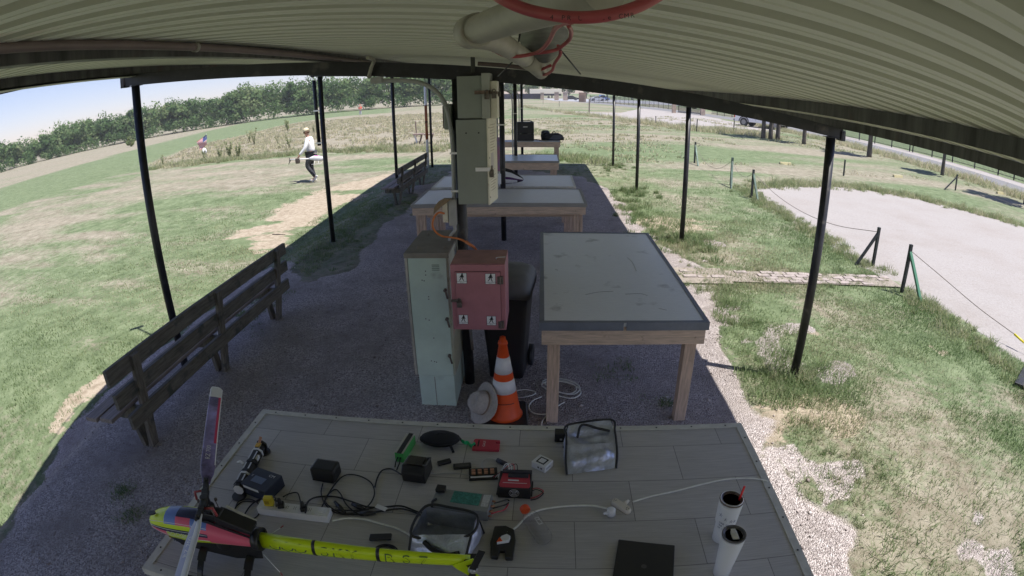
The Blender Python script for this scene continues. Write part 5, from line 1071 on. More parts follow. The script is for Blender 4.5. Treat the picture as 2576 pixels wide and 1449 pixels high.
# short lawn on the right of the gravel strip
x, y = scatter(1.75, 5.75, 0.9, 18, 330000); gp_ = poly_dist(x, y, GPAD)
keep = (gp_ < -.05+.35*(fbm(x, y, .4, 12)-.5)) & (rng.random(len(x)) < (.22+.78*ss(.30, .62, fbm(x, y, .55, 13)))*np.clip(1.35-y/10, .12, 1)*np.clip((18-y)/5, 0, 1)) & (poly_dist(x, y, LOT) < -.1)
x, y = x[keep], y[keep]; f1 = fbm(x, y, .9, 14)+.25*ss(3.2, 5, x)
tall = ss(.52, .72, fbm(x, y, .6, 15))*ss(4.2, 2.6, x)
blades('lawn_grass', x, y, .022+.03*rng.random(len(x))+.09*tall*rng.random(len(x)), .0035+.004*rng.random(len(x))+.002*(y > 5), np.clip(.34+1.2*(f1-.34), .05, .95), .95, label='short patchy green and straw lawn right of the gravel')
# tufts
def tufts(name, spots, label, mat=None, cat='grass'):
    X_, Y_, H_, W2, G_ = [], [], [], [], []
    for (cx, cy, r, n, h, wd, g_) in spots:
        a = rng.random(n)*2*np.pi; rr_ = r*np.sqrt(rng.random(n)); X_.append(cx+rr_*np.cos(a)); Y_.append(cy+rr_*np.sin(a)); H_.append(h*(.4+.7*rng.random(n))*(1-.45*(rr_/r))); W2.append(np.full(n, wd)); G_.append(np.clip(g_+rng.normal(0, .12, n), 0, 1))
    X_, Y_, H_, W2, G_ = map(np.concatenate, (X_, Y_, H_, W2, G_)); return blades(name, X_, Y_, H_, W2, G_, .8, mat, label, cat)
sp = []
for yy, xx in ((ROWS[0], 2.40), (ROWS[1], 2.38), (ROWS[2], 2.38), (ROWS[3], 2.38)):
    for k in range(22): sp.append((xx+random.gauss(-.02, .26), yy+random.gauss(-.12, .38), random.uniform(.05, .14), 60, random.uniform(.08, .26), .006+.0004*yy, random.uniform(.3, .85)))
for k in range(190):
    yy = random.uniform(.9, 9.5); xx = 2.0+abs(random.gauss(0, .36)); sp.append((xx, yy, random.uniform(.03, .11), 36, random.uniform(.04, .12), .0055, random.uniform(.15, .9)))
for k in range(60): yy = random.uniform(8, 12.8); sp.append((1.95+random.gauss(0, .22), yy, random.uniform(.06, .14), 50, random.uniform(.08, .22), .009, random.uniform(.35, .85)))
tufts('grass_tufts', sp, 'long grass tufts round the right posts and along the gravel')
# weeds along the rope fence and round the pale lot
sp = []
for k in range(430):
    yy = random.uniform(2.6, 14.5); xx = 5.33+random.gauss(0, .16)+.02*(yy-6)-(.0 if yy < 11 else 0); 
    if 6.35 < yy < 7.05: continue
    sp.append((xx, yy, random.uniform(.05, .16), 44, random.uniform(.07, .20), .008, random.uniform(.3, .9)))
for a, b in zip(LOT[:6], LOT[1:7]):
    for k in range(60): t_ = random.random(); sp.append((a[0]+(b[0]-a[0])*t_+random.gauss(0, .25), a[1]+(b[1]-a[1])*t_+.25+random.gauss(0, .3), random.uniform(.1, .25), 36, random.uniform(.12, .32), .014, random.uniform(.25, .75)))
tufts('fence_weeds', sp, 'scruffy weeds growing along the rope fence and the pale lot', m_weed, 'weeds')
# short grass left in sun
x, y = scatter(-12, -3.3, .9, 18, 300000)
keep = (poly_dist(x, y, BARE1) < .1) & (poly_dist(x, y, BARE2) < 0) & (poly_dist(x, y, GPAD) < -.05) & (rng.random(len(x)) < (.25+.75*ss(.35, .6, fbm(x, y, .6, 16)))*np.clip(1.3-y/14, .1, 1)*np.clip((18-y)/6, 0, 1)*np.clip(1.35+x/9, 0, 1))
x, y = x[keep], y[keep]; blades('left_lawn_grass', x, y, .018+.03*rng.random(len(x)), .004+.004*rng.random(len(x))+.0004*y, np.clip(.30+1.1*(fbm(x*.35+y*.2, y, 1.1, 45)-.35), .05, .9), .95, label='short sunlit lawn left of the long bench')
sp = []
for (cx, cy, rx, ry, n_) in ((-3.5, 8.6, .55, 1.0, 90), (-3.6, 11.2, .7, 1.3, 110), (-3.7, 15.8, .8, 1.4, 90), (-3.5, 5.3, .3, .8, 34), (-2.98, 2.16, .1, .06, 10), (-2.72, 1.95, .1, .06, 6), (.72, 4.3, .16, .25, 8), (1.0, 3.75, .1, .1, 5), (1.2, 16.4, .9, 1.2, 50), (-1.9, 17.7, 2.0, .25, 60)):
    for k in range(n_): sp.append((cx+random.gauss(0, rx*.6), cy+random.gauss(0, ry*.6), random.uniform(.04, .12), 26, random.uniform(.03, .08) if cy > 3 else .045, .007, random.uniform(.55, .95)))
tufts('shade_grass', sp, 'patches of green grass in the shade round the left posts')
# weed border and tall straw field beyond the mown strip
bl = g2([(385, 424), (470, 415), (560, 405), (660, 398), (760, 388), (880, 383), (1000, 378), (1130, 374)]); sp = []
for a, b in zip(bl[:-1], bl[1:]):
    for k in range(75): t_ = random.random(); sp.append((a[0]+(b[0]-a[0])*t_+random.gauss(0, .3), a[1]+(b[1]-a[1])*t_+random.gauss(.3, .5), random.uniform(.12, .35), 40, random.uniform(.18, .50), .022, random.uniform(.15, .70)))
tx, ty = [], []
xs_ = [p[0] for p in TALL]; ys_ = [p[1] for p in TALL]
for (a, b, n_) in ((min(xs_), max(xs_), 3200),):
    X_, Y_ = rng.uniform(a, b, n_*4), rng.uniform(min(ys_), min(max(ys_), 75), n_*4); k = poly_in(X_, Y_, TALL); X_, Y_ = X_[k][:n_], Y_[k][:n_]
for i in range(len(X_)): 
    n1 = vnoise(np.array([X_[i]]), np.array([Y_[i]]), 5, 17)[0]
    if random.random() < .25+n1*.6: sp.append((X_[i], Y_[i], random.uniform(.2, .6), 26, random.uniform(.18, .42), .03+.0006*Y_[i], random.uniform(.0, .28)))
tufts('tall_weeds', sp, 'tall straw coloured weeds between the mown strip and the lawn', m_weed, 'weeds')
sp = []                                                                   # straw grass straight ahead, right of the tables
for k in range(1500):
    xx = random.uniform(-4.5, 20); yy = 18.8+abs(random.gauss(0, 1.0))*22; n1 = vnoise(np.array([xx*.5]), np.array([yy]), 4, 18)[0]
    if yy > 62 or (xx > 6 and yy < 30 and random.random() < .85): continue
    if n1 > .45 or 19 < yy < 21: sp.append((xx, yy, random.uniform(.2, .7), 24, random.uniform(.08, .24), .03+.0005*yy, random.uniform(.05, .45)))
for px, py, n_, g_ in ((1375, 398, 24, .7), (1440, 402, 22, .55), (1500, 408, 10, .5), (1340, 330, 12, .6)):
    for k in range(n_): p = ag(px+random.gauss(0, 26), py+random.gauss(0, 4)); sp.append((p.x, p.y, .3, 50, random.uniform(.2, .42), .02, g_+random.uniform(-.2, .2)))
for a, b in (((1590, 305), (1700, 322)), ((1700, 322), (1790, 332)), ((1790, 332), (1850, 334)), ((1850, 334), (1960, 350)), ((1430, 285), (1590, 305)), ((1310, 268), (1430, 285))):
    a, b = ag(*a), ag(*b)
    for k in range(70): t_ = random.random(); q_ = a*(1-t_)+b*t_; sp.append((q_.x+random.gauss(0, .4), q_.y+random.gauss(0, .7), random.uniform(.3, .8), 26, random.uniform(.35, .8), .04, random.uniform(.0, .45)))
for k in range(520): yy = random.uniform(14, 55); sp.append((22.3+random.gauss(0, .45), yy, random.uniform(.3, .6), 30, random.uniform(.3, .65), .035, random.uniform(.0, .45)))
tufts('straw_field', sp, 'rough straw and green grass beyond the tables and beside the road', m_weed, 'rough grass')
# loose stones on the gravel
def stones(name, x, y, s, label):
    n = len(x); base = np.array([(1, 0, 0), (-1, 0, 0), (0, 1, 0), (0, -1, 0), (0, 0, 1), (0, 0, -1)], float); tri = np.array([(0, 2, 4), (2, 1, 4), (1, 3, 4), (3, 0, 4), (2, 0, 5), (1, 2, 5), (3, 1, 5), (0, 3, 5)])
    a = rng.random(n)*2*np.pi; sc = s[:, None]*rng.uniform(.55, 1.15, (n, 3))*np.array([1, 1, .6]); V = base[None]*sc[:, None, :]+rng.normal(0, .12, (n, 6, 3))*s[:, None, None]
    c_, s_ = np.cos(a)[:, None], np.sin(a)[:, None]; V = np.stack([V[..., 0]*c_-V[..., 1]*s_, V[..., 0]*s_+V[..., 1]*c_, V[..., 2]], -1); V += np.stack([x, y, gzv(x, y)+s*.25], 1)[:, None, :]
    F = (np.arange(n)*6)[:, None, None]+tri[None]; c = np.ones((n, 6, 4)); c[:, :, 0] = rng.random(n)[:, None]
    return tag(np_mesh(name, V.reshape(-1, 3), F.reshape(-1, 3), m_stonev, c.reshape(-1, 4)), label, 'gravel', kind='stuff')
m_stonev = veg_mat('loose stone', (.62, .56, .53), (.40, .35, .33), (.20, .165, .155), .9)
x, y = scatter(-4.8, 2.2, .6, 9.5, 42000); k = (poly_dist(x, y, GPAD) > -.25*rng.random(len(x))) & (rng.random(len(x)) < (.25+.75*ss(.4, .7, fbm(x, y, .7, 77)))*np.clip(1.3-y/9, .15, 1)); x, y = x[k], y[k]
stones('loose_stones', x, y, .0045+.009*rng.random(len(x))**3+.012*(rng.random(len(x)) < .01), 'loose pale gravel stones strewn over the floor of the shelter')
# tall stalks
def stalk_plant(px, py, h_, label, n=5, leafy=.5):
    p = ag(px, py); t = thing('weed_stalk', label, 'weed', (p.x, p.y, p.z), 0, 'tall stalks in the straw field')
    q = MB(); V = []; F = []; G_ = []
    for i in range(n):
        a = random.uniform(0, 6.28); L = h_*random.uniform(.6, 1); e = Vector((math.cos(a)*L*.22, math.sin(a)*L*.22, L)); q.tube([(0, 0, 0), e*.5+Vector((0, 0, L*.06)), e], [.022, .016, .008], 5)
        for k in range(int(26*leafy)):
            c = e*random.uniform(.25, 1); d = Vector((random.gauss(0, 1), random.gauss(0, 1), random.gauss(.3, .6))).normalized(); s = h_*.07; c = c+d*s*.8; u = d.orthogonal().normalized()
            b = len(V); V += [c-d*s, c+u*s*.35, c+d*s, c-u*s*.35]; F.append((b, b+1, b+2, b+3)); G_.append(random.uniform(.3, .9))
    q.build('stem', M_('green brown stem', (.16, .16, .09), .8), t)
    if V:
        o = np_mesh('foliage', np.array([tuple(v) for v in V]), np.array(F), m_weed, np.repeat(np.stack([G_, G_, G_, np.ones(len(G_))], 1), 4, 0)); o.parent = t
for a in ((725, 333, 1.6, 'leafy single stalk standing clear of the straw left of the walking man', 3, 2.2), (640, 365, 1.4, 'bare branching stalks right of the flag', 6, .4), (628, 358, 1.3, 'thin stalks just left of the bare branching ones', 4, .5), (578, 400, 1.1, 'green stalk clump in the middle of the weed border', 6, 1.2), (555, 402, 1.0, 'narrow green stalk left of the stalk clump', 3, 1.4), (600, 398, 1.0, 'bushy green stalks right of the stalk clump', 6, 1.4), (517, 406, .8, 'small green stalk directly below the little white figure', 3, 1.0), (412, 420, .8, 'short stalk at the left end of the weed border', 3, 1.0), (728, 372, 1.2, 'forked stalk below the leafy single one', 4, .5), (700, 366, .9, 'thin pale stalk between the two forked ones', 2, .3), (790, 335, .8, 'small dark tuft behind the head of the walking man', 4, .8)): stalk_plant(*a)
# ---------------------------------------------------------------- leaf clouds
def leaf_cloud(C, Rr, n, size, seed, clumps=26, base=.5, flat=.9):
    r_ = np.random.default_rng(seed); C = np.array(C); Rr = np.array(Rr)
    d = r_.normal(size=(clumps, 3)); d /= np.linalg.norm(d, axis=1)[:, None]; d[:, 2] = d[:, 2]*.8+.12; cc = C+d*Rr*(.45+.5*r_.random((clumps, 1))); cr_ = Rr.mean()*(.24+.20*r_.random(clumps)); cg = base+r_.normal(0, .22, clumps)
    k = r_.integers(0, clumps, n); e = r_.normal(size=(n, 3)); e /= np.linalg.norm(e, axis=1)[:, None]; P_ = cc[k]+e*(cr_[k]*(.6+.45*r_.random(n)))[:, None]
    u = r_.normal(size=(n, 3)); u = u-e*(u*e).sum(1)[:, None]*.6; u /= np.linalg.norm(u, axis=1)[:, None]; v = np.cross(e, u); v /= np.maximum(np.linalg.norm(v, axis=1), 1e-6)[:, None]
    s = size*(.6+.8*r_.random(n))[:, None]; V = np.stack([P_-u*s, P_+v*s*.6, P_+u*s, P_-v*s*.6], 1); g_ = np.clip(cg[k]+r_.normal(0, .12, n), 0, 1)
    return V, g_
def cloud_obj(name, VS, GS, mat, parent=None):
    V = np.concatenate(VS); g_ = np.concatenate(GS); n = len(V); F = np.arange(n*4).reshape(n, 4); c = np.ones((n, 4, 4)); c[:, :, 0] = g_[:, None]
    o = np_mesh(name, V.reshape(-1, 3), F, mat, c.reshape(-1, 4))
    if parent: o.parent = parent
    return o
topP = [(-80, 372), (0, 360), (65, 350), (113, 343), (146, 321), (181, 321), (210, 311), (227, 301), (275, 293), (324, 275), (372, 269), (405, 259), (453, 256), (486, 248), (534, 246), (567, 230), (604, 223), (652, 207), (701, 201), (766, 207), (830, 192), (895, 188), (960, 180), (1040, 178), (1150, 176)]
basP = [(-80, 462), (0, 434), (62, 412), (125, 395), (187, 378), (250, 365), (312, 352), (362, 341), (453, 322), (604, 298), (701, 285), (798, 272), (895, 262), (986, 258), (1150, 252)]
VS, GS = [], []; px = -70.0; i = 0
while px < 1150:
    by = np.interp(px, *zip(*basP)); tyy = np.interp(px, *zip(*topP))+random.uniform(-5, 5); p = ag(px, by); p.z = -.13
    dist = math.hypot(p.x, p.y); cap = 135
    if dist > cap: p = Vector((p.x*cap/dist, p.y*cap/dist, -.13)); dist = cap
    zt = zover(px, tyy, p.x, p.y); h_ = zt-p.z; rad = dist*random.uniform(.026, .054)
    dirv = Vector((p.x, p.y, 0)).normalized()
    c = p+dirv*rad*.8
    V, g_ = leaf_cloud((c.x, c.y, p.z+h_*.52), (rad, rad*.8, h_*.50), 2600, .15+.0016*dist, 100+i, 30, random.uniform(.25, .75)); VS.append(V); GS.append(g_)
    V, g_ = leaf_cloud((p.x, p.y, p.z+h_*.2), (rad*1.1, rad*.5, h_*.22), 700, .22, 900+i, 12, .7); VS.append(V); GS.append(g_)
    if i % 2 == 0 or px > 250:
        c = p+dirv*rad*3.0; hh = (h_+1.4)*random.uniform(.82, 1.10); V, g_ = leaf_cloud((c.x, c.y, p.z+hh*.48), (rad*1.25, rad, hh*.52), 1500, .28, 400+i, 26, random.uniform(.2, .8)); VS.append(V); GS.append(g_)
    px += (rad*1.35/dist)/1.88*2576*.72; i += 1
o = cloud_obj('woodland', VS, GS, m_leaf); tag(o, 'dense dark green wood along the far left side of the field', 'woodland', kind='stuff')
mb = MB(); m_bark = M_('bark', (.10, .085, .07), .9, var=.4, vs=5, stretch=(6, 6, 1), bump=.4, bs=12)
def tree(px, py, hgt, crown_r, crown_z, label, trunk_r=.12, lean=(0, 0), name='park_tree', n=1500, leaf=.16, mat=None, group='trees beside the road', stems=1, base=.5, xy=None, cz=None):
    p = ag(px, py) if xy is None else Vector((xy[0], xy[1], gz(*xy))); t = thing(name, label, 'tree', (p.x, p.y, p.z), 0, group)
    q = MB()
    for s in range(stems):
        ox = (s-(stems-1)/2)*.55; top = Vector((ox*1.4+lean[0], lean[1], crown_z))
        q.tube(arc_pts([(ox, 0, -.1), (ox*1.05+lean[0]*.3, lean[1]*.3, crown_z*.4), top], 4), [trunk_r*(1.15-.5*k/8) for k in range(9)], 8)
        for k in range(6):
            a = k*1.05+s; q.tube([top*(.55+.07*k), top*(.7+.06*k)+Vector((math.cos(a), math.sin(a), .9))*crown_r*.35, top+Vector((math.cos(a), math.sin(a), .7))*crown_r*.7], [trunk_r*.42, trunk_r*.28, trunk_r*.1], 6)
    q.build('trunk', m_bark, t)
    V, g_ = leaf_cloud((lean[0], lean[1], crown_z+crown_r*.55), (crown_r, crown_r, crown_r*.72), n, leaf, random.randint(0, 9999), 22, base); cloud_obj('crown', [V], [g_], mat or m_leafl, t); return t
tree(2370, 441, 5, 1.25, 2.6, 'slim forked roadside tree in front of the middle of the picket fence', .10)
tree(2186, 395, 5, 1.5, 3.0, 'roadside tree with the widest shadow, right of the thick right post', .15)
tree(2022, 363, 5, 1.3, 3.2, 'roadside tree just left of the thick right post', .14)
tree(1938, 350, 5, 1.6, 3.4, 'three stemmed roadside tree standing in front of the pickup', .16, stems=3)
tree(2580, 514, 5, 1.6, 2.7, 'roadside tree cut off by the right edge of the picture', .12)
# cedar bush
p = ag(330, 369); t = thing('cedar_bush', 'single rounded light green bush standing alone before the wood', 'bush', (p.x, p.y, p.z)); V, g_ = leaf_cloud((0, 0, .75), (.75, .75, .85), 1500, .10, 5, 20, .35); cloud_obj('crown', [V], [g_], m_leafl, t); q = MB(); q.cyl((0, 0, -.1), (0, 0, .8), .06, .03, n=8); q.build('trunk', m_bark, t)
# ---------------------------------------------------------------- rope fence
m_fp = M_('faded green fence post', (.075, .12, .095), .6, .2, var=.35, vs=9); m_fpd = M_('dark fence post', (.03, .035, .035), .6, .2, var=.4, vs=9); m_rope = M_('thin rope', (.20, .17, .15), .8)
def fpost(x, y, h_, label, brace=None, wd=.045, m=m_fpd, mbr=None, tilt=(0, 0), group='low posts of the rope fence'):
    t = thing('fence_post', label, 'post', (x, y, 0), 0, group); top = Vector((tilt[0], tilt[1], h_))
    q = MB(); q.beam((0, 0, -.05), top, wd, wd*.9, up=(0, 1, 0)); q.build('upright', m, t, bevel=.004)
    if brace: q = MB(); q.beam((brace[0], brace[1], -.05), top*.86, wd*.9, wd*.8, up=(0, 1, 0)); q.build('brace', mbr or m, t, bevel=.004)
    return Vector((x, y, 0))+top*.88
def pb(px, py): p = at(px, py, 0); return p
p = pb(2195, 670); b1_ = pb(2148, 668); hT = zover(2213, 572, p.x, p.y); r7 = fpost(p.x, p.y, hT, 'dark braced fence post beside the brick path, on the far side of it', (b1_.x-p.x, b1_.y-p.y), .05)
p = pb(2268, 736); b1_ = pb(2320, 765); hT = zover(2293, 615, p.x, p.y); r8 = fpost(p.x, p.y, hT, 'dark fence post with a bright green brace, on the near side of the brick path', (b1_.x-p.x, b1_.y-p.y), .05, m_fpd, M_('bright green paint', (.05, .17, .10), .5))
p = pb(1890, 498); b1_ = pb(1908, 507); r6 = fpost(p.x, p.y, .73, 'dark fence post with a green brace at the left corner of the pale lot', (b1_.x-p.x, b1_.y-p.y), .055, m_fpd, m_fp)
p = pb(1838, 466); b1_ = pb(1852, 477); r5 = fpost(p.x, p.y, .80, 'green leaning fence post just before the lot corner', (b1_.x-p.x-.12, b1_.y-p.y+.1), .06, m_fp)
p = pb(1747, 410); b1_ = pb(1757, 418); r4 = fpost(p.x, p.y, .78, 'fence post with a tangle of rope, farthest along the near row', (b1_.x-p.x, b1_.y-p.y), .06, m_fpd, m_fp)
p = pb(2122, 442); fpost(p.x, p.y, .62, 'single stake standing in the grass right behind the pale lot', None, .055, group='stakes round the pale lot')
p = pb(2403, 479); b1_ = pb(2373, 477); rb = fpost(p.x, p.y, .66, 'braced post behind the right half of the pale lot', (b1_.x-p.x, b1_.y-p.y), .055, group='stakes round the pale lot')
def rope(name, label, P_, r=.006): q = MB(); q.tube(arc_pts(P_, 7), r, 5); tag(q.build(name, m_rope), label, 'rope', 'ropes of the low fence')
def sag(a, b, s): return [a, a*.75+b*.25-Vector((0, 0, s*.75)), (a+b)/2-Vector((0, 0, s)), a*.25+b*.75-Vector((0, 0, s*.75)), b]
rope('fence_rope', 'thin rope hanging between the lot corner post and the braced post by the brick path', sag(r6, r7, .34))
pe = at(2576, 862, .12); rope('fence_rope', 'thin rope dropping from the green braced post to the right edge of the picture', [r8]+[at(2350, 680, .42), at(2450, 765, .28), at(2530, 825, .18), pe+Vector((.05, -.1, 0))])
rope('fence_rope', 'slack rope between the leaning green post and the lot corner post', sag(r5, r6, .25)); rope('fence_rope', 'slack rope from the tangled post to the leaning green post', sag(r4, r5, .5))
rope('fence_rope', 'rope running right from the braced post behind the lot', sag(rb, at(2590, 530, .45), .12))
q = MB(); q.tube([r4+Vector((0, 0, .05)), r4+Vector((.12, -.05, .06)), r4+Vector((.2, .02, -.02)), r4+Vector((.08, -.08, -.06)), r4+Vector((.22, -.05, .02))], .01, 5); tag(q.build('rope_tangle', m_rope), 'tangle of loose rope ends on top of the farthest near row post', 'rope')
q = MB(); q.tube([pe, pe+(r8-pe).normalized()*.18], .016, 8); tag(q.build('yellow_sleeve', M_('yellow sleeve', (.75, .62, .04), .5)), 'yellow plastic sleeve on the rope at the right edge', 'sleeve')
m_yel = M_('pale yellow paint', (.50, .45, .26), .6)
for (x_, y_, l_) in ((1975, 414, 'pale yellow kerb block on the grass left of the thick right post'), (2258, 446, 'pale yellow kerb block behind the middle of the pale lot'), (2515, 488, 'pale yellow kerb block farthest right, near the picture edge')):
    p = pb(x_, y_); t = thing('kerb_block', l_, 'kerb block', (p.x, p.y, 0), R(8), 'yellow kerb blocks on the grass'); q = MB(); q.prism([(-.07, 0), (-.05, .10), (.05, .10), (.07, 0)], -.27, .27, Matrix(((0, 0, 1, 0), (1, 0, 0, 0), (0, 1, 0, 0), (0, 0, 0, 1)))); q.build('block', m_yel, t)
# stakes along the grass strip beyond
for i, (x_, y_, h_) in enumerate(((1366, 262, .9), (1407, 268, 1.0), (1482, 287, 1.7), (1650, 316, .75), (1752, 331, .9), (1845, 335, .95), (1760, 336, .5))[:6]):
    p = pb(x_, y_); l_ = ('first thin stake from the left in the far grass strip', 'second thin stake from the left in the far grass strip', 'tallest weathered wooden post with wire, left of the second right post', 'short stake in front of the pale parking area', 'thin dark stake between the parking area and the grass', 'thin stake just left of the white pickup')[i]
    t = thing('marker_stake', l_, 'stake', (p.x, p.y, 0), 0, 'stakes in the far grass strip'); q = MB(); wd = .14 if i == 2 else .06
    q.beam((0, 0, -.1), (random.uniform(-.05, .05), 0, h_), wd, wd*.8, up=(0, 1, 0)); q.build('upright', M_('grey timber', (.17, .145, .12), .85, var=.3, vs=6) if i == 2 else m_fpd, t)
# brick path
m_brick = M_('pale paving brick', (.33, .285, .265), .9, var=.25, vs=9, dirt=((.20, .18, .12), 5, .56))
m_joint = M_('sandy joint', (.27, .235, .20), .9, var=.2, vs=20)
q = MB(); path = [(1.75, 6.88), (2.6, 6.86), (3.6, 6.80), (4.6, 6.76), (5.42, 6.68)]
for i in range(4):
    a, b = path[i], path[i+1]; hw = .23 if i else .32; q.add([(a[0], a[1]-hw, .019), (b[0], b[1]-hw, .019), (b[0], b[1]+hw, .019), (a[0], a[1]+hw, .019)], [(0, 1, 2, 3)])
o = q.build('path_bed', m_joint); o['kind'] = 'structure'
q = MB()
for i in range(17):
    x_ = 1.95+i*.205; cy = np.interp(x_, [p_[0] for p_ in path], [p_[1] for p_ in path])
    for j in range(4):
        if random.random() < (.75 if x_ < 3.0 else .30): continue
        q.box((x_+(j % 2)*.09, cy-.165+j*.11, .018+random.uniform(-.003, .004)), (.188, .094, .03), 0, Euler((random.gauss(0, .012), random.gauss(0, .012), random.gauss(0, .03))).to_matrix())
o = q.build('brick_path', m_brick, bevel=.004); o['kind'] = 'structure'
tufts('path_grass', [(random.uniform(1.9, 5.3), 6.78+random.choice((-1, 1))*abs(random.gauss(.20, .09)), random.uniform(.04, .12), 40, random.uniform(.04, .10), .007, random.uniform(.1, .7)) for k in range(110)]+[(random.uniform(3.0, 5.2), 6.78+random.gauss(0, .12), .04, 14, .05, .006, .5) for k in range(26)], 'grass creeping over the edges of the brick path')
# ---------------------------------------------------------------- picket fence beside the road
m_iron = M_('black iron', (.02, .02, .022), .5, .3)
def iron_fence(P_, label, h_=1.75, name='iron_fence', pick=.13, post=2.4, pr=.016):
    t = thing(name, label, 'fence', (P_[0][0], P_[0][1], 0), 0, 'iron picket fence along the road')
    q = MB(); r_ = MB()
    for a, b in zip(P_[:-1], P_[1:]):
        a = Vector((*a, 0)); b = Vector((*b, 0)); L = (b-a).length; d = (b-a)/L
        for z in (.15, h_-.28, h_-.05): r_.beam(a+Vector((0, 0, z)), b+Vector((0, 0, z)), .03, .035)
        for k in range(int(L/pick)): c = a+d*pick*(k+.5); q.beam((c.x, c.y, .06), (c.x, c.y, h_), pr, pr, up=(0, 1, 0))
        for k in range(int(L/post)+1):
            c = a+d*min(L, post*k); s = MB(); s.bb(c.x-.035, c.x+.035, c.y-.035, c.y+.035, -.1, h_+.08); s.build('post', m_iron, t, world=True)
    r_.build('rails', m_iron, t, world=True); q.build('pickets', m_iron, t, world=True)
iron_fence([(31.2, 12), (30.9, 28), (30.2, 38), (29.3, 48), (27.4, 66), (25.6, 80)], 'black iron picket fence on the far side of the road, right of the brick gate')
iron_fence([(23.6, 92), (20.6, 110), (16.5, 126), (12.2, 138)], 'black iron picket fence left of the slatted gate, far along the road', post=2.4, pick=.2, pr=.03)
m_stone = M_('pale brick pillar', (.40, .31, .25), .85, var=.25, vs=3)
def pillar(px, py, wd, hh, l_):
    p = ag(px, py); t = thing('gate_pillar', l_, 'pillar', (p.x, p.y, 0), 0, 'brick gate pillars'); q = MB(); q.bb(-wd/2, wd/2, -wd/2, wd/2, 0, hh); q.build('shaft', m_stone, t); q = MB(); q.bb(-wd*.62, wd*.62, -wd*.62, wd*.62, hh, hh+.18); q.build('cap', M_('stone cap', (.5, .46, .4), .8), t)
pillar(1695, 284, .5, 2.1, 'brick gate pillar left of the dark slatted gate'); pillar(1767, 290, .6, 2.1, 'brick gate pillar right of the dark slatted gate')
a, b = ag(1705, 285), ag(1762, 289); t = thing('slatted_gate', 'dark slatted gate between two brick pillars beyond the road', 'gate', (a.x, a.y, 0)); q = MB()
for k in range(26): c = a+(b-a)*((k+.5)/26); q.beam((c.x, c.y, .1), (c.x, c.y, 2.0), .06, .05, up=(0, 1, 0))
q.build('slats', m_iron, t, world=True)
for z in (.2, 1.9): q = MB(); q.beam(a+Vector((0, 0, z)), b+Vector((0, 0, z)), .06, .08); q.build('rail', m_iron, t, world=True)
pillar(1364, 251, 1.1, 2.3, 'brick gate pillar leftmost in the far distance, beside the dark hedge'); pillar(1400, 252.5, 1.3, 2.5, 'brick gate pillar in the far distance, left of the pale car'); pillar(1422, 253, 1.3, 2.5, 'brick gate pillar in the far distance, third from the dark hedge')
a, b = ag(1457, 256.5), ag(1473, 257); t = thing('slatted_kiosk', 'brown slatted enclosure standing right of the far gate pillars', 'enclosure', (a.x, a.y, 0)); q = MB(); d = b-a
for k in range(7): c = a+d*(k/6); q.beam((c.x, c.y, 0), (c.x, c.y, 2.5), .22, .12, up=(0, 1, 0))
q.build('slats', M_('brown timber', (.25, .16, .12), .8), t, world=True); q = MB(); q.bb(a.x, b.x, a.y+.4, a.y+1.6, 0, 2.35); q.build('inner_wall', M_('pale wall', (.42, .36, .32), .8), t, world=True)
# dark hedge band, trailer, cars and trees in the far middle
a, b = Vector((-22, 205, 0)), ag(1361, 249.5); t = thing('screened_fence', 'long dark screened fence left of the far gate pillars', 'fence', (a.x, a.y, 0)); q = MB(); q.beam(a+Vector((0, 0, 1.0)), b+Vector((0, 0, 1.0)), .15, 1.9); q.build('screen', M_('dark screen', (.045, .04, .065), .8, var=.3, vs=.6), t, world=True); q = MB(); q.beam(a+Vector((0, 0, 1.98)), b+Vector((0, 0, 1.98)), .2, .08); q.build('top_rail', m_iron, t, world=True)
p = Vector((2.0, 225, 0)); t = thing('white_trailer', 'long cream and white trailer parked under the far trees', 'trailer', (p.x, p.y, 0)); q = MB(); q.bb(-6.5, 6.5, -1.2, 1.2, 1.9, 3.9); q.build('body', M_('cream trailer', (.70, .66, .55), .5), t, bevel=.1)
for x_ in (-1.2, 1.2): q = MB(); q.cyl((x_, -1.25, .5), (x_, -1.0, .5), .5, n=16); q.build('wheel', m_dark, t)
q = MB(); q.bb(-6.4, 6.4, -1.1, 1.1, 1.1, 1.88); q.build('chassis', m_dark, t)
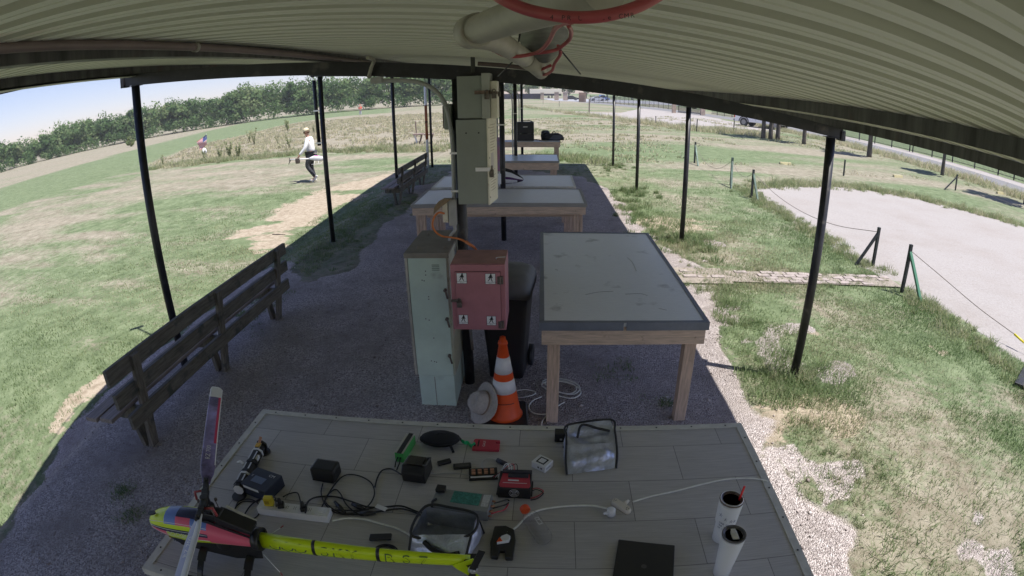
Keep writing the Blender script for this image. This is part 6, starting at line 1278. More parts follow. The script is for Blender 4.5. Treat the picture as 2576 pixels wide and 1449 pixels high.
def car(name, label, cat, x, y, rz, L, W_, H_, mat, kind='car', group=None, glassm=None):
    t = thing(name, label, cat, (x, y, 0), rz, group); g_ = .0
    if kind == 'pickup': side = [(-L/2, .62), (-L/2, 1.08), (-L/2+.05, 1.12), (-.38, 1.12), (-.32, 1.20), (-.05, 1.82), (.25, 1.88), (1.05, 1.86), (1.62, 1.24), (L/2-.12, 1.12), (L/2, .98), (L/2, .50), (-L/2+.05, .42)]
    else: side = [(-L/2, .40), (-L/2, .85), (-L/2+.25, .95), (-L*.30, 1.02), (-L*.16, H_-.04), (L*.08, H_), (L*.26, 1.0), (L/2-.1, .80), (L/2, .45), (L/2-.1, .30), (-L/2+.1, .30)]
    Mx = Matrix(((1, 0, 0, 0), (0, 0, 1, 0), (0, 1, 0, 0), (0, 0, 0, 1))); q = MB(); q.prism(side, -W_/2, W_/2, Mx); q.build('body', mat, t, bevel=.06)
    gl = glassm or M_('car glass', (.02, .025, .03), .08)
    for s in (-1, 1):
        q = MB()
        if kind == 'pickup':
            for pl in ([(-.16, 1.30), (.0, 1.72), (.42, 1.76), (.42, 1.30)], [(.50, 1.30), (.50, 1.76), (.98, 1.76), (1.36, 1.30)]): q.prism(pl, s*(W_/2+.002)-.002, s*(W_/2+.002)+.002, Mx)
        else:
            for pl in ([(-L*.27, 1.03), (-L*.145, H_-.12), (-.04, H_-.09), (-.04, 1.03)], [(.03, 1.03), (.03, H_-.09), (L*.07, H_-.10), (L*.21, 1.02)]): q.prism(pl, s*(W_/2+.002)-.002, s*(W_/2+.002)+.002, Mx)
        q.build('side_windows', gl, t)
    wb = L*.31; wr = .42 if kind == 'pickup' else .33
    for sx in (-1, 1):
        for s in (-1, 1):
            q = MB(); q.lathe([(wr*.95, -.13), (wr, -.1), (wr, .1), (wr*.95, .13)], (sx*wb, s*(W_/2-.10), wr), 24, 0, Matrix.Rotation(R(90), 3, 'X')); w_ = q.build('wheel', m_dark, t)
            q = MB(); q.cyl((sx*wb, s*(W_/2+.015), wr), (sx*wb, s*(W_/2+.035), wr), wr*.56, n=16); q.build('rim', M_('wheel rim', (.25, .25, .26), .35, .7), w_)
            q = MB(); q.tube([(sx*wb+(wr+.09)*math.cos(a), s*(W_/2+.01), wr+(wr+.09)*math.sin(a)) for a in np.linspace(0, math.pi, 13)], .05, 6); q.build('wheel_arch', m_dark, t)
    if kind == 'pickup':
        q = MB(); q.bb(-L/2+.12, -.5, -W_/2+.1, W_/2-.1, 1.125, 1.135); q.build('load_bed', m_dark, t)
        for s in (-1, 1): q = MB(); q.bb(-L/2-.02, -L/2+.10, s*(W_/2-.09), s*(W_/2+.012), .80, 1.08); q.build('tail_light', M_('red lamp', (.5, .02, .02), .25), t)
        for s in (-1, 1): q = MB(); q.bb(L/2-.10, L/2+.012, s*(W_/2-.35), s*(W_/2+.005), .80, .98); q.build('headlight', m_metal, t)
        q = MB(); q.bb(-L/2-.10, -L/2+.02, -W_/2, W_/2, .50, .64); q.build('bumper', m_dark, t, bevel=.03); q = MB(); q.bb(L/2-.02, L/2+.10, -W_/2, W_/2, .42, .66); q.build('bumper', m_dark, t, bevel=.03)
        q = MB(); q.bb(-.42, -.40, -W_/2-.004, W_/2+.004, .60, 1.10); q.bb(.45, .462, -W_/2-.004, W_/2+.004, .60, 1.25); q.build('door_gaps', m_ink, t)
    return t
a, b = at(1877, 318, 0), at(1954, 327.5, 0); d = b-a; ang = math.atan2(d.y, d.x); print('truck wheelbase', d.length)
Lp = 5.5; mid = (a+b)/2; car('white_pickup', 'white pickup with a red tail light parked by the road behind the three stemmed tree', 'pickup', mid.x+.5, mid.y+.6, ang, Lp, 2.0, 1.9, M_('white car paint', (.80, .80, .82), .35), 'pickup')
car('parked_car', 'dark blue car parked beyond the far gate pillars', 'car', 20, 178, .2, 4.6, 1.9, 1.9, M_('blue car paint', (.10, .17, .42), .3), group='cars in the far car park')
car('parked_car', 'silver white car parked between the far gate pillars', 'car', 17, 165, .1, 4.6, 1.9, 1.5, M_('silver car paint', (.60, .62, .68), .3), group='cars in the far car park')
car('parked_car', 'black car parked left of the silver white one in the distance', 'car', 9.5, 172, .1, 4.6, 1.9, 1.5, M_('black car paint', (.02, .02, .025), .3), group='cars in the far car park')
q = MB(); q.add([(4, 152, .03), (42, 134, .03), (62, 195, .03), (0, 215, .03)], [(0, 1, 2, 3)]); o = q.build('car_park', M_('pale asphalt', (.30, .31, .34), .9, var=.1, vs=.5)); o['kind'] = 'structure'
for i, (x_, y_, cr_, cz_) in enumerate(((-12, 235, 5, 2.2), (-4, 240, 5, 2.0), (5, 245, 5, 2.6), (12, 236, 4.5, 2.4), (20, 242, 4.5, 2.4), (28, 232, 4.2, 2.2), (37, 222, 4, 2.2), (-20, 242, 5, 2.2), (46, 214, 4, 2.0), (-28, 240, 5, 2))):
    tree(0, 0, 8, cr_, cz_, ('far park tree above the left part of the dark screened fence', 'far park tree left of the white trailer', 'far park tree behind the white trailer', 'far park tree above the leftmost brick pillar', 'far park tree behind the dark blue car', 'far park tree above the slatted kiosk', 'far park tree right of the slatted kiosk', 'far park tree seen left of the thin twin posts', 'farthest right of the far park trees', 'far park tree half hidden behind the electrical boxes')[i], .3, n=1700, leaf=.38, group='trees round the far car park', xy=(x_, y_), base=.55)
# bare shrub branch at far middle left
q = MB(); p = ag(1110, 259)
for k in range(12): a = random.uniform(0, 6.28); q.tube([p, p+Vector((math.cos(a)*2, math.sin(a), random.uniform(2, 5)))], [.09, .03], 4)
tag(q.build('bare_bush', M_('dry twigs', (.36, .33, .29), .9)), 'leafless pale bush in front of the wood, left of the junction box', 'bush')
# ================================================================ PEOPLE, SMALL OUTDOOR THINGS, OVERHEAD THINGS
def skin_obj(name, joints, edges, mat, parent, sub=2):
    """joints: {key: ((x,y,z), (rx,ry))}; one continuous skinned surface"""
    ks = list(joints); me = bpy.data.meshes.new(name); me.from_pydata([joints[k][0] for k in ks], [(ks.index(a), ks.index(b)) for a, b in edges], []); me.update()
    o = link(bpy.data.objects.new(name, me)); md = o.modifiers.new('skin', 'SKIN'); md.use_smooth_shade = True
    sv = me.skin_vertices[0].data
    for i, k in enumerate(ks):
        r_ = joints[k][1]; sv[i].radius = (r_, r_) if not isinstance(r_, tuple) else r_
    sv[0].use_root = True
    s = o.modifiers.new('sub', 'SUBSURF'); s.levels = sub; s.render_levels = sub; me.materials.append(mat); o.parent = parent; return o
m_skin = M_('skin', (.50, .28, .20), .55, var=.06, vs=9)
p = ag(789, 457); MAN = thing('person', 'person in a white long sleeved shirt, dark trousers and cap carrying a model helicopter', 'person', (p.x, p.y, p.z), R(10))
J = {'pel': ((0, 0, .98), .115), 'bel': ((-.01, 0, 1.14), .10), 'che': ((-.03, 0, 1.32), .115), 'nek': ((-.06, 0, 1.52), .052), 'jaw': ((-.10, 0, 1.60), .075), 'hed': ((-.11, 0, 1.70), .095), 'top': ((-.10, 0, 1.78), .06),
     'sR': ((-.04, -.19, 1.45), .07), 'eR': ((-.12, -.27, 1.17), .045), 'wR': ((-.34, -.27, .96), .032), 'hR': ((-.39, -.27, .90), .035), 'sL': ((-.03, .19, 1.45), .07), 'eL': ((.02, .27, 1.16), .045), 'wL': ((-.05, .30, .93), .032), 'hL': ((-.07, .30, .85), .034),
     'iR': ((0, -.10, .93), .10), 'kR': ((-.16, -.10, .56), .065), 'aR': ((.10, -.10, .17), .042), 'tR': ((.0, -.10, .05), .035), 'iL': ((0, .10, .93), .10), 'kL': ((-.07, .10, .53), .065), 'aL': ((.05, .10, .10), .042), 'tL': ((-.13, .10, .03), .035)}
for i, (dx, dz, dy) in enumerate(((-.06, -.05, -.02), (-.065, -.06, -.005), (-.06, -.06, .01), (-.05, -.055, .025), (-.02, -.02, .04))):
    for s, h_ in (('R', 'hR'), ('L', 'hL')):
        b = J[h_][0]; J['f%s%d' % (s, i)] = ((b[0]+dx*.6, b[1]+dy, b[2]+dz*.7), .009); J['g%s%d' % (s, i)] = ((b[0]+dx*.7, b[1]+dy, b[2]+dz*1.3), .007)
E_ = [('pel', 'bel'), ('bel', 'che'), ('che', 'nek'), ('nek', 'jaw'), ('jaw', 'hed'), ('hed', 'top'), ('che', 'sR'), ('sR', 'eR'), ('eR', 'wR'), ('wR', 'hR'), ('che', 'sL'), ('sL', 'eL'), ('eL', 'wL'), ('wL', 'hL'), ('pel', 'iR'), ('iR', 'kR'), ('kR', 'aR'), ('aR', 'tR'), ('pel', 'iL'), ('iL', 'kL'), ('kL', 'aL'), ('aL', 'tL')]+[('h'+s, 'f%s%d' % (s, i)) for s in 'RL' for i in range(5)]+[('f%s%d' % (s, i), 'g%s%d' % (s, i)) for s in 'RL' for i in range(5)]
skin_obj('body', J, E_, m_skin, MAN, 1)
def cloth(name, keys, es, grow, mat): return skin_obj(name, {k: (J[k][0], (J[k][1] if not isinstance(J[k][1], tuple) else J[k][1][0])*grow.get(k, 1.22)) for k in keys}, es, mat, MAN)
cloth('shirt', ['che', 'bel', 'pel', 'sR', 'eR', 'wR', 'sL', 'eL', 'wL'], [('che', 'bel'), ('bel', 'pel'), ('che', 'sR'), ('sR', 'eR'), ('eR', 'wR'), ('che', 'sL'), ('sL', 'eL'), ('eL', 'wL')], {'che': 1.5, 'wR': 1.45, 'wL': 1.45, 'pel': 1.5, 'bel': 1.6, 'eR': 1.45, 'eL': 1.4, 'sR': 1.35, 'sL': 1.35}, M_('white shirt', (.78, .78, .80), .8))
m_tr = M_('charcoal trousers', (.035, .037, .045), .8, var=.3, vs=6)
cloth('trousers', ['pel', 'iR', 'kR', 'aR', 'iL', 'kL', 'aL'], [('pel', 'iR'), ('iR', 'kR'), ('kR', 'aR'), ('pel', 'iL'), ('iL', 'kL'), ('kL', 'aL')], {'pel': 1.45, 'kR': 1.35, 'kL': 1.35, 'aR': 1.35, 'aL': 1.35}, m_tr)
m_shoe = M_('white trainer', (.66, .64, .62), .6)
for nm, c, pitch in (('shoe', (.085, -.10, .115), 52), ('shoe', (-.03, .10, .04), 0)):
    q = MB(); Mx = Euler((0, R(-pitch), 0)).to_matrix(); q.loft([[Vector(c)+Mx @ Vector((x_, w_*math.cos(a), h_*(math.sin(a)+.0))) for a in np.linspace(0, 6.283, 13)[:-1]] for x_, w_, h_ in ((.13, .020, .028), (.12, .036, .045), (.05, .040, .048), (-.05, .045, .036), (-.13, .040, .026), (-.155, .02, .016))]); q.build(nm, m_shoe, MAN)
q = MB(); c = Vector((-.11, 0, 1.725)); Mh = Euler((0, R(-16), 0)).to_matrix(); q.lathe([(.104, .0), (.106, .03), (.094, .075), (.06, .108), (.002, .118)], c, 20, 0, Mh); q.prism([(-.06+.13*math.cos(a)-.02, .085*math.sin(a)) for a in np.linspace(1.57, 4.71, 12)], -.004, .006, Matrix.Translation(c+Vector((-.06, 0, -.004))) @ Mh.to_4x4()); q.build('cap', M_('cream cap', (.62, .55, .38), .8), MAN)
for s in (-1, 1): q = MB(); q.lathe([(.002, -.012), (.016, -.006), (.016, .006), (.002, .012)], (-.10, s*.094, 1.69), 10, 0, Matrix.Rotation(R(90), 3, 'X')); q.build('ear', m_skin, MAN)
q = MB(); q.tube([(-.20, 0, 1.70), (-.222, 0, 1.675), (-.205, 0, 1.665)], [.010, .014, .008], 6); q.build('nose', m_skin, MAN)
q = MB(); q.tube([(-.196, -.022, 1.645), (-.203, 0, 1.643), (-.196, .022, 1.645)], .004, 5); q.build('mouth', M_('lips', (.40, .15, .12), .5), MAN)
for s in (-1, 1): q = MB(); q.lathe([(.001, -.008), (.009, 0), (.001, .008)], (-.190, s*.034, 1.715), 8); q.build('eye', m_ink, MAN)
q = MB(); q.lathe([(.099, -.05), (.101, .0), (.10, .03)], (-.098, 0, 1.70), 16); q.v = [v for v in q.v]; q.build('hair', M_('brown hair', (.12, .07, .04), .8), MAN)
# helicopter carried by the man
p0 = Vector((p.x, p.y, p.z)); CH = thing('carried_helicopter', 'white and magenta model helicopter held at hip height by the walking person', 'model helicopter', (p.x+.0, p.y-.33, p.z+.80), R(10))
q = MB(); rg = []
for x_, w_, z0, z1 in ((.62, .004, -.01, .0), (.58, .03, -.05, .03), (.50, .05, -.08, .07), (.38, .06, -.09, .11), (.25, .06, -.07, .12), (.12, .04, -.03, .08), (.05, .025, .0, .05)): rg.append([Vector((x_, w_*math.cos(a), (z0+z1)/2+(z1-z0)/2*math.sin(a))) for a in np.linspace(0, 6.283, 15)[:-1]])
q.loft(rg, mifn=lambda i, k: 1 if (i == 3 and k < 5) else (2 if k in (9, 10, 11) else 0)); q.build('canopy', [M_('gloss white', (.72, .72, .75), .3), M_('magenta', (.60, .12, .42), .35), m_cf], CH)
q = MB(); q.tube([(.08, 0, .02), (-.62, 0, .05)], [.024, .016], 10); q.build('tail_boom', M_('white boom', (.66, .66, .68), .4), CH)
q = MB(); q.prism([(-.60, .05), (-.68, -.10), (-.66, -.10), (-.57, .03)], -.004, .004, Matrix(((1, 0, 0, 0), (0, 0, 1, 0), (0, 1, 0, 0), (0, 0, 0, 1)))); q.beam((-.62, -.02, .12), (-.62, -.02, -.02), .02, .01, up=(0, 1, 0)); q.build('tail_fin', m_cf, CH)
q = MB(); q.bb(-.42, -.27, -.05, .05, -.10, .07); q.build('tail_servo_cover', M_('dark brown foam', (.07, .055, .045), .8), CH, bevel=.02)
q = MB(); q.cyl((.22, 0, .10), (.22, 0, .20), .008, n=8); q.cyl((.22, 0, .17), (.22, 0, .20), .025, n=12); q.build('mast', m_cf, CH)
q = MB(); q.beam((.24, 0, .19), (1.0, -.05, .13), .055, .006); q.build('main_blade', M_('pale blade', (.66, .62, .50), .5), CH)
q = MB(); q.tube([(.15, -.12, -.16), (.45, -.12, -.16), (.50, -.12, -.13)], .006, 6); q.tube([(.25, -.12, -.16), (.25, -.04, -.06)], .006, 6); q.tube([(.40, -.12, -.16), (.38, -.04, -.07)], .006, 6); q.build('skid', m_slab, CH)
# distant person
p = ag(907, 290); t = thing('person', 'tiny distant person in a red top and pale trousers beside the mown strip', 'person', (p.x, p.y, p.z), 0)
J2 = {'pel': ((0, 0, .95), .14), 'che': ((0, 0, 1.30), .15), 'nek': ((0, 0, 1.50), .06), 'hed': ((0, 0, 1.66), .10), 'sR': ((-.2, 0, 1.42), .065), 'eR': ((-.27, -.05, 1.12), .045), 'wR': ((-.12, -.24, 1.12), .035), 'sL': ((.2, 0, 1.42), .065), 'eL': ((.27, -.05, 1.12), .045), 'wL': ((.12, -.24, 1.12), .035), 'kR': ((-.10, 0, .5), .07), 'aR': ((-.12, 0, .06), .05), 'kL': ((.10, 0, .5), .07), 'aL': ((.12, 0, .06), .05)}
e2 = [('pel', 'che'), ('che', 'nek'), ('nek', 'hed'), ('che', 'sR'), ('sR', 'eR'), ('eR', 'wR'), ('che', 'sL'), ('sL', 'eL'), ('eL', 'wL'), ('pel', 'kR'), ('kR', 'aR'), ('pel', 'kL'), ('kL', 'aL')]
skin_obj('body', J2, e2, m_skin, t, 1)
skin_obj('shirt', {k: (J2[k][0], J2[k][1]*1.3) for k in ('che', 'pel', 'sR', 'eR', 'sL', 'eL')}, [('che', 'pel'), ('che', 'sR'), ('sR', 'eR'), ('che', 'sL'), ('sL', 'eL')], M_('red shirt', (.75, .06, .04), .8), t, 1)
skin_obj('trousers', {k: (J2[k][0], J2[k][1]*1.35) for k in ('pel', 'kR', 'aR', 'kL', 'aL')}, [('pel', 'kR'), ('kR', 'aR'), ('pel', 'kL'), ('kL', 'aL')], M_('pale trousers', (.45, .47, .55), .8), t, 1)
q = MB(); q.lathe([(.17, 1.70), (.16, 1.715), (.10, 1.72), (.09, 1.80), (.002, 1.81)], n=14); q.build('hat', M_('red hat', (.6, .10, .06), .8), t)
# flag
p = ag(507, 392); t = thing('small_flag', 'small striped american flag on a thin pole in the straw field', 'flag', (p.x, p.y, p.z)); Yf = p.y
fa, fb, fc, fd = ay(519, 338, Yf), ay(521, 362, Yf-.1), ay(503, 378, Yf), ay(496, 357, Yf+.1)
q = MB(); q.tube([ay(510, 392, Yf+.02), ay(514, 365, Yf+.03), fa+Vector((0, .03, .03))], .014, 6); q.build('pole', m_metal, t, world=True)
NX, NY = 13, 12; q = MB(); vs = []
for j in range(NY+1):
    for i in range(NX+1):
        u, v = i/NX, j/NY; vs.append(lerp(lerp(fa, fb, u), lerp(fd, fc, u), v)+Vector((0, .05*math.sin(u*6+v*4), 0)))
q.v = [tuple(v) for v in vs]
for j in range(NY):
    for i in range(NX): a = j*(NX+1)+i; q.f.append([a, a+1, a+NX+2, a+NX+1]); q.m.append(2 if (i < 7 and j < 5) else (0 if i % 2 == 0 else 1)); q.sm.append(True)
q.build('cloth', [M_('flag red', (.50, .05, .07), .7), M_('flag white', (.62, .60, .60), .7), M_('flag blue', (.06, .08, .22), .7)], t, world=True)
p = ag(517, 405); t = thing('little_marker', 'small white and black marker just below the flag', 'marker', (p.x, p.y, p.z)); q = MB(); q.tube([(0, 0, 0), (0, 0, .5)], .012, 6); q.build('stake', m_metal, t); q = MB(); q.lathe([(.02, .40), (.14, .48), (.16, .62), (.10, .76), (.02, .80)], n=12); q.build('head', m_white, t); q = MB(); q.lathe([(.02, -.03), (.06, 0), (.02, .03)], (.12, -.10, .62), 8); q.build('eye_spot', m_ink, t)
# wooden stands far middle, stake
m_old = M_('old grey brown board', (.20, .15, .13), .85, var=.3, vs=6)
for (px_, l_) in ((1053, 'left one of two small wooden stands in the straw, beside a thin stake'), (1080, 'right one of two small wooden stands, behind the white and orange pipe')):
    p = ag(px_, 362); t = thing('wooden_stand', l_, 'stand', (p.x, p.y, p.z), R(6), 'small wooden stands in the straw'); q = MB(); q.bb(-.26, .26, -.30, .30, .50, .56); q.build('top', m_old, t)
    for sx in (-1, 1): q = MB(); q.beam((sx*.20, 0, .5), (sx*.06, 0, 0), .09, .05, up=(0, 1, 0)); q.build('leg', m_old if sx > 0 else m_white, t)
p = ag(1048, 345); q = MB(); q.beam((p.x, p.y, p.z), (p.x-.03, p.y, p.z+1.0), .07, .05, up=(0, 1, 0)); tag(q.build('marker_stake', m_old), 'thin weathered stake rising behind the left wooden stand', 'stake')
# white / orange pipe beside far left post, black tube beside second left post
t = thing('striped_pipe', 'tall white pipe with an orange brown sleeve beside the fourth left post', 'pipe', (XL-.13, ROWS[3]-.05, gz(XL-.13, 17)))
q = MB(); q.cyl((0, 0, 0), (0, 0, 2.72), .045, n=14); q.build('pipe', m_white, t); q = MB(); q.cyl((0, 0, .95), (0, 0, 2.1), .048, n=14); q.build('sleeve', M_('orange brown sleeve', (.30, .10, .04), .6), t)
q = MB(); q.cyl((0, 0, 1.52), (0, 0, 1.56), .054, n=14); q.build('collar', m_ink, t)
t = thing('hanging_tube', 'dark pipe strapped beside the second left post and ending in mid air', 'pipe', (XL-.10, ROWS[1]+.02, .93)); 
za = zover(808, 366, XL-.1, ROWS[1]); t.location.z = 0; q = MB(); q.cyl((.0, 0, za), (-.02, 0, zb(XL)+.0), .032, n=14); q.build('tube', m_black, t)
for zz in (1.75, 2.30): q = MB(); q.bb(-.05, .13, -.042, -.036, zz-.012, zz+.012); q.build('strap', m_metal, t)
# conduits on the middle posts 2 and 3 and 4
for i, (X_, Y_, l_) in enumerate(((XC-.075, ROWS[1]-.02, 'pale conduit running down the left of the second middle post'), (XC-.07, ROWS[2], 'pale conduit running down beside the third middle post'), (XC-.09, ROWS[3], 'pale conduit with an outlet, beside the fourth middle post'))):
    t = thing('post_conduit', l_, 'conduit', (X_, Y_, 0), 0, 'conduits on the middle posts'); q = MB(); q.tube(arc_pts([(0, 0, .95 if i != 1 else .45), (0, 0, 1.6), (0, 0, 2.2), (-.06, 0, 2.42), (-.30, 0, 2.50)], 6), .016, 8); q.build('pipe', m_greypvc, t)
    if i != 1:
        q = MB(); q.bb(-.05, .05, -.03, .03, .95, 1.12); q.build('outlet', m_white, t, bevel=.006)
    q = MB(); q.bb(-.02, .12, -.05, -.044, 1.90, 1.92); q.build('strap', m_metal, t)
# canopy on table 4 and small stuff
c = at(1270, 462, HT); t = thing('spare_canopy', 'purple, black and white model helicopter canopy on the second table row', 'canopy', (c.x, c.y, HT), R(-6))
q = MB(); rg = []
for x_, w_, z0, z1 in ((-.26, .06, .02, .20), (-.15, .085, .005, .26), (0, .09, .0, .275), (.12, .08, .005, .24), (.22, .055, .02, .17), (.30, .025, .045, .11), (.325, .004, .07, .08)): rg.append([Vector((x_, w_*math.cos(a), (z0+z1)/2+(z1-z0)/2*math.sin(a))) for a in np.linspace(0, 6.283, 19)[:-1]])
def cmf(i, k):
    if 2 <= k <= 6: return 1
    if k in (10, 11): return 0 if i < 4 else 1
    if k in (12,): return 2
    return 2 if k in (9, 13, 14) else (1 if k == 12 else 0)
q.loft(rg, mifn=cmf); q.build('shell', [m_white, m_ink, M_('purple paint', (.10, .03, .14), .35)], t)
q = MB(); q.tube([(-.3, -.10, .01), (.12, -.10, .01), (.16, -.10, .03)], .006, 6); q.tube([(-.3, .10, .01), (.12, .10, .01), (.16, .10, .03)], .006, 6); q.tube([(-.05, -.10, .01), (-.05, 0, .05), (-.05, .10, .01)], .007, 6); q.build('skid', m_white, t)
c = at(1185, 463, HT); t = thing('white_ring', 'small pale ring shaped thing lying left of the middle on the second table row', 'ring', (c.x, c.y, HT)); q = MB(); q.tube([(.085*math.cos(a), .05*math.sin(a), .012) for a in np.linspace(0, 6.283, 20)[:-1]], .012, 6, closed=True); q.build('ring', m_slab, t); q = MB(); q.bb(-.03, .03, -.014, .014, .012, .03); q.build('bridge', m_cf, t)
# cases on far table
c = at(1322, 354, HT); t = thing('black_case', 'tall square black equipment case standing on the farthest table', 'case', (c.x, c.y+.1, HT+.005))
q = MB(); q.bb(-.27, .27, -.14, .14, .0, .22); q.build('base', m_bk, t, bevel=.015); q = MB(); q.bb(-.27, .27, -.14, .14, .225, .60); q.build('lid', m_bk, t, bevel=.02)
q = MB(); q.tube([(-.10, 0, .60), (-.09, 0, .635), (.14, 0, .635), (.22, 0, .60)], .014, 6); q.build('handle', m_bk, t)
q = MB(); q.bb(-.07, .07, -.1425, -.1405, .43, .455); q.build('badge', m_metal, t)
for x_ in (-.14, .12): q = MB(); q.bb(x_-.05, x_+.05, -.150, -.1405, .205, .245); q.build('latch', m_steel, t)
c = at(1396, 354, HT); t = thing('black_bag', 'long black bag with grey panels at the right end of the farthest table', 'bag', (c.x-.05, c.y+.1, HT+.005)); m_bagc = M_('black nylon', (.02, .022, .025), .7); m_bagg = M_('grey mesh', (.07, .08, .10), .7)
q = MB(); q.loft([[Vector((x_, w_*math.cos(a), h_*.5+h_*.5*math.sin(a))) for a in np.linspace(0, 6.283, 17)[:-1]] for x_, w_, h_ in ((-.28, .07, .16), (-.2, .12, .22), (.15, .13, .24), (.28, .10, .18), (.34, .03, .10))]); q.build('body', m_bagc, t)
q = MB(); q.prism([(-.14, .04), (.0, .18), (.22, .18), (.28, .10), (.18, .03)], -.137, -.13, Matrix(((1, 0, 0, 0), (0, 0, 1, 0), (0, 1, 0, 0), (0, 0, 0, 1)))); q.build('side_panel', m_bagg, t); q = MB(); q.tube([(-.05, 0, .22), (.03, 0, .30), (.08, 0, .22)], .012, 6); q.build('handle', m_bagc, t)
t = thing('headset_bag', 'smaller rounded black bag behind the long one on the farthest table', 'bag', (c.x-.30, c.y+.25, HT+.005)); q = MB(); q.loft([rr(.26, .24, 0, .06), rr(.30, .26, .12, .08), rr(.26, .22, .27, .08), rr(.16, .12, .31, .05)]); q.build('body', m_bagc, t); q = MB(); q.tube([(-.13, -.13, .18), (0, -.14, .27), (.13, -.13, .25)], .012, 6); q.build('strap', m_bagg, t)
t = thing('dark_cables', 'small heap of dark cables hanging over the edge of the farthest table', 'cable', (at(1350, 354, HT).x, at(1350, 354, HT).y, HT)); q = MB()
for k in range(4): q.tube(arc_pts([(-.12+.03*k, .05, .02), (-.05+.04*k, -.02, .05), (.02+.03*k, -.06, .0), (.0+.04*k, -.10, -.10-.02*k), (.08+.02*k, -.06, .01), (.16, 0, .02)], 5), .006, 5)
q.build('cable', M_('dark red cable', (.08, .03, .03), .6), t)
q = MB(); c = at(1150, 432, HT); q.bb(-.12, .12, -.03, .03, 0, .03); 
# red cloth hanging behind the panels
t = thing('hanging_cloth', 'strip of pink and blue cloth hanging behind the tall grey panel', 'cloth', (XC+.02, ROWS[1]-.30, 1.6)); a = ay(1252, 345, ROWS[1]-.3); b = ay(1258, 430, ROWS[1]-.3); q = MB(); q.bb(a.x-.03, b.x, ROWS[1]-.32, ROWS[1]-.31, b.z, a.z); q.build('cloth', M_('pink cloth', (.42, .18, .24), .8, col2=(.15, .2, .4), vs=4), t, world=True)
# stick lying on bare soil, dark slab painting in a shadow, patch on lawn, roof mast
p = ag(700, 592); q = MB(); q.tube([p+Vector((-.16, .03, .015)), p+Vector((0, 0, .02)), p+Vector((.18, .0, .012))], [.012, .014, .008], 6); tag(q.build('fallen_stick', m_bark), 'crooked brown stick lying on the bare soil behind the long bench', 'stick')
p = at(2572, 975, .0); t = thing('shadow_slab', 'dark flat slab standing in for a shadow on the grass at the right edge', 'mat', (p.x, p.y, .02)); q = MB(); q.prism([(-.12, .05), (.5, .42), (.6, -.5), (.02, -.12)], 0, .03, None); q.build('mat', m_dark, t, bevel=.005)  # added black slab takes the place of a cast shadow
p = Vector((-4.08, 4.86, 0)); zt_ = zr(-3.8); t = thing('roof_mast', 'short mast with a crossbar fixed on the left edge of the roof', 'mast', (-3.74, 4.75, zt_+.02)); q = MB(); q.tube([(0, 0, 0), (-.28, .1, .85)], .02, 8); q.build('pole', m_steel, t); q = MB(); q.beam((-.35, .02, .85), (-.20, .18, .85), .06, .06); q.build('crossbar', m_steel, t)
q = MB(); a = ax(0, 236, -3.82); b = ax(62, 222, -3.82); c = ax(135, 206, -3.80); q.tube(arc_pts([a+(a-b)*.5, a, b, c], 5), .007, 5); tag(q.build('drooping_wire', m_cable), 'thin dark wire drooping from the left roof edge', 'wire')
# ---------------------------------------------------------------- overhead pipes and cables
t = thing('beam_conduit', 'long brownish conduit running under the roof beside the left purlin', 'conduit', (-1.23, 2, 2.66))
X_ = -1.53; P_ = [ax(px_, py_, X_) for px_, py_ in ((0, 95), (120, 92), (240, 90), (360, 89), (480, 91), (560, 96), (700, 110), (800, 124), (880, 136), (930, 146))]
P_ = [Vector((X_, v.y, zb(X_)+BD+.020)) for v in P_]; q = MB(); q.tube([Vector((X_, -2.5, P_[0].z))]+P_, .019, 12); pz = P_[-1]; q.tube(arc_pts([pz, pz+Vector((.03, .05, -.005)), pz+Vector((.04, .10, -.05)), ay(928, 192, yb_)], 5), .016, 10)
q.build('pipe', M_('brownish conduit', (.20, .155, .14), .5, var=.15, vs=5), t, world=True)
for px_ in (490, 905): v = ax(px_, 92 if px_ == 490 else 140, X_); q = MB(); q.cyl((X_, v.y-.012, P_[0].z), (X_, v.y+.012, P_[0].z), .024, n=14); q.build('coupling', m_beigepvc, t, world=True)
def dz_(px, py, dist): return CAM+ray(px, py)*dist
t = thing('camera_pipe', 'large beige pipe with an elbow hanging under the roof at the top middle', 'pipe', tuple(dz_(1190, 78, .62)))
q = MB(); q.tube([dz_(1192, 78, .62), dz_(1300, 40, .50), dz_(1400, 8, .42), dz_(1520, -30, .36)], .0165, 20); q.build('pipe', m_beigepvc, t, world=True)
q = MB(); q.tube([dz_(1178, 83, .635), dz_(1192, 78, .622), dz_(1204, 74, .605)], [.0190, .0200, .0195], 20); q.build('elbow', m_beigepvc, t, world=True)
q = MB(); q.tube(arc_pts([dz_(1195, 92, .64), dz_(1225, 96, .66), dz_(1260, 108, .70), dz_(1300, 134, .80), dz_(1320, 146, .86)], 5), .0145, 18); q.build('branch_pipe', m_beigepvc, t, world=True)
q = MB(); q.tube([dz_(1322, 148, .87), dz_(1345, 163, .92), dz_(1362, 182, .98)], [.0150, .0150, .0130], 16); q.build('pipe_end', m_beigepvc, t, world=True)
t = thing('red_cable', 'thick red network cable sagging in front of the roof at the top edge', 'cable', tuple(dz_(1450, 45, .27)))
q = MB(); q.tube(arc_pts([dz_(1228, -30, .28), dz_(1262, -4, .27), dz_(1320, 22, .265), dz_(1390, 38, .26), dz_(1460, 44, .255), dz_(1530, 38, .255), dz_(1600, 18, .26), dz_(1650, -8, .265), dz_(1700, -40, .27)], 8), .0031, 16); q.build('jacket', m_red, t, world=True)
q = MB()
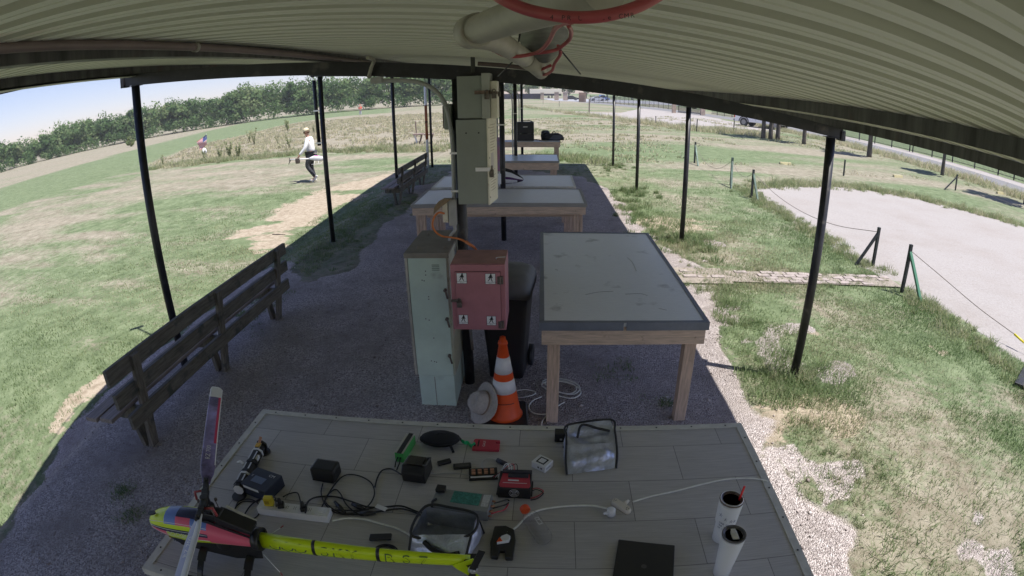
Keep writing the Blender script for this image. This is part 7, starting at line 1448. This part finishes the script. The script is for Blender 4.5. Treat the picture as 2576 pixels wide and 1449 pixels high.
for i, chh in enumerate('4 PR UTP 5e CMR'):
    px_ = 1388+i*14.5; py_ = 44+3*math.sin(i*.2)-max(0, i-7)*.9; o_ = dz_(px_, py_, .2520); nx_v = (dz_(px_+6, py_-(.4 if i > 7 else -.4), .2520)-o_).normalized(); v_ = ray(px_, py_); up_ = (v_.cross(nx_v))*1; up_ = up_ if up_.z > 0 else -up_
    F = frame(o_, nx_v, up_)
    if F.to_3x3().col[2].dot(v_) > 0: F = frame(o_, -nx_v, -up_) if False else F
    text_mb(q, chh, F, .0032)
q.build('lettering', m_ink, t, world=True)
t = thing('small_red_wires', 'tangle of thin red wires round the beige pipe end', 'wire', tuple(dz_(1370, 120, .8)))
for P_ in ([(1440, 52, .36), (1412, 60, .45), (1395, 75, .55), (1380, 105, .65), (1355, 130, .72), (1310, 141, .74), (1270, 140, .74), (1235, 122, .70), (1243, 128, .7)], [(1430, 64, .6), (1437, 80, .65), (1432, 100, .7), (1405, 122, .74), (1380, 130, .74), (1345, 134, .74)], [(1404, 115, .8), (1410, 135, .82), (1395, 160, .86), (1388, 178, .9), (1368, 188, .95), (1345, 180, .95), (1338, 168, .93)], [(1262, 93, .72), (1280, 76, .70), (1300, 72, .68)], [(1330, 170, .9), (1355, 176, .92), (1385, 165, .9)]):
    q = MB(); q.tube(arc_pts([dz_(*a) for a in P_], 6), .0026, 8); q.build('wire', m_red if len(P_) != 5 else m_rust, t, world=True)
for a, b in (((1407, 122, .8), (1460, 186, .95)), ((1300, 145, .85), (1253, 192, 1.0)), ((1308, 86, .72), (1305, 104, .74))): q = MB(); q.tube([dz_(*a), dz_(*b)], .0013, 5); q.build('cable_tie', m_ink, t, world=True)
t = thing('plastic_baffle', 'dusty grey plastic sheet folded behind the red wires under the roof', 'sheet', tuple(dz_(1370, 110, .85)))
g_ = [[dz_(1298, 72, .85), dz_(1360, 62, .80), dz_(1436, 66, .85)], [dz_(1308, 105, .86), dz_(1368, 100, .80), dz_(1428, 104, .86)], [dz_(1320, 135, .87), dz_(1372, 137, .82), dz_(1412, 126, .87)], [dz_(1345, 150, .9), dz_(1372, 165, .88), dz_(1400, 145, .9)]]
q = MB(); vs = [v for r_ in g_ for v in r_]; q.add(vs, [(i*3+j, i*3+j+1, (i+1)*3+j+1, (i+1)*3+j) for i in range(3) for j in range(2)], 0, True); q.add([v+Vector((0, .002, .002)) for v in vs], [((i+1)*3+j, (i+1)*3+j+1, i*3+j+1, i*3+j) for i in range(3) for j in range(2)], 0, True)
q.build('sheet', M_('dusty plastic', (.17, .17, .15), .5, var=.25, vs=26, stretch=(1, 1, 8)), t, world=True, sub=2)
t = thing('hanger_strap', 'short grey hanger bracket between the roof and the beam above the boxes', 'bracket', (-.52, Y1-.06, zb(-.5))); a = ay(1189, 146, Y1-.045); b = ay(1189, 182, Y1-.045); q = MB(); q.bb(a.x-.016, a.x+.016, Y1-.042, Y1-.036, b.z, a.z+.04); q.build('strap', m_steel, t, world=True)
t = thing('beam_top_pipe', 'brown pipe lying along the top of the beam right of the middle post', 'pipe', tuple(ay(1230, 158, Y1-.06))); q = MB(); q.tube([ay(1202, 160, Y1-.055), ay(1260, 164, Y1-.055), ay(1330, 172, Y1-.055), ay(1372, 182, Y1-.055)], .016, 10); q.build('pipe', M_('brown pipe', (.12, .085, .08), .6, var=.2, vs=9), t, world=True)
# ================================================================ AIR
hb = MB(); hb.bb(-140, 120, -60, 262, -2.4, 22); m = bpy.data.materials.new('air'); m.use_nodes = True; t_ = m.node_tree; t_.nodes.remove(t_.nodes['Principled BSDF']); v_ = t_.nodes.new('ShaderNodeVolumePrincipled'); v_.inputs['Density'].default_value = 0.0005; v_.inputs['Color'].default_value = (.9, .94, 1, 1); t_.links.new(v_.outputs[0], t_.nodes['Material Output'].inputs['Volume'])
o = hb.build('haze', m); o['kind'] = 'stuff'
